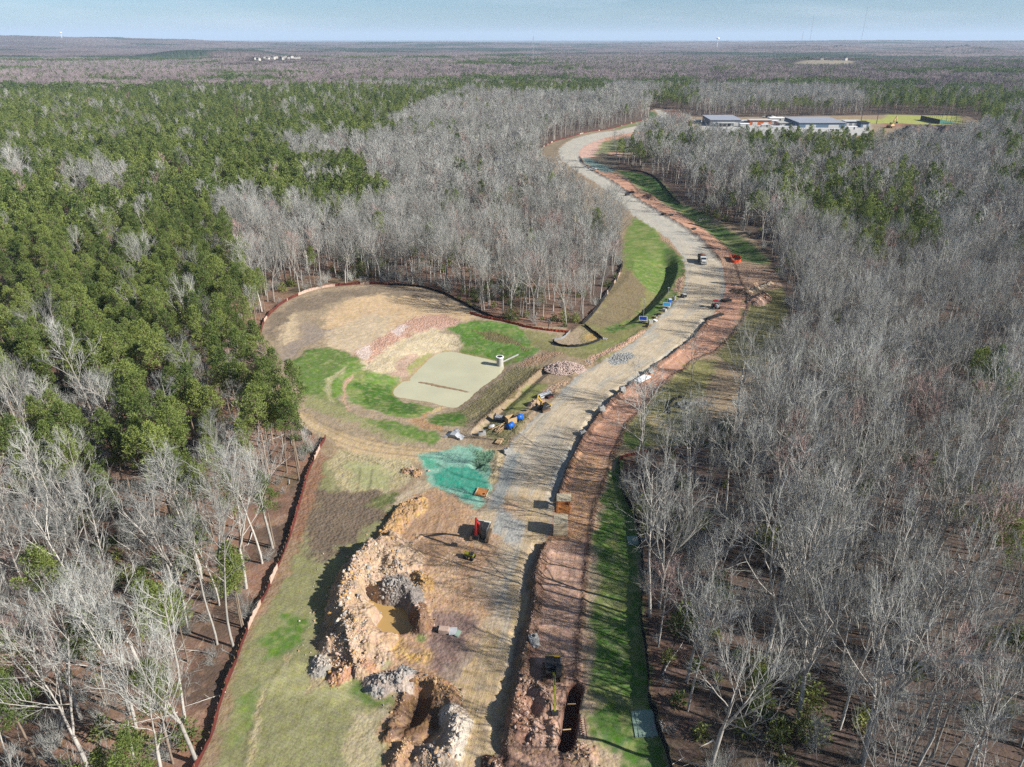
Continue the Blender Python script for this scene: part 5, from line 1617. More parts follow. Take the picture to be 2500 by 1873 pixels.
# ------------------------------------------------------------------ air
def build_haze():
    me = bpy.data.meshes.new('haze')
    x, z0, z1 = 50000.0, -60.0, 400.0
    v = [(-x, -900, z0), (x, -900, z0), (x, x, z0), (-x, x, z0), (-x, -800, z1), (x, -800, z1), (x, x, z1), (-x, x, z1)]
    me.from_pydata(v, [], [(0, 3, 2, 1), (4, 5, 6, 7), (0, 1, 5, 4), (1, 2, 6, 5), (2, 3, 7, 6), (3, 0, 4, 7)])
    m = bpy.data.materials.new('air'); m.use_nodes = True
    nt = m.node_tree; nt.nodes.clear()
    pv = nt.nodes.new('ShaderNodeVolumePrincipled'); out = nt.nodes.new('ShaderNodeOutputMaterial')
    pv.inputs['Color'].default_value = (0.62, 0.79, 1.0, 1)
    pv.inputs['Density'].default_value = HAZE
    pv.inputs['Anisotropy'].default_value = 0.0
    nt.links.new(pv.outputs[0], out.inputs['Volume'])
    me.materials.append(m)
    o = link(bpy.data.objects.new('haze', me))
    tag(o, 'pale blue air between the camera and the far woods', 'haze', kind='stuff')


HAZE = 5.0e-5
build_haze()

# ------------------------------------------------------------------ mesh builder for made things
class MB:
    def __init__(s):
        s.bm = bmesh.new()

    def _add(s, res, M):
        vs = [v for v in res['verts']]
        bmesh.ops.transform(s.bm, matrix=M, verts=vs)
        return s

    def box(s, c, d, rot=(0, 0, 0), bev=0.0, taper=None):
        r = bmesh.ops.create_cube(s.bm, size=1.0)
        vs = r['verts']
        if taper:
            for v in vs:
                if v.co.z > 0: v.co.x *= taper[0]; v.co.y *= taper[1]
        M = Matrix.Translation(c) @ Euler(rot).to_matrix().to_4x4() @ Matrix.Diagonal((d[0], d[1], d[2], 1))
        bmesh.ops.transform(s.bm, matrix=M, verts=vs)
        if bev:
            es = list({e for v in vs for e in v.link_edges})
            bmesh.ops.bevel(s.bm, geom=es, offset=bev, segments=1, affect='EDGES')
        return s

    def cyl(s, p0, p1, r, n=12, r2=None, caps=True):
        p0, p1 = Vector(p0), Vector(p1)
        d = p1 - p0
        res = bmesh.ops.create_cone(s.bm, cap_ends=caps, segments=n, radius1=r, radius2=r if r2 is None else r2, depth=d.length)
        M = Matrix.Translation((p0 + p1) / 2) @ d.to_track_quat('Z', 'Y').to_matrix().to_4x4()
        return s._add(res, M)

    def ball(s, c, d, sub=2):
        res = bmesh.ops.create_icosphere(s.bm, subdivisions=sub, radius=0.5)
        return s._add(res, Matrix.Translation(c) @ Matrix.Diagonal((d[0], d[1], d[2], 1)))

    def prism(s, prof, y0, y1):
        """closed outline in x-z pushed along y"""
        a = [s.bm.verts.new((x, y0, z)) for x, z in prof]
        b = [s.bm.verts.new((x, y1, z)) for x, z in prof]
        n = len(prof)
        s.bm.faces.new(a); s.bm.faces.new(b[::-1])
        for i in range(n):
            s.bm.faces.new((a[i], b[i], b[(i + 1) % n], a[(i + 1) % n]))
        return s

    def build(s, name, m, parent=None, smooth=False, label=None):
        bmesh.ops.recalc_face_normals(s.bm, faces=s.bm.faces)
        me = bpy.data.meshes.new(name)
        s.bm.to_mesh(me); s.bm.free()
        me.materials.append(m)
        if smooth:
            me.polygons.foreach_set('use_smooth', [True] * len(me.polygons))
        o = link(bpy.data.objects.new(name, me), parent)
        if label: o['label'] = label
        return o


M_ = {}


def C_(name, c=None, **k):
    if name not in M_:
        M_[name] = mat(name, c, **k)
    return M_[name]


C_('red_paint', (190, 44, 40), rough=.5, var=.15); C_('yellow_paint', (214, 176, 50), rough=.5, var=.15); C_('white_paint', (226, 226, 222), rough=.5, var=.06)
C_('dark_metal', (52, 52, 54), rough=.6); C_('track_steel', (126, 104, 84), rough=.85, var=.25); C_('glass_dark', (40, 50, 58), rough=.1, var=.02, spec=.6)
C_('rubber', (44, 43, 42), rough=.85); C_('concrete', (196, 194, 188), rough=.9, var=.12); C_('galvanised', (176, 180, 184), rough=.45, metal=.3)
C_('blue_plastic', (24, 104, 205), rough=.45, var=.08); C_('pale_blue', (60, 150, 200), rough=.5); C_('plywood', (206, 176, 132), rough=.85, var=.15, scale=3)
C_('cream_steel', (216, 200, 168), rough=.7, var=.12); C_('rusty_steel', (198, 132, 76), rough=.8, var=.25); C_('fence_red', (104, 46, 38), rough=.85, var=.2, scale=.4)
C_('fence_black', (40, 40, 42), rough=.85, var=.2); C_('fence_pale', (206, 178, 160), rough=.9); C_('orange_mesh', (230, 84, 40), rough=.7); C_('stake_wood', (170, 140, 108), rough=.9)
C_('rock_pink', (214, 190, 178), rough=.92, var=.3, scale=.8, rnd=.0); C_('rock_grey', (176, 174, 170), rough=.92, var=.3, scale=.8); C_('solar_blue', (30, 60, 140), rough=.2, spec=.5)
C_('roof_grey', (176, 180, 190), rough=.5, var=.05, scale=.1); C_('wall_grey', (140, 146, 154), rough=.7, var=.08, scale=.2); C_('wall_blue', (110, 134, 158), rough=.7, var=.08, scale=.2)
C_('orange_wall', (204, 106, 44), rough=.6, var=.08, scale=.2); C_('house_wall', (214, 208, 198), rough=.8, var=.05); C_('house_roof', (120, 116, 114), rough=.9); C_('brick_wall', (150, 110, 92), rough=.9)
C_('green_mat', (152, 176, 158), rough=.9, var=.08, scale=1); C_('court_green', (92, 150, 130), rough=.8, var=.04); C_('tan_paint', (224, 184, 132), rough=.6); C_('load_soil', (120, 78, 60), rough=.95, var=.3, scale=3, bump_s=.6)
C_('silver_sheet', (206, 208, 210), rough=.4, metal=.2, var=.15); C_('white_board', (250, 250, 250), rough=.6, var=.03, k=.85); C_('lumber', (204, 172, 132), rough=.85, var=.2, scale=4)
C_('olive_paint', (150, 150, 40), rough=.5, var=.2); C_('light_glass', (235, 235, 225), rough=.2); C_('dark_wood', (110, 66, 54), rough=.9)


def excavator(name, label, px, c, rz, body, boomc, sc=1.0, boom_up=48, stick_dn=-75, cab_col=None, b_len=5.6, s_len=2.9, roof=None, xy=None):
    p = PH(*px, c=c) if xy is None else xy
    t = thing(name, label, 'excavator', p, rz, 'excavators on the site', sc)
    dm, gl = C_('dark_metal'), C_('glass_dark')
    for sy in (-1, 1):
        m = MB()
        m.prism([(-1.75, .12), (-2.0, .45), (-1.75, .85), (1.75, .85), (2.0, .45), (1.75, .12), (1.5, 0), (-1.5, 0)], sy * 1.5 - .32, sy * 1.5 + .32)
        for k in range(13):
            m.box((-1.7 + k * .283, sy * 1.5, .875), (.10, .66, .05))
        m.build('track', C_('track_steel'), t)
    MB().box((0, 0, .55), (2.2, 2.4, .4)).cyl((0, 0, .7), (0, 0, 1.02), .7, 20).build('undercarriage', dm, t)
    MB().box((-.55, 0, 1.45), (3.7, 2.75, .8), bev=.08).box((-.75, -.55, 2.02), (2.6, 1.5, .45), bev=.06).box((-1.2, .75, 1.98), (1.5, 1.1, .3), bev=.04).build('engine_house', roof or body, t)
    MB().cyl((-2.35, -1.3, 1.5), (-2.35, 1.3, 1.5), .48, 14).box((-2.2, 0, 1.5), (.5, 2.62, .92), bev=.06).build('counterweight', C_('white_paint') if cab_col is None else cab_col, t)
    cb = MB().prism([(.1, 1.05), (1.62, 1.05), (1.72, 1.7), (1.3, 2.78), (.15, 2.85)], .42, 1.36).build('cab', dm if roof is None else roof, t)
    MB().prism([(.2, 1.75), (1.66, 1.75), (1.33, 2.68), (.25, 2.72)], .40, 1.38).build('window', gl, cb)
    MB().cyl((-1.5, -.9, 2.2), (-1.5, -.9, 2.62), .07, 8).build('exhaust_pipe', dm, t)
    for y_ in (-1.36, 1.36):
        MB().box((-.7, y_, 2.1), (2.2, .03, .04)).cyl((-1.7, y_, 1.85), (-1.7, y_, 2.1), .02, 6).cyl((.3, y_, 1.85), (.3, y_, 2.1), .02, 6).build('handrail', C_('light_glass'), t)
    a = math.radians(boom_up); base = Vector((1.0, 0, 1.5))
    mid = base + Vector((math.cos(a + .25), 0, math.sin(a + .25))) * b_len * .5
    end = mid + Vector((math.cos(a - .3), 0, math.sin(a - .3))) * b_len * .5
    m = MB()
    for q0, q1, w0, w1 in ((base, mid, .36, .5), (mid, end, .5, .3)):
        d = (q1 - q0).normalized(); nrm = Vector((-d.z, 0, d.x))
        m.prism([((q0 - nrm * w0 / 2).x, (q0 - nrm * w0 / 2).z), ((q1 - nrm * w1 / 2).x, (q1 - nrm * w1 / 2).z), ((q1 + nrm * w1 / 2).x, (q1 + nrm * w1 / 2).z), ((q0 + nrm * w0 / 2).x, (q0 + nrm * w0 / 2).z)], -.2, .2)
    m.build('boom', boomc, t)
    b = math.radians(stick_dn); d = Vector((math.cos(b), 0, math.sin(b))); nrm = Vector((-d.z, 0, d.x))
    s0 = end - d * .7; s1 = end + d * s_len
    MB().prism([((s0 - nrm * .12).x, (s0 - nrm * .12).z), ((end - nrm * .28).x, (end - nrm * .28).z), ((s1 - nrm * .12).x, (s1 - nrm * .12).z), ((s1 + nrm * .12).x, (s1 + nrm * .12).z), ((end + nrm * .2).x, (end + nrm * .2).z), ((s0 + nrm * .12).x, (s0 + nrm * .12).z)], -.15, .15).build('stick', boomc, t)
    for y_ in (-.32, .32):
        MB().cyl(base + Vector((.5, y_, -.1)), mid + Vector((0, y_, -.15)), .09, 8).build('boom_cylinder', dm, t)
    MB().cyl(mid + Vector((0, 0, .35)), s0 + Vector((0, 0, .05)), .09, 8).build('stick_cylinder', dm, t)
    bp = s1
    bk = MB().prism([(bp.x - .15, bp.z + .1), (bp.x + .3, bp.z + .05), (bp.x + .45, bp.z - .55), (bp.x + .1, bp.z - 1.0), (bp.x - .75, bp.z - .85), (bp.x - .2, bp.z - .72), (bp.x + .1, bp.z - .5)], -.55, .55).build('bucket', dm if sc > .5 else boomc, t)
    for k in range(5):
        MB().box((bp.x - .82, -.45 + k * .225, bp.z - .86), (.2, .07, .05)).build('tooth', C_('track_steel'), bk)
    return t


def wheel(t, x, y, r, w, rim=None):
    w_ = MB().cyl((x, y - w / 2, r), (x, y + w / 2, r), r, 18).build('wheel', C_('rubber'), t)
    MB().cyl((x, y - w / 2 - .015, r), (x, y + w / 2 + .015, r), r * .5, 12).build('rim', rim or C_('galvanised'), w_)


def build_machines():
    excavator('excavator', 'red-armed excavator with dark house parked on the bare tan pad', (460, 775), 'c', math.radians(-101), C_('dark_metal'), C_('red_paint'), .92, boom_up=62, stick_dn=-78, cab_col=C_('white_paint'), b_len=5.9)
    excavator('excavator', 'yellow and black excavator digging the trench on the red strip', (738, 725), 'f', math.radians(-91), C_('dark_metal'), C_('olive_paint'), .80, boom_up=22, stick_dn=-38, b_len=5.8, s_len=3.2, cab_col=C_('yellow_paint'))
    excavator('mini_excavator', 'small yellow excavator with black cab at the left road edge by the pipes', (1205, 925), 'b', math.radians(-142), C_('dark_metal'), C_('yellow_paint'), .66, boom_up=70, stick_dn=-85, cab_col=C_('yellow_paint'))
    excavator('excavator', 'far tan excavator with its arm raised by the playing field', (690, 400), 'n', math.radians(35), C_('tan_paint'), C_('tan_paint'), 1.7, boom_up=55, stick_dn=-70, cab_col=C_('tan_paint'))
    # trench roller
    t = thing('trench_roller', 'small yellow and black trench roller in front of the red-armed excavator', 'roller', PH(355, 970, 'c'), math.radians(158))
    MB().box((0, 0, .85), (1.7, .75, .5), bev=.08).build('body', C_('olive_paint'), t)
    MB().box((-.45, 0, 1.15), (.7, .68, .16), bev=.04).build('hood', C_('dark_metal'), t)
    for x in (-.6, .6):
        for y in (-.42, .42):
            m = MB().cyl((x, y - .2, .36), (x, y + .2, .36), .34, 16)
            for k in range(10):
                a = k * .628
                m.box((x + math.cos(a) * .35, y, .36 + math.sin(a) * .35), (.07, .34, .07), (0, -a, 0))
            m.build('drum', C_('dark_metal'), t)
    MB().cyl((.7, -.25, 1.0), (.85, -.25, 1.4), .03, 6).cyl((.7, .25, 1.0), (.85, .25, 1.4), .03, 6).cyl((.85, -.25, 1.4), (.85, .25, 1.4), .03, 6).build('handle', C_('yellow_paint'), t)

    # dump truck
    t = thing('dump_truck', 'white dump truck with brown load driving toward the viewer on the road', 'truck', PH(1158, 520, 'i'), math.radians(-93))
    MB().box((-.2, 0, .85), (7.6, .9, .3)).build('chassis', C_('dark_metal'), t)
    MB().prism([(-3.9, 1.1), (.3, 1.1), (.3, 2.7), (-3.9, 2.5)], -1.25, 1.25).box((.55, 0, 2.75), (.9, 2.45, .08)).build('tipper_body', C_('dark_metal'), t)
    MB().ball((-1.8, 0, 2.45), (3.9, 2.2, 1.3), 3).build('load', C_('load_soil'), t)
    cb = MB().prism([(.7, .95), (2.3, .95), (2.3, 1.8), (2.0, 2.75), (.8, 2.8)], -1.1, 1.1).build('cab', C_('white_paint'), t)
    MB().prism([(2.33, 1.85), (2.08, 2.55), (2.04, 2.55), (2.28, 1.85)], -.98, .98).build('windscreen', C_('glass_dark'), cb)
    for y in (-1.12, 1.12):
        MB().box((1.5, y, 2.1), (.8, .03, .6)).build('side_window', C_('glass_dark'), cb)
        MB().box((2.1, y * 1.2, 2.1), (.12, .2, .5)).build('mirror', C_('dark_metal'), cb)
    MB().prism([(2.3, .8), (3.75, .8), (3.75, 1.5), (2.3, 1.8)], -.85, .85).build('bonnet', C_('white_paint'), t)
    MB().box((3.78, 0, 1.15), (.05, 1.0, .6)).build('grille', C_('galvanised'), t)
    MB().box((3.85, 0, .6), (.2, 2.3, .3), bev=.03).build('bumper', C_('white_paint'), t)
    for y in (-1.0, 1.0):
        MB().box((3.5, y, 1.05), (.5, .4, .45), bev=.06).build('fender', C_('white_paint'), t)
        MB().box((3.78, y, 1.1), (.04, .22, .18)).build('headlight', C_('light_glass'), t)
        for x, r in ((2.9, .52), (-1.2, .52), (-2.5, .52)):
            wheel(t, x, y, r, .36 if x > 0 else .5)

    # small red tractor-like machine
    t = thing('tractor', 'small machine with red canopy and white nose parked on the road edge', 'tractor', PH(1280, 930, 'i'), math.radians(-80))
    MB().box((.9, 0, 1.1), (1.5, .9, .7), bev=.1).build('bonnet', C_('white_paint'), t)
    MB().box((-.5, 0, .95), (1.4, 1.4, .6), bev=.06).build('body', C_('red_paint'), t)
    MB().box((-.4, 0, 2.45), (1.9, 1.7, .12), bev=.04).build('canopy', C_('red_paint'), t)
    for x in (-1.1, .3):
        for y in (-.7, .7):
            MB().cyl((x, y, 1.1), (x, y, 2.4), .04, 6).build('post', C_('dark_metal'), t)
    MB().box((-.5, 0, 1.4), (.5, .5, .35), bev=.05).build('seat', C_('dark_metal'), t)
    for y in (-.8, .8):
        wheel(t, -.7, y, .7, .4); wheel(t, 1.2, y * .85, .42, .28)

    def car(name, label, p, rz, bodyc, pick=False, sc=1.0, cat='car', group=None):
        t = thing(name, label, cat, p, rz, group, sc)
        MB().prism([(-2.6, .45), (2.5, .45), (2.6, .95), (1.3, 1.1), (-2.6, 1.1)], -.95, .95).build('body', bodyc, t)
        MB().prism([(-2.3 if not pick else -.5, 1.1), (1.3, 1.1), (.55, 1.75), (-.35 if pick else -2.0, 1.78)], -.85, .85).build('cabin', C_('glass_dark'), t)
        MB().box((0.05 if pick else -.75, 0, 1.8), (1.0 if pick else 2.3, 1.5, .06)).build('roof', bodyc, t)
        for x in (-1.6, 1.6):
            for y in (-.85, .85):
                wheel(t, x, y, .38, .24)
        return t
    car('pickup_truck', 'white pickup parked where the far road bends right', PH(545, 720, 'h'), math.radians(-10), C_('white_paint'), True, cat='pickup')
    # small dark rollers or carts far up the road
    for (x, y, lb) in ((855, 950, 'dark low cart on the far road left of the brown soil heap'), (895, 928, 'dark low cart touching the ditch line of the far road'), (1075, 178, 'dark machine at the very end of the road')):
        t = thing('utility_cart', lb, 'cart', PH(x, y, 'h'), .4, 'dark carts on the far road')
        MB().box((0, 0, .8), (2.6, 1.3, .5), bev=.1).build('body', C_('dark_metal'), t)
        MB().box((-.3, 0, 1.85), (1.4, 1.3, .08)).cyl((-.9, -.6, 1), (-.9, -.6, 1.85), .04, 6).cyl((-.9, .6, 1), (-.9, .6, 1.85), .04, 6).cyl((.35, -.6, 1), (.35, -.6, 1.85), .04, 6).cyl((.35, .6, 1), (.35, .6, 1.85), .04, 6).build('canopy', C_('dark_metal'), t)
        for xx in (-.9, .9):
            for yy in (-.7, .7):
                wheel(t, xx, yy, .42, .3)

    # lot vehicles at the far site
    for k, (x, y, lb) in enumerate(((985, 258, 'white van at the left of the far parking row'), (1030, 262, 'dark car in the middle of the far parking row'), (1083, 262, 'white van at the right of the far parking row'), (175, 300, 'blue and white van left of the grey metal hall'), (700, 345, 'white van between the metal hall and the orange trailer'))):
        car('parked_car', lb, PH(x, y, 'm'), .3 * k, C_('white_paint') if k in (0, 2, 4) else (C_('dark_metal') if k == 1 else C_('pale_blue')), sc=1.35, cat='van' if 'van' in lb else 'car', group='vehicles parked at the far site')


def build_site_things():
    # trench shields
    t = thing('trench_shield', 'trench shield lying open with cream top plate and rusty inside', 'trench shield', PH(1200, 560, 'c'), math.radians(-4), 'steel trench shields on the red strip')
    MB().box((0, 1.2, 2.55), (2.7, 2.5, .14), bev=.02).build('top_plate', C_('cream_steel'), t)
    MB().box((0, 1.2, .1), (2.7, 2.5, .14), bev=.02).build('bottom_plate', C_('rusty_steel'), t)
    MB().box((0, 2.4, 1.3), (2.65, .1, 2.3)).build('back_plate', C_('rusty_steel'), t)
    for x in (-1.1, 1.1):
        for y in (.15, 2.2):
            MB().cyl((x, y, .17), (x, y, 2.48), .09, 8).build('spreader', C_('rusty_steel'), t)
    t = thing('trench_shield', 'closed pale trench shield standing below the open rusty one', 'trench shield', PH(1172, 775, 'c'), math.radians(-4), 'steel trench shields on the red strip')
    MB().box((0, .06, 1.4), (2.5, .12, 2.6), bev=.02).build('side_plate', C_('cream_steel'), t)
    MB().box((0, 2.74, 1.4), (2.5, .12, 2.6), bev=.02).build('side_plate', C_('cream_steel'), t)
    MB().box((0, 1.4, 2.76), (2.5, 2.8, .1), bev=.02).build('cover', C_('cream_steel'), t)
    for x in (-1.2, 1.2):
        MB().box((x, 1.4, 1.4), (.08, 2.5, 2.5)).build('end_plate', C_('cream_steel'), t)
    for z in (.5, 1.4, 2.3):
        MB().box((0, -.03, z), (2.5, .06, .1)).build('rib', C_('cream_steel'), t)
    # rusty plate
    t = thing('steel_plate', 'rusty tan plate lying on the teal sprayed slope beside the road', 'plate', PH(468, 383, 'c') + Vector((0, 0, .12)), math.radians(-14))
    MB().box((0, 0, .08), (2.4, 2.5, .08)).build('sheet', C_('rusty_steel'), t)
    for x in (-1.15, 1.15):
        MB().box((x, 0, .16), (.12, 2.5, .12)).build('rib', C_('cream_steel'), t)
    MB().cyl((.5, -.55, .12), (.5, -.55, .16), .28, 14).build('hole_shade', C_('dark_metal'), t)  # solid dark disc stands in for the shade inside a hole
    # inlets along the right road edge
    for x, y, lb, c in ((1555, 1145, 'grey concrete inlet box lowest in the row at the ditch line', 'b'), (1725, 925, 'grey concrete inlet box second from the bottom at the ditch line', 'b'),
                        (1912, 748, 'pale concrete inlet box just below the white slab', 'b'), (2160, 582, 'pale concrete inlet box just above the white slab', 'b'), (563, 430, 'white concrete inlet with round opening left of the red strip', 'f'),
                        (690, 20, 'small grey inlet frame at the left road edge above the teal slope', 'c')):
        t = thing('concrete_inlet', lb, 'drain inlet', PH(x, y, c) - Vector((0, 0, .15)), .3, 'concrete inlets along the road edges')
        MB().box((0, 0, .55), (1.35, 1.2, 1.1), bev=.03).build('box', C_('concrete'), t)
        MB().cyl((0, .1, 1.1), (0, .1, 1.24), .42, 18).build('ring', C_('concrete'), t)
        MB().cyl((0, .1, 1.2), (0, .1, 1.255), .30, 16).build('opening', C_('dark_metal'), t)
        MB().box((.1, -.9, .25), (1.1, .5, .3), (0.2, 0, .1)).build('apron', C_('concrete'), t)
    # white slab
    t = thing('white_slab', 'bright white flat slab lying on the red strip', 'slab', PH(2090, 660, 'b') + Vector((0, 0, .1)), math.radians(46))
    MB().box((0, 0, .45), (5.0, 1.9, .3), bev=.02).build('panel', C_('white_board'), t)
    for x in (-1.8, 0, 1.8):
        MB().box((x, 0, .15), (.15, 1.7, .3)).build('skid', C_('lumber'), t)
    # laydown yard by the basin
    for x, y, r, lb in ((985, 1018, .5, 'blue drum tank right of the wooden crate'), (905, 1092, .9, 'blue drum tank beside the fan of loose lumber')):
        t = thing('water_tank', lb, 'tank', PH(x, y, 'b'), r, 'blue drum tanks by the basin')
        MB().cyl((-.75, 0, .85), (.75, 0, .85), .68, 24).ball((-.75, 0, .85), (.5, 1.34, 1.34), 3).ball((.75, 0, .85), (.5, 1.34, 1.34), 3).build('tank', C_('blue_plastic'), t, True)
        MB().box((-.45, 0, .1), (.15, 1.2, .3)).box((.45, 0, .1), (.15, 1.2, .3)).build('cradle', C_('dark_metal'), t)
        MB().cyl((0, 0, 1.5), (0, 0, 1.62), .16, 12).build('cap', C_('dark_metal'), t)
    t = thing('wooden_crate', 'open tan wooden crate between the pipe rack and the blue tank', 'crate', PH(910, 1035, 'b'), math.radians(28))
    for sx, sy, dx, dy in ((0, -.85, 2.3, .07), (0, .85, 2.3, .07), (-1.12, 0, .07, 1.64), (1.12, 0, .07, 1.64)):
        MB().box((sx, sy, .75), (dx, dy, 1.5)).build('side_panel', C_('plywood'), t)
    MB().box((0, 0, .2), (2.15, 1.6, .1)).build('floor_panel', C_('plywood'), t)
    t = thing('pipe_rack', 'black rack stacked with grey pipe ends left of the wooden crate', 'rack', PH(810, 1010, 'b'), math.radians(-18))
    MB().box((0, 0, .15), (2.6, 1.6, .2)).box((-1.25, 0, .7), (.1, 1.6, 1.0)).box((1.25, 0, .7), (.1, 1.6, 1.0)).build('frame', C_('dark_metal'), t)
    for r in range(2):
        for k in range(7):
            MB().cyl((-1.05 + k * .34 + r * .1, -.75, .42 + r * .3), (-1.05 + k * .34 + r * .1, .75, .42 + r * .3), .15, 10).build('pipe', C_('galvanised'), t)
    rng = np.random.default_rng(5)
    t = thing('lumber_pile', 'fan of loose boards spilled left of the lower blue tank', 'lumber', PH(815, 1100, 'b'), 0)
    for k in range(16):
        a = rng.uniform(.1, 1.3) + .2
        x, y = rng.normal(0, .5, 2)
        MB().box((x, y, .1 + .05 * k), (rng.uniform(2, 4), .16, .06), (rng.normal(0, .05), rng.normal(0, .05), a)).build('board', C_('lumber'), t)
    t = thing('lumber_pile', 'small stack of boards standing alone at the left road edge', 'lumber', PH(805, 1215, 'b'), 1.2)
    for k in range(9):
        MB().box((rng.normal(0, .05), -.4 + (k % 3) * .4, .1 + (k // 3) * .14), (2.3, .34, .12), (0, 0, rng.normal(0, .05))).build('board', C_('lumber'), t)
    t = thing('wrapped_bundle', 'small silver bundle left of the loose boards', 'bundle', PH(735, 1080, 'b'), .3)
    MB().ball((0, 0, .3), (1.5, .9, .7), 2).ball((.4, .2, .35), (.9, .7, .6), 2).build('wrap', C_('silver_sheet'), t)
    MB().box((0, 0, .08), (1.5, 1.0, .14)).build('pallet', C_('lumber'), t)
    t = thing('culvert_end', 'pale grey metal culvert end section in the grass above the haul track', 'culvert', PH(400, 1165, 'b'), math.radians(-20))
    MB().prism([(-2.2, 0), (-1.5, .15), (-.6, .95), (.6, 1.0), (1.5, .25), (2.3, 0), (.7, .75), (-.6, .72)], -.9, .9).build('flared_end', C_('silver_sheet'), t)
    MB().cyl((-.1, .8, .55), (-.1, 1.9, .5), .62, 16).build('pipe', C_('silver_sheet'), t)
    MB().box((-1.3, -.9, .2), (1.5, .1, .5), (0, .3, .3)).box((1.3, -.9, .2), (1.5, .1, .5), (0, -.3, -.3)).build('wing', C_('silver_sheet'), t)
    t = thing('concrete_block', 'open grey concrete box between the culvert end and the silver bundle', 'concrete box', PH(650, 1148, 'b'), .2)
    MB().box((0, 0, .4), (1.7, 1.1, .8), bev=.04).build('box', C_('concrete'), t)
    MB().box((-.2, 0, .79), (.9, .7, .06)).build('opening', C_('dark_metal'), t)
    # pipes by the small excavator
    t = thing('pipe_stack', 'stack of grey pipes just above the small yellow excavator', 'pipes', PH(1205, 800, 'b'), math.radians(42))
    for k, (y, z) in enumerate(((-.75, .3), (-.2, .3), (.35, .3), (-.45, .78), (.1, .78))):
        MB().cyl((-1.9, y, z), (1.9, y, z), .26, 14, caps=False).build('pipe', C_('galvanised'), t)
    t = thing('metal_box', 'dark red flat box right of the grey pipe stack', 'box', PH(1258, 812, 'b'), .7)
    MB().box((0, 0, .3), (1.8, 1.0, .6), bev=.04).build('case', C_('fence_red'), t)
    MB().box((0, 0, .62), (1.85, 1.05, .06)).build('lid', C_('dark_metal'), t)
    # pond riser
    x, y = P(*S('b', 812, 492), -1.9)
    t = thing('pond_riser', 'white concrete riser standing in the pond corner with a pipe leading right', 'riser', (x, y, -3.6))
    MB().cyl((0, 0, 0), (0, 0, 3.1), .95, 28).build('barrel', C_('concrete'), t)
    MB().cyl((0, 0, 3.1), (0, 0, 3.35), 1.08, 28).build('collar', C_('white_board'), t)
    MB().cyl((0, 0, 3.3), (0, 0, 3.37), .8, 24).build('opening', C_('dark_metal'), t)
    MB().cyl((.8, .3, 1.6), (5.2, 2.2, 3.0), .24, 12).build('outlet_pipe', C_('concrete'), t)
    for k in range(3):
        MB().cyl((-1.15, -.3 + k * .3, .5), (-1.15, -.3 + k * .3, 3.5), .03, 5).build('rod', C_('galvanised'), t)
    # berm bar across the pond
    t0, t1 = P(*S('b', 100, 676), WATER_Z), P(*S('b', 515, 762), WATER_Z)
    a, b = Vector((*t0, WATER_Z)), Vector((*t1, WATER_Z))
    m = MB(); d = b - a
    for k in range(26):
        f = k / 25
        m.ball(a + d * f + Vector((0, rng.normal(0, .12), -.05)), (1.5, 1.3 * (1 - abs(f - .4) * .9), .34), 2)
    o = m.build('mud_bar', C_('mud', (158, 132, 104), rough=.9, var=.2))
    tag(o, 'thin brown mud bar crossing the pond between its two halves', 'mud bar')
    # mats
    for x, y, w, h, c, lb in ((1825, 812, 1.9, 2.4, 'c', 'small pale green mat at the dark fence on the upper verge'), (1558, 1172, 2.9, 4.0, 'f', 'large pale green mat at the dark fence on the lower verge')):
        p = PH(x, y, c)
        m = MB(); n = 6
        for i in range(n):
            for j in range(n):
                q = Vector(((i - n / 2 + .5) * w / n, (j - n / 2 + .5) * h / n, 0))
                z = HZ(p.x + q.x, p.y + q.y) - p.z
                m.box((q.x, q.y, z + .10), (w / n + .01, h / n + .01, .07))
        o = m.build('drainage_mat', C_('green_mat')); o.location = p; tag(o, lb, 'mat', 'pale mats at the dark fence')
    # ladder, spreader bars, boards at the trench
    t = thing('ladder', 'dark wooden ladder lying right of the trench', 'ladder', PH(1013, 1220, 'f') + Vector((0, 0, .1)), math.radians(92))
    for y in (-.25, .25):
        MB().box((0, y, .15), (2.9, .09, .08)).build('rail', C_('dark_wood'), t)
    for k in range(9):
        MB().box((-1.3 + k * .325, 0, .15), (.12, .5, .05)).build('rung', C_('fence_pale'), t)
    for (x0, y0, x1, y1, lb) in ((862, 1112, 935, 1112, 'pale bar braced across the upper part of the trench'), (818, 1340, 893, 1342, 'pale bar braced across the lower part of the trench')):
        a, b = PH(x0, y0, 'f'), PH(x1, y1, 'f')
        z = max(a.z, b.z, 0) + .1
        a.z = b.z = z
        o = MB().cyl(a, b, .07, 8).build('trench_brace', C_('tan_paint')); tag(o, lb, 'brace', 'braces across the open trench')
    t = thing('crate', 'low crate with dark openings and pale sheets on the purple-brown dirt', 'crate', PH(1415, 340, 'e'), -.1)
    MB().box((0, 0, .35), (1.5, 1.0, .7), bev=.03).build('box', C_('fence_pale'), t)
    MB().box((-.9, .1, .3), (.5, .9, .5)).build('recess', C_('dark_metal'), t)
    MB().box((1.4, .05, .2), (1.3, 1.4, .1), (.05, .06, .2)).build('sheet', C_('silver_sheet'), t)
    MB().box((2.2, -.3, .15), (.6, 1.2, .08), (.05, .1, -.3)).build('sheet', C_('green_mat'), t)
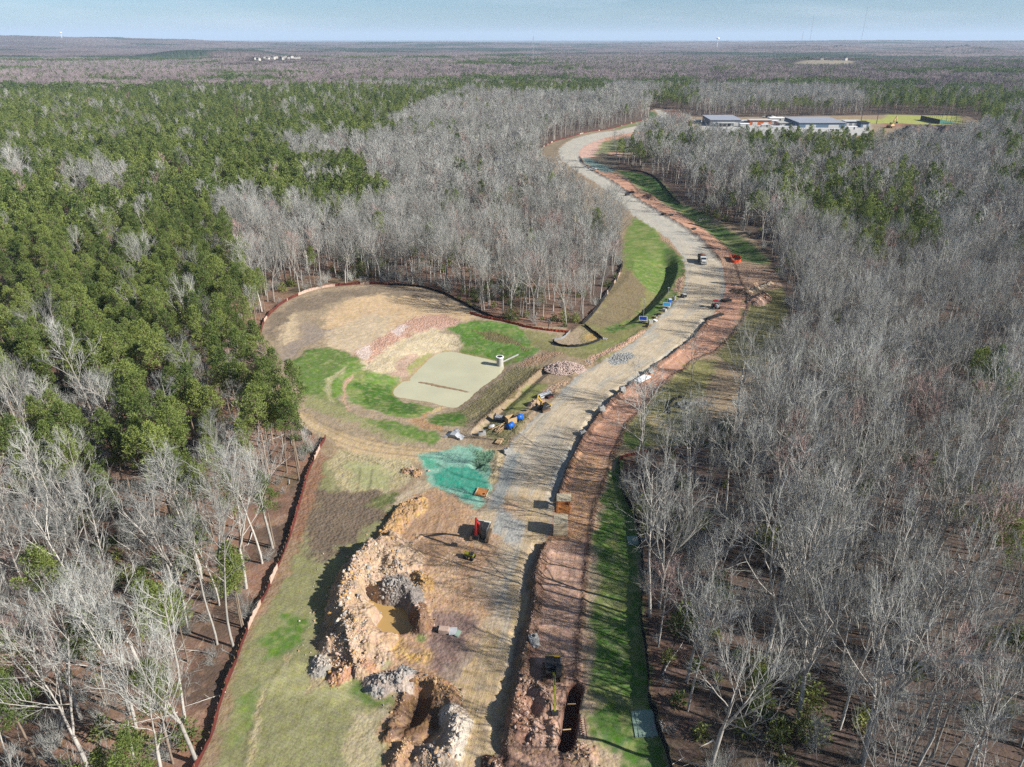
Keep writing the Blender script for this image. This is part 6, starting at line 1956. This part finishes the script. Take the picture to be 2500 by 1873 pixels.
    # solar tower trailers and pieces left of the road
    for x, y, rz, lb, mh in ((625, 1062, -.15, 'solar trailer with dark blue panel and tall mast low on the green bank', 7.5), (838, 935, -.3, 'solar trailer with light blue panels and tall mast higher on the green bank', 7.0)):
        t = thing('solar_trailer', lb, 'trailer', PH(x, y, 'i'), rz, 'solar tower trailers on the green bank')
        MB().box((0, 0, .6), (2.0, 1.2, .4), bev=.04).build('chassis', C_('white_paint'), t)
        pn = MB().box((0, -.25, 1.5), (2.5, 1.7, .08), (.55, 0, 0)).build('panel_frame', C_('white_paint'), t)
        MB().box((0, -.275, 1.545), (2.2, 1.4, .06), (.55, 0, 0)).build('solar_cells', C_('solar_blue' if mh > 7.2 else 'pale_blue'), pn)
        MB().cyl((0, .5, .8), (0, .5, mh), .07, 8).build('mast', C_('galvanised'), t)
        MB().box((0, .5, mh), (.6, .25, .25)).build('camera_head', C_('white_paint'), t)
        for yy in (-.75, .75):
            wheel(t, 0, yy, .33, .2)
    t = thing('portable_toilet', 'light blue portable toilet behind the higher solar trailer', 'toilet', PH(863, 905, 'i'), .2)
    MB().box((0, 0, 1.1), (1.15, 1.15, 2.2), bev=.04).build('cabin', C_('pale_blue'), t)
    MB().box((0, -.59, 1.05), (.75, .04, 1.9)).build('door', C_('blue_plastic'), t)
    MB().box((0, 0, 2.26), (1.2, 1.2, .12), taper=(.7, .7)).build('roof', C_('white_paint'), t)
    for k, (x, y, lb) in enumerate(((905, 862, 'white upright tank at the top of the row of stores'), (880, 885, 'flat grey pallet of parts behind the portable toilet'), (818, 958, 'pale pallet of blocks just below the higher solar trailer'), (768, 995, 'dark pallet of fittings in the middle of the stores row'), (742, 1022, 'pale pallet of rings near the lower solar trailer'), (735, 1045, 'flat white sheet pallet near the lower solar trailer'), (692, 1075, 'upright grey box right of the lower solar trailer'), (660, 1098, 'dark low pallet below the upright grey box'))):
        t = thing('stores_pallet' if k else 'tank', lb, 'pallet' if k else 'tank', PH(x, y, 'i'), .5 + k, 'stores lined along the green bank')
        MB().box((0, 0, .08), (1.3, 1.1, .14)).build('pallet', C_('lumber'), t)
        if k == 0:
            MB().cyl((0, 0, .15), (0, 0, 1.5), .5, 16).build('barrel', C_('white_paint'), t)
            MB().cyl((0, 0, 1.5), (0, 0, 1.6), .2, 10).build('cap', C_('dark_metal'), t)
        elif k in (4,):
            for j in range(3):
                MB().cyl((-.35 + .35 * j, 0, .15), (-.35 + .35 * j, 0, .7), .3, 14, caps=False).build('ring', C_('concrete'), t)
        else:
            c = (None, C_('galvanised'), C_('concrete'), C_('dark_metal'), None, C_('white_board'), C_('concrete'), C_('rubber'))[k]
            hh = (0, .3, .7, .5, 0, .2, 1.3, .4)[k]
            for j in range(4):
                MB().box(((-.3, .3)[j % 2], (-.25, .25)[j // 2], .15 + hh / 2), (.55, .46, hh * (.8 + .2 * (j % 3) / 2))).build('load', c, t)
    t = thing('generator', 'dark generator with white top at the left road edge by the pink rubble', 'generator', PH(990, 835, 'i'), .2)
    MB().box((0, 0, .7), (2.0, 1.1, .9), bev=.06).build('case', C_('dark_metal'), t)
    MB().box((.3, 0, 1.2), (1.0, .9, .1)).build('lid', C_('white_paint'), t)
    for yy in (-.6, .6):
        wheel(t, 0, yy, .33, .2)
    t = thing('pipe_bundle', 'long black pipe bundle on the edge of the red strip below the red-roofed machine', 'pipes', PH(1272, 1012, 'i'), math.radians(38))
    for y in range(4):
        MB().cyl((-3.8, -.7 + y * .42, .35), (3.8, -.7 + y * .42 + .05, .35 + .1 * (y % 2)), .2, 10).build('pipe', C_('rubber'), t)
    for x in (-2.4, 2.4):
        MB().box((x, 0, .1), (.2, 2.1, .2)).build('bearer', C_('lumber'), t)
    t = thing('pipe_bundle', 'short black pipe rack behind the red-roofed machine', 'pipes', PH(1375, 868, 'i'), math.radians(20))
    for y in range(5):
        MB().cyl((-1.6, -.9 + y * .42, .5), (1.6, -.9 + y * .42, .5), .2, 10).build('pipe', C_('rubber'), t)
    MB().box((-1.2, 0, .3), (.12, 2.2, .5)).box((1.2, 0, .3), (.12, 2.2, .5)).build('rack', C_('dark_metal'), t)
    for x, y, lb in ((875, 98, 'black sheeted bundle at the ditch line, uppermost of three'), (812, 86, 'small black bundle in the ditch left of the uppermost one'), (1080, 222, 'black flat bundle on the shaded part of the red strip')):
        t = thing('pipe_bundle', lb, 'pipes', PH(x, y, 'i'), .8, 'black bundles at the far ditch line')
        for k in range(3):
            MB().cyl((-1.4, -.5 + k * .5, .4), (1.4, -.5 + k * .5, .4), .26, 10).build('pipe', C_('rubber'), t)
        MB().box((0, 0, .1), (2.0, 1.6, .12)).build('bearer', C_('dark_metal'), t)
    # outfall works right of the strip
    p = PH(1135, 735, 'k')
    t = thing('outfall_ring', 'pale concrete ring of the outfall right of the red strip', 'outfall', p, 0)
    m = MB()
    for k in range(16):
        a0 = .6 + k * .27
        m.box((math.cos(a0) * 1.5, math.sin(a0) * 1.5, .25), (.5, .42, .6), (0, 0, a0))
    m.build('ring', C_('concrete'), t)
    MB().cyl((1.2, .4, .3), (3.2, 1.2, .3), .45, 16).build('pipe', C_('concrete'), t)
    a, b = PH(1208, 668, 'k'), PH(1392, 818, 'k')
    o = MB().cyl(a + Vector((0, 0, .7)), b + Vector((0, 0, .5)), .09, 6).cyl(a, a + Vector((0, 0, .8)), .06, 6).cyl(b, b + Vector((0, 0, .6)), .06, 6).build('timber_rail', C_('fence_pale')); tag(o, 'long pale timber rail beside the outfall ring', 'rail')


def fence(name, label, pts, h, m, stake, lean=0.0, step=1.6, zoff=0.0, group=None, cat='fence', skip=None, seed=0, alt=None):
    pts = smooth_line(pts, 4)
    L = float(np.hypot(*np.diff(pts, axis=0).T).sum())
    n = max(3, int(L / .55))
    q = resample(pts, n)
    z = heights(q[:, 0], q[:, 1])
    t = thing(name, label, cat, (q[0, 0], q[0, 1], z[0]), 0, group)
    rng = np.random.default_rng(seed)
    o0 = np.array([q[0, 0], q[0, 1], z[0]])
    tang = np.gradient(q, axis=0); tang /= np.linalg.norm(tang, axis=1, keepdims=True) + 1e-9
    nr = np.c_[-tang[:, 1], tang[:, 0]]
    nz = (fbm(np.arange(n) * 1.0, np.zeros(n), 5, 3, 400 + seed) - .5)
    top = np.c_[q + nr * (lean + nz[:, None] * .7 + .08 * rng.normal(0, 1, (n, 1))), z + h * (.80 + .22 * np.abs(np.sin(np.arange(n) * .55 / step * math.pi + .4)) + .3 * nz)]
    bot = np.c_[q, z - .15]
    th = .035
    V = np.concatenate([bot - np.c_[nr * th, np.zeros(n)], top - np.c_[nr * th, np.zeros(n)], top + np.c_[nr * th, np.zeros(n)], bot + np.c_[nr * th, np.zeros(n)]]) - o0
    i = np.arange(n - 1)
    F, F2 = [], []
    for a, b in ((0, 1), (1, 2), (2, 3)):
        f = np.c_[a * n + i, a * n + i + 1, b * n + i + 1, b * n + i]
        F.append(f)
    me = mesh_np('fabric', V, [np.concatenate(F)], [m] + ([alt] if alt else []), False)
    if alt:
        mi = np.tile((fbm(i * 1.0, np.zeros(n - 1), 9, 2, 450 + seed) > .66).astype(np.int32), 3)
        me.polygons.foreach_set('material_index', mi)
    link(bpy.data.objects.new('fabric', me), t)
    m2 = MB()
    for k in range(0, n, max(1, int(step / .55))):
        b = Vector(q[k]).to_3d() - Vector(o0); b.z = z[k] - o0[2]
        m2.box((b.x + nr[k, 0] * .07, b.y + nr[k, 1] * .07, b.z + h * .55), (.06, .06, h * 1.15))
    o = m2.build('stakes', stake, t); o['kind'] = 'stuff'
    return t


def build_fences():
    FL = FENCE_LEFT
    fence('silt_fence', 'long red silt fence along the left woods up to its sharp corner', FL[:13], 1.05, C_('fence_red'), C_('stake_wood'), -.05, group='silt fences round the site', seed=1, alt=C_('fence_pale'))
    fence('silt_fence', 'red silt fence round the left and top of the basin', FL[13:27], .95, C_('fence_red'), C_('stake_wood'), .05, group='silt fences round the site', seed=2, alt=C_('fence_pale'))
    fence('silt_fence', 'dark silt fence along the upper right rim of the basin', FL[26:33], .85, C_('fence_black'), C_('stake_wood'), .05, group='silt fences round the site', seed=3)
    fence('silt_fence', 'bright orange-red silt fence between the basin and the sediment trap', PP('b', [(540, 60), (700, 105), (860, 135), (1080, 190), (1250, 215), (1430, 235)]), .8, C_('fence_orange', (188, 84, 56), rough=.85, var=.2), C_('stake_wood'), .1, group='silt fences round the site', seed=4)
    fence('silt_fence', 'dark silt fence with pale stretches left of the green swale', FENCE_TONGUE, 1.2, C_('fence_black'), C_('fence_pale'), -.1, group='silt fences round the site', seed=5, alt=C_('fence_pale'))
    fence('silt_fence', 'black silt fence along the right side of the green verge', FENCE_RIGHT[3:], 1.25, C_('fence_black'), C_('dark_metal'), .12, group='silt fences round the site', seed=6)
    fence('silt_fence', 'short reddish silt fence turning right at the top of the green verge', FENCE_RIGHT[:4], .8, C_('fence_red'), C_('stake_wood'), 0, group='silt fences round the site', seed=7, alt=C_('fence_pale'))
    fence('silt_fence', 'black curved silt fence round the bottom of the sediment trap', PP('b', [(1290, 308), (1330, 340), (1400, 356), (1500, 358), (1600, 338), (1680, 312), (1730, 285)]), .8, C_('fence_black'), C_('dark_metal'), 0, group='silt fences round the site', seed=8)
    fence('silt_fence', 'black silt fence down the right side of the sediment trap', PP('b', [(1575, 165), (1640, 215), (1690, 260), (1735, 292)]), .8, C_('fence_black'), C_('dark_metal'), 0, group='silt fences round the site', seed=9)
    fence('silt_fence', 'grey silt fence up the left side of the sediment trap', PP('b', [(1300, 300), (1380, 280), (1420, 245), (1445, 215)]), .7, C_('galvanised'), C_('dark_metal'), 0, group='silt fences round the site', seed=10)
    fence('silt_fence', 'black curved silt fence left of the outfall ring', PP('k', [(900, 860), (888, 780), (905, 700), (960, 640), (1040, 605), (1130, 600)]), .8, C_('fence_black'), C_('dark_metal'), 0, group='silt fences round the site', seed=11)
    fence('silt_fence', 'red silt fence with white tears along the far road bend', PP('h', [(100, 512), (200, 462), (350, 422), (500, 382), (700, 352), (880, 302), (1040, 262)]), .9, C_('fence_red'), C_('stake_wood'), 0, 3, group='silt fences round the site', seed=12, alt=C_('fence_pale'))
    fence('silt_fence', 'dark silt fence along the top of the far green slope', PP('h', [(880, 728), (1000, 745), (1100, 790), (1180, 870), (1260, 960), (1330, 1010)]), .9, C_('fence_black'), C_('dark_metal'), 0, 3, group='silt fences round the site', seed=13)
    fence('safety_fence', 'bright orange safety mesh in the shaded ground right of the road', PP('i', [(1405, 470), (1425, 515), (1470, 520), (1505, 510), (1490, 478), (1425, 470)]), 1.3, C_('orange_mesh'), C_('stake_wood'), 0, 2, seed=14)
    fence('field_fence', 'thin wire fence in front of the far playing field', PP('n', [(400, 345), (560, 350), (700, 375), (860, 378)]), 4.0, C_('wire_grey', (120, 124, 120)), C_('dark_metal'), 0, 8, seed=15) if False else None


def rock_mesh(seed, sub=1):
    rng = np.random.default_rng(seed)
    bm = bmesh.new(); bmesh.ops.create_icosphere(bm, subdivisions=sub, radius=.5)
    s = rng.uniform(.6, 1.1, 3)
    for v in bm.verts:
        v.co = Vector((v.co.x * s[0], v.co.y * s[1], v.co.z * s[2] * .8)) * (1 + rng.uniform(-.22, .22))
    V = np.array([v.co[:] for v in bm.verts]); F = np.array([[w.index for w in f.verts] for f in bm.faces]); bm.free()
    return V, F


def build_rocks():
    rng = np.random.default_rng(77)
    # one pile of pink rock
    cx, cy = P(*S('b', 1400, 535), .6); cz = HZ(cx, cy)
    a_, b_ = 5.4, 3.9
    Vs, Fs, o = [], [], 0
    rocks = [rock_mesh(800 + i) for i in range(8)]
    for k in range(2300):
        r = math.sqrt(rng.random()) * 1.04; th = rng.uniform(0, 6.28)
        x, y = r * math.cos(th) * a_, r * math.sin(th) * b_
        x += rng.normal(0, .15); zz = 1.9 * max(0, 1 - r ** 1.6) * (.85 + .3 * vnoise(np.array([x]), np.array([y]), 5)[0]) * rng.uniform(.8, 1)
        V, F = rocks[k % 8]
        s = rng.uniform(.22, .52); ang = rng.uniform(0, 6.28)
        ca, sa = math.cos(ang), math.sin(ang)
        W = V * s
        W = np.c_[W[:, 0] * ca - W[:, 1] * sa, W[:, 0] * sa + W[:, 1] * ca, W[:, 2]] + np.array([x + cx, y + cy, zz + cz + .05])
        Vs.append(W); Fs.append(F + o); o += len(V)
    me = mesh_np('rock_pile', np.concatenate(Vs), [np.concatenate(Fs)], [C_('rock_pink')])
    ob = link(bpy.data.objects.new('rock_pile', me)); tag(ob, 'big pile of pinkish broken rock at the left road edge', 'rock pile')
    # clods and stones on heaps and rough soil
    X, Y, zz, sz, hm = [], [], [], [], []
    for i, (pts, r, h, col, lab) in enumerate(HP):
        n = int(min(2600, (26 if r < 4.5 else 20) * r * (len(pts) * r * 1.1)))
        if pts[:, 1].mean() > 250: n //= 6
        q = resample(smooth_line(pts, 3), 40) if len(pts) > 2 else (resample(pts, 40) if len(pts) == 2 else np.repeat(pts, 40, axis=0))
        k = rng.integers(0, 40, n)
        d = np.abs(rng.normal(0, .62, n)) * r; th = rng.uniform(0, 6.28, n)
        off = 0
        X.append(q[k, 0] + d * np.cos(th)); Y.append(q[k, 1] + d * np.sin(th)); sz.append(np.clip(rng.lognormal(-1.95, .68, n), .05, 1.05)); hm.append(np.full(n, i))
    for ln, n in ((EDGE_RIDGE, 1500), (EDGE_RIDGE2, 1500), (EDGE_RIDGE3, 500), (STRIP_OUT, 900)):
        q = resample(ln, 200); k = rng.integers(0, 200, n)
        X.append(q[k, 0] + rng.normal(0, .55, n)); Y.append(q[k, 1] + rng.normal(0, .55, n)); sz.append(np.clip(rng.lognormal(-1.9, .45, n), .06, .5)); hm.append(np.full(n, 99))
    for ln, n in ((RL[20:-20], 900),):
        q = resample(ln, 200); k = rng.integers(0, 200, n)
        X.append(q[k, 0] - np.abs(rng.normal(0.6, .6, n))); Y.append(q[k, 1] + rng.normal(0, .5, n)); sz.append(np.clip(rng.lognormal(-1.8, .45, n), .08, .6)); hm.append(np.full(n, 98))
    # brown clods darken the shaded line down the bank between basin and road
    q = resample(BANK, 100); k = rng.integers(0, 100, 700)
    X.append(q[k, 0] + rng.normal(-.3, .4, 700)); Y.append(q[k, 1] + rng.normal(0, .4, 700)); sz.append(np.full(700, .16)); hm.append(np.full(700, 99))
    X, Y, sz, hm = map(np.concatenate, (X, Y, sz, hm))
    sdr = sdf(X, Y, ROADPOLY); dpl = sdf(X, Y, POOL); dp = sdf(X, Y, POND)
    m = ((sdr > -.5) | (hm < 90)) & (dpl > .3) & (dp > .3)
    X, Y, sz, hm = X[m], Y[m], sz[m], hm[m]
    Z = heights(X, Y) + sz * .12
    cols = [('clod_tan', (206, 172, 134)), ('clod_pink', (208, 178, 160)), ('clod_grey', (180, 172, 164)), ('clod_brown', (140, 108, 82)), ('clod_white', (222, 208, 192)), ('clod_yellow', (210, 166, 104))]
    protos = []
    for j, (nm, c) in enumerate(cols):
        for v in range(2):
            V, F = rock_mesh(900 + j * 2 + v)
            protos.append(mesh_np(nm, V, [F], [C_(nm, c, rough=.95, var=.2, scale=1)]))
    pal = {0: (0, 5), 1: (1, 0, 4, 5, 2), 2: (2,), 3: (3, 2), 4: (0, 5), 5: (3, 1), 6: (0, 1, 4, 2), 7: (0, 1, 5), 8: (1, 5), 9: (2, 4), 10: (2,), 11: (0, 3, 5), 12: (4,), 13: (2, 0), 14: (0,), 15: (3, 0), 99: (3, 3, 1), 98: (1, 0)}
    pid = np.array([2 * pal.get(int(h_), (1, 3))[rng.integers(0, len(pal.get(int(h_), (1, 3))))] + rng.integers(0, 2) for h_ in hm])
    n = len(X)
    gn_scatter('rubble', np.c_[X, Y, Z], protos, pid, rng.uniform(0, 6.28, (n, 3)), sz[:, None] * rng.uniform(.8, 1.25, (n, 3)), label='clods and stones strewn over the soil heaps and road edges', cat='rubble')
    # riprap at the trap, outfall and the mats
    X, Y, sz = [], [], []
    for c, x, y, r, n in (('b', 1750, 285, 1.0, 60), ('k', 1430, 700, 2.6, 160), ('f', 1680, 1210, 1.2, 90), ('c', 1920, 800, 1.0, 60), ('b', 1900, 455, 2.6, 200), ('b', 1610, 488, .8, 40), ('h', 1510, 1165, 3.2, 110)):
        p = PH(x, y, c)
        X.append(p.x + rng.normal(0, r * .5, n)); Y.append(p.y + rng.normal(0, r * .4, n)); sz.append(rng.uniform(.15, .55, n))
    X, Y, sz = map(np.concatenate, (X, Y, sz)); n = len(X)
    gp = [mesh_np('riprap', *(lambda v, f: (v, [f]))(*rock_mesh(950 + i)), [C_('rock_grey')]) for i in range(4)]
    gn_scatter('riprap', np.c_[X, Y, heights(X, Y) + sz * .15], gp, rng.integers(0, 4, n), rng.uniform(0, 6.28, (n, 3)), np.repeat(sz[:, None], 3, axis=1), label='grey stone at the drain outlets and on the roadbed', cat='riprap')


def hall(name, label, c, x0, x1, yb, depth, eh, rh, wallc, roofc, group=None, front=None, doors=3):
    """a shed: front wall at photo row yb between columns x0..x1"""
    s0, s1 = S(c, x0, yb), S(c, x1, yb)
    a, b = P(*s0), P(*s1)
    W = math.hypot(b[0] - a[0], b[1] - a[1])
    t = thing(name, label, 'building', (a[0], a[1], HZ(*a)), math.atan2(b[1] - a[1], b[0] - a[0]), group)
    MB().prism([(0, 0), (W, 0), (W, eh), (0, eh)], 0, depth).build('wall', wallc, t)
    m = MB()
    V = [(-.6, -.8, eh + .05), (W + .6, -.8, eh + .05), (W + .6, depth + .8, rh), (-.6, depth + .8, rh)]
    bm = m.bm
    lo = [bm.verts.new(v) for v in V]; hi = [bm.verts.new((v[0], v[1], v[2] + .45)) for v in V]
    bm.faces.new(lo); bm.faces.new(hi)
    for i in range(4): bm.faces.new((lo[i], lo[(i + 1) % 4], hi[(i + 1) % 4], hi[i]))
    m.build('roof', roofc, t)
    MB().prism([(0.3, eh), (W - .3, eh), (W - .3, rh - .1), (.3, rh - .1)], depth - .6, depth - .2).build('rear_gable', wallc, t)
    for k in range(doors):
        w = W / doors
        MB().box((w * (k + .5), -.05, eh * .32), (w * .45, .1, eh * .6)).build('door', C_('white_paint'), t)
    if front:
        MB().box((W * .5, -3.0, eh * .62), (W * .6, 6, .4)).build('canopy', C_('white_paint'), t)
        for k in range(5):
            MB().cyl((W * (.22 + .14 * k), -5.6, 0), (W * (.22 + .14 * k), -5.6, eh * .6), .18, 8).build('column', C_('white_paint'), t)
    return t


def build_far_site():
    hall('metal_hall', 'grey metal hall with light roof, leftmost building of the far site', 'm', 240, 655, 376, 34, 5.8, 7.2, C_('wall_grey'), C_('roof_grey'), front=True)
    hall('metal_hall', 'long low grey-blue hall in the middle of the far site', 'm', 1440, 2060, 398, 44, 4.4, 5.8, C_('wall_blue'), C_('roof_grey'), doors=2)
    hall('site_office', 'orange-walled trailer with white roof right of the metal hall', 'm', 770, 1065, 362, 8, 4.6, 4.8, C_('orange_wall'), C_('white_paint'), doors=2)
    hall('site_shed', 'low white-roofed shed right of the long hall', 'n', 70, 285, 372, 10, 4, 4.4, C_('wall_grey'), C_('white_paint'), doors=3)
    hall('site_shed', 'small white shed between the metal hall and the orange trailer', 'm', 655, 760, 350, 8, 3, 3.4, C_('white_paint'), C_('white_paint'), doors=1)
    hall('site_shed', 'low pale shed with flat roof left of the long hall', 'm', 1180, 1390, 372, 12, 2.4, 2.6, C_('concrete'), C_('concrete'), doors=2)
    hall('site_shed', 'dark blue sheeted shed beside the black light poles', 'n', 280, 385, 395, 10, 4.2, 5, C_('wall_blue'), C_('dark_metal'), doors=1)
    rng = np.random.default_rng(95)
    for k, (x, y, w, dd, hh, lb) in enumerate(((1130, 300, 16, 8, 3, 'flat pale shed at the back of the far yard'), (1290, 300, 22, 6, 2.5, 'long low pale shed at the back of the far yard'), (700, 385, 9, 6, 3, 'pale cabin in front of the orange trailer'),
                                           (980, 390, 8, 3, 2.6, 'white container right of the pale cabin'), (1240, 402, 24, 2, 1.5, 'long white wall in front of the long hall'), (1700, 428, 60, 1.2, 1.4, 'long white kerb wall at the foot of the long hall'),
                                           (1080, 345, 10, 6, 3.2, 'white shed right of the orange trailer'), (2150, 420, 9, 3, 2.6, 'white container right of the long hall'), (60, 330, 8, 4, 2.6, 'small white container left of the metal hall'))):
        p = PH(x, y, 'm')
        t = thing('site_cabin', lb, 'cabin', p, rng.uniform(-.1, .1), 'cabins and low walls of the far site')
        MB().box((0, 0, hh / 2), (w, dd, hh)).build('wall', C_('white_paint') if k % 3 else C_('concrete'), t)
        MB().box((0, 0, hh + .15), (w + .5, dd + .5, .3)).build('roof', C_('white_board'), t)
        MB().box((w * .2, -dd / 2 - .05, hh * .4), (1.2, .1, hh * .8)).build('door', C_('dark_metal'), t)
    for x, yb, lb in ((285, 322, 'black lamp pole nearest the white-roofed shed'), (495, 345, 'black lamp pole nearest the far tan excavator')):
        t = thing('lamp_pole', lb, 'lamp pole', PH(x, yb, 'n'), 0, 'black lamp poles at the far site')
        MB().cyl((0, 0, 0), (0, 0, 11), .35, 10, .25).build('pole', C_('dark_metal'), t)
        MB().box((0, 0, 11.2), (2.4, .5, .7)).build('lamp_head', C_('dark_metal'), t)
    # fenced court
    a = P(*S('n', 1345, 350)); b = P(*S('n', 1650, 352))
    t = thing('sports_court', 'fenced green sports court at the right end of the playing field', 'sports court', (a[0], a[1], HZ(*a)), math.atan2(b[1] - a[1], b[0] - a[0]))
    W = math.hypot(b[0] - a[0], b[1] - a[1])
    MB().box((W / 2, 22, .1), (W, 44, .12)).build('surface', C_('court_green'), t)
    MB().box((0, 22, 2.2), (.3, 44, 4.4)).build('wind_screen', C_('dark_metal'), t)
    m = MB()
    for k in range(12):
        m.cyl((W * k / 11, 0, 0), (W * k / 11, 0, 4), .12, 6).cyl((W * k / 11, 44, 0), (W * k / 11, 44, 4), .12, 6)
    m.cyl((0, 0, 4), (W, 0, 4), .08, 5).cyl((0, 44, 4), (W, 44, 4), .08, 5)
    m.build('fence_frame', C_('court_frame', (70, 96, 84)), t)
    for k in range(4):
        MB().cyl((W - 4, 6 + k * 10, 0), (W - 4, 6 + k * 10, 9), .2, 6).box((W - 4, 6 + k * 10, 9.2), (2.2, .4, .8)).build('floodlight', C_('court_frame'), t)
    # masts and water towers
    def mast(label, px, ytop, ybase, dist, w, col, panels, lean=0):
        u = (px - 1250) / FPX
        y = dist; dz = None
        depth = dist * CP
        v = (ytop - 936.5) / FPX
        tt = dist / (CP - v * SP); z = H - (SP + v * CP) * tt; x = u * tt
        zb = float(far_height(np.array([x]), np.array([y]))[0])
        t = thing('radio_mast', label, 'mast', (x, y, zb), 0, 'thin radio masts on the horizon')
        hh = z - zb
        m = MB()
        for k in range(3):
            a0 = k * 2.094
            m.cyl((math.cos(a0) * w, math.sin(a0) * w, 0), (math.cos(a0) * w * .6, math.sin(a0) * w * .6, hh), w * .22, 4)
        n = panels
        for k in range(n):
            for j in range(3):
                a0, a1 = j * 2.094, (j + 1) * 2.094
                m.cyl((math.cos(a0) * w, math.sin(a0) * w, hh * k / n), (math.cos(a1) * w, math.sin(a1) * w, hh * (k + 1) / n), w * .12, 3)
        m.build('lattice', col, t)
        MB().cyl((0, 0, hh), (0, 0, hh + w * 5), w * .2, 5).build('antenna', col, t)
        m = MB()
        for j in range(3):
            a0 = j * 2.094 + .5
            for f in (.35, .7, .97):
                m.cyl((math.cos(a0) * hh * .5 * f, math.sin(a0) * hh * .5 * f, 0), (0, 0, hh * f), w * .05, 3)
        m.build('guy_wires', col, t)
        return t
    pale = C_('mast_grey', (176, 180, 186)); dk = C_('mast_dark', (150, 158, 172))
    mast('lattice mast rising from the dark pines in the centre', 1302, 90, 156, 2700, 1.3, pale, 24)
    mast('short thin mast left of two taller ones on the right horizon', 1961, 78, 99, 6000, 1.1, dk, 16)
    mast('middle-height thin mast on the right horizon', 1988, 34, 99, 6000, 1.1, dk, 26)
    mast('tallest thin mast on the right horizon', 2119, 15, 96, 6000, 1.2, dk, 30)
    for px, py, dist, r, lb in ((148, 80, 7000, 11, 'white water tower on the far left horizon'), (1753, 94, 6000, 12, 'white water tower on the horizon right of the centre')):
        u = (px - 1250) / FPX; v = (py - 936.5) / FPX; tt = dist / (CP - v * SP); z = H - (SP + v * CP) * tt; x = u * tt
        zb = float(far_height(np.array([x]), np.array([dist]))[0]); hh = z - zb
        t = thing('water_tower', lb, 'water tower', (x, dist, zb), 0, 'white water towers on the horizon')
        MB().ball((0, 0, hh), (2 * r, 2 * r, 1.1 * r), 3).build('tank', C_('white_board'), t, True)
        MB().cyl((0, 0, 0), (0, 0, hh - r * .3), r * .12, 8).build('shaft', C_('white_board'), t)
    # houses
    rng = np.random.default_rng(91)
    k = 0
    words = ['left edge of the nearer left cluster', 'left part of the nearer left cluster', 'middle of the nearer left cluster', 'right part of the nearer left cluster']
    for gi, (pxs, pys, gl, s0) in enumerate(HOUSES):
        for j, (px, py) in enumerate(zip(pxs, pys)):
            x, y = P(px, py, 12.0)
            z = float(far_height(np.array([x]), np.array([y]))[0])
            s = s0 * rng.uniform(.85, 1.15)
            kind_ = int(rng.integers(0, 3))
            lb = '%s house, %s from the left in %s' % (('white', 'pale gabled', 'cream')[kind_], NUM[j] if j < 20 else 'last', gl)
            t = thing('house', lb, 'house', (x, y, z), rng.uniform(-.6, .6), 'far houses among the trees', s)
            MB().box((0, 0, 3.4), (13, 9, 6.8)).build('wall', C_('house_wall'), t)
            MB().prism([(-4.9, 6.8), (4.9, 6.8), (0, 10.6)], -6.9, 6.9).build('roof', C_('house_roof'), t)
            t.children[-1].rotation_euler = (0, 0, math.pi / 2)
            MB().prism([(-3.2, 0), (3.2, 0), (3.2, 6.4), (0, 9.2), (-3.2, 6.4)], -6.2, -4.4).build('gable', C_('house_wall'), t)
            if s0 <= 1.2:
                for xx in (-4.5, 0, 4.5):
                    for zz in (1.8, 4.8):
                        MB().box((xx, -4.55 if xx else -6.25, zz), (1.2, .12, 1.4)).build('window', C_('glass_dark'), t)
            k += 1
    u, v = P(2233, 99.5, 20)
    t = thing('warehouse', 'long white building on the right horizon', 'building', (u, v, float(far_height(np.array([u]), np.array([v]))[0])), 0)
    MB().box((0, 0, 14), (120, 60, 28)).build('wall', C_('white_board'), t)
    MB().box((0, 0, 28.6), (124, 64, 1.2)).build('roof', C_('white_board'), t)


build_machines()
build_site_things()
build_fences()
build_rocks()
build_far_site()
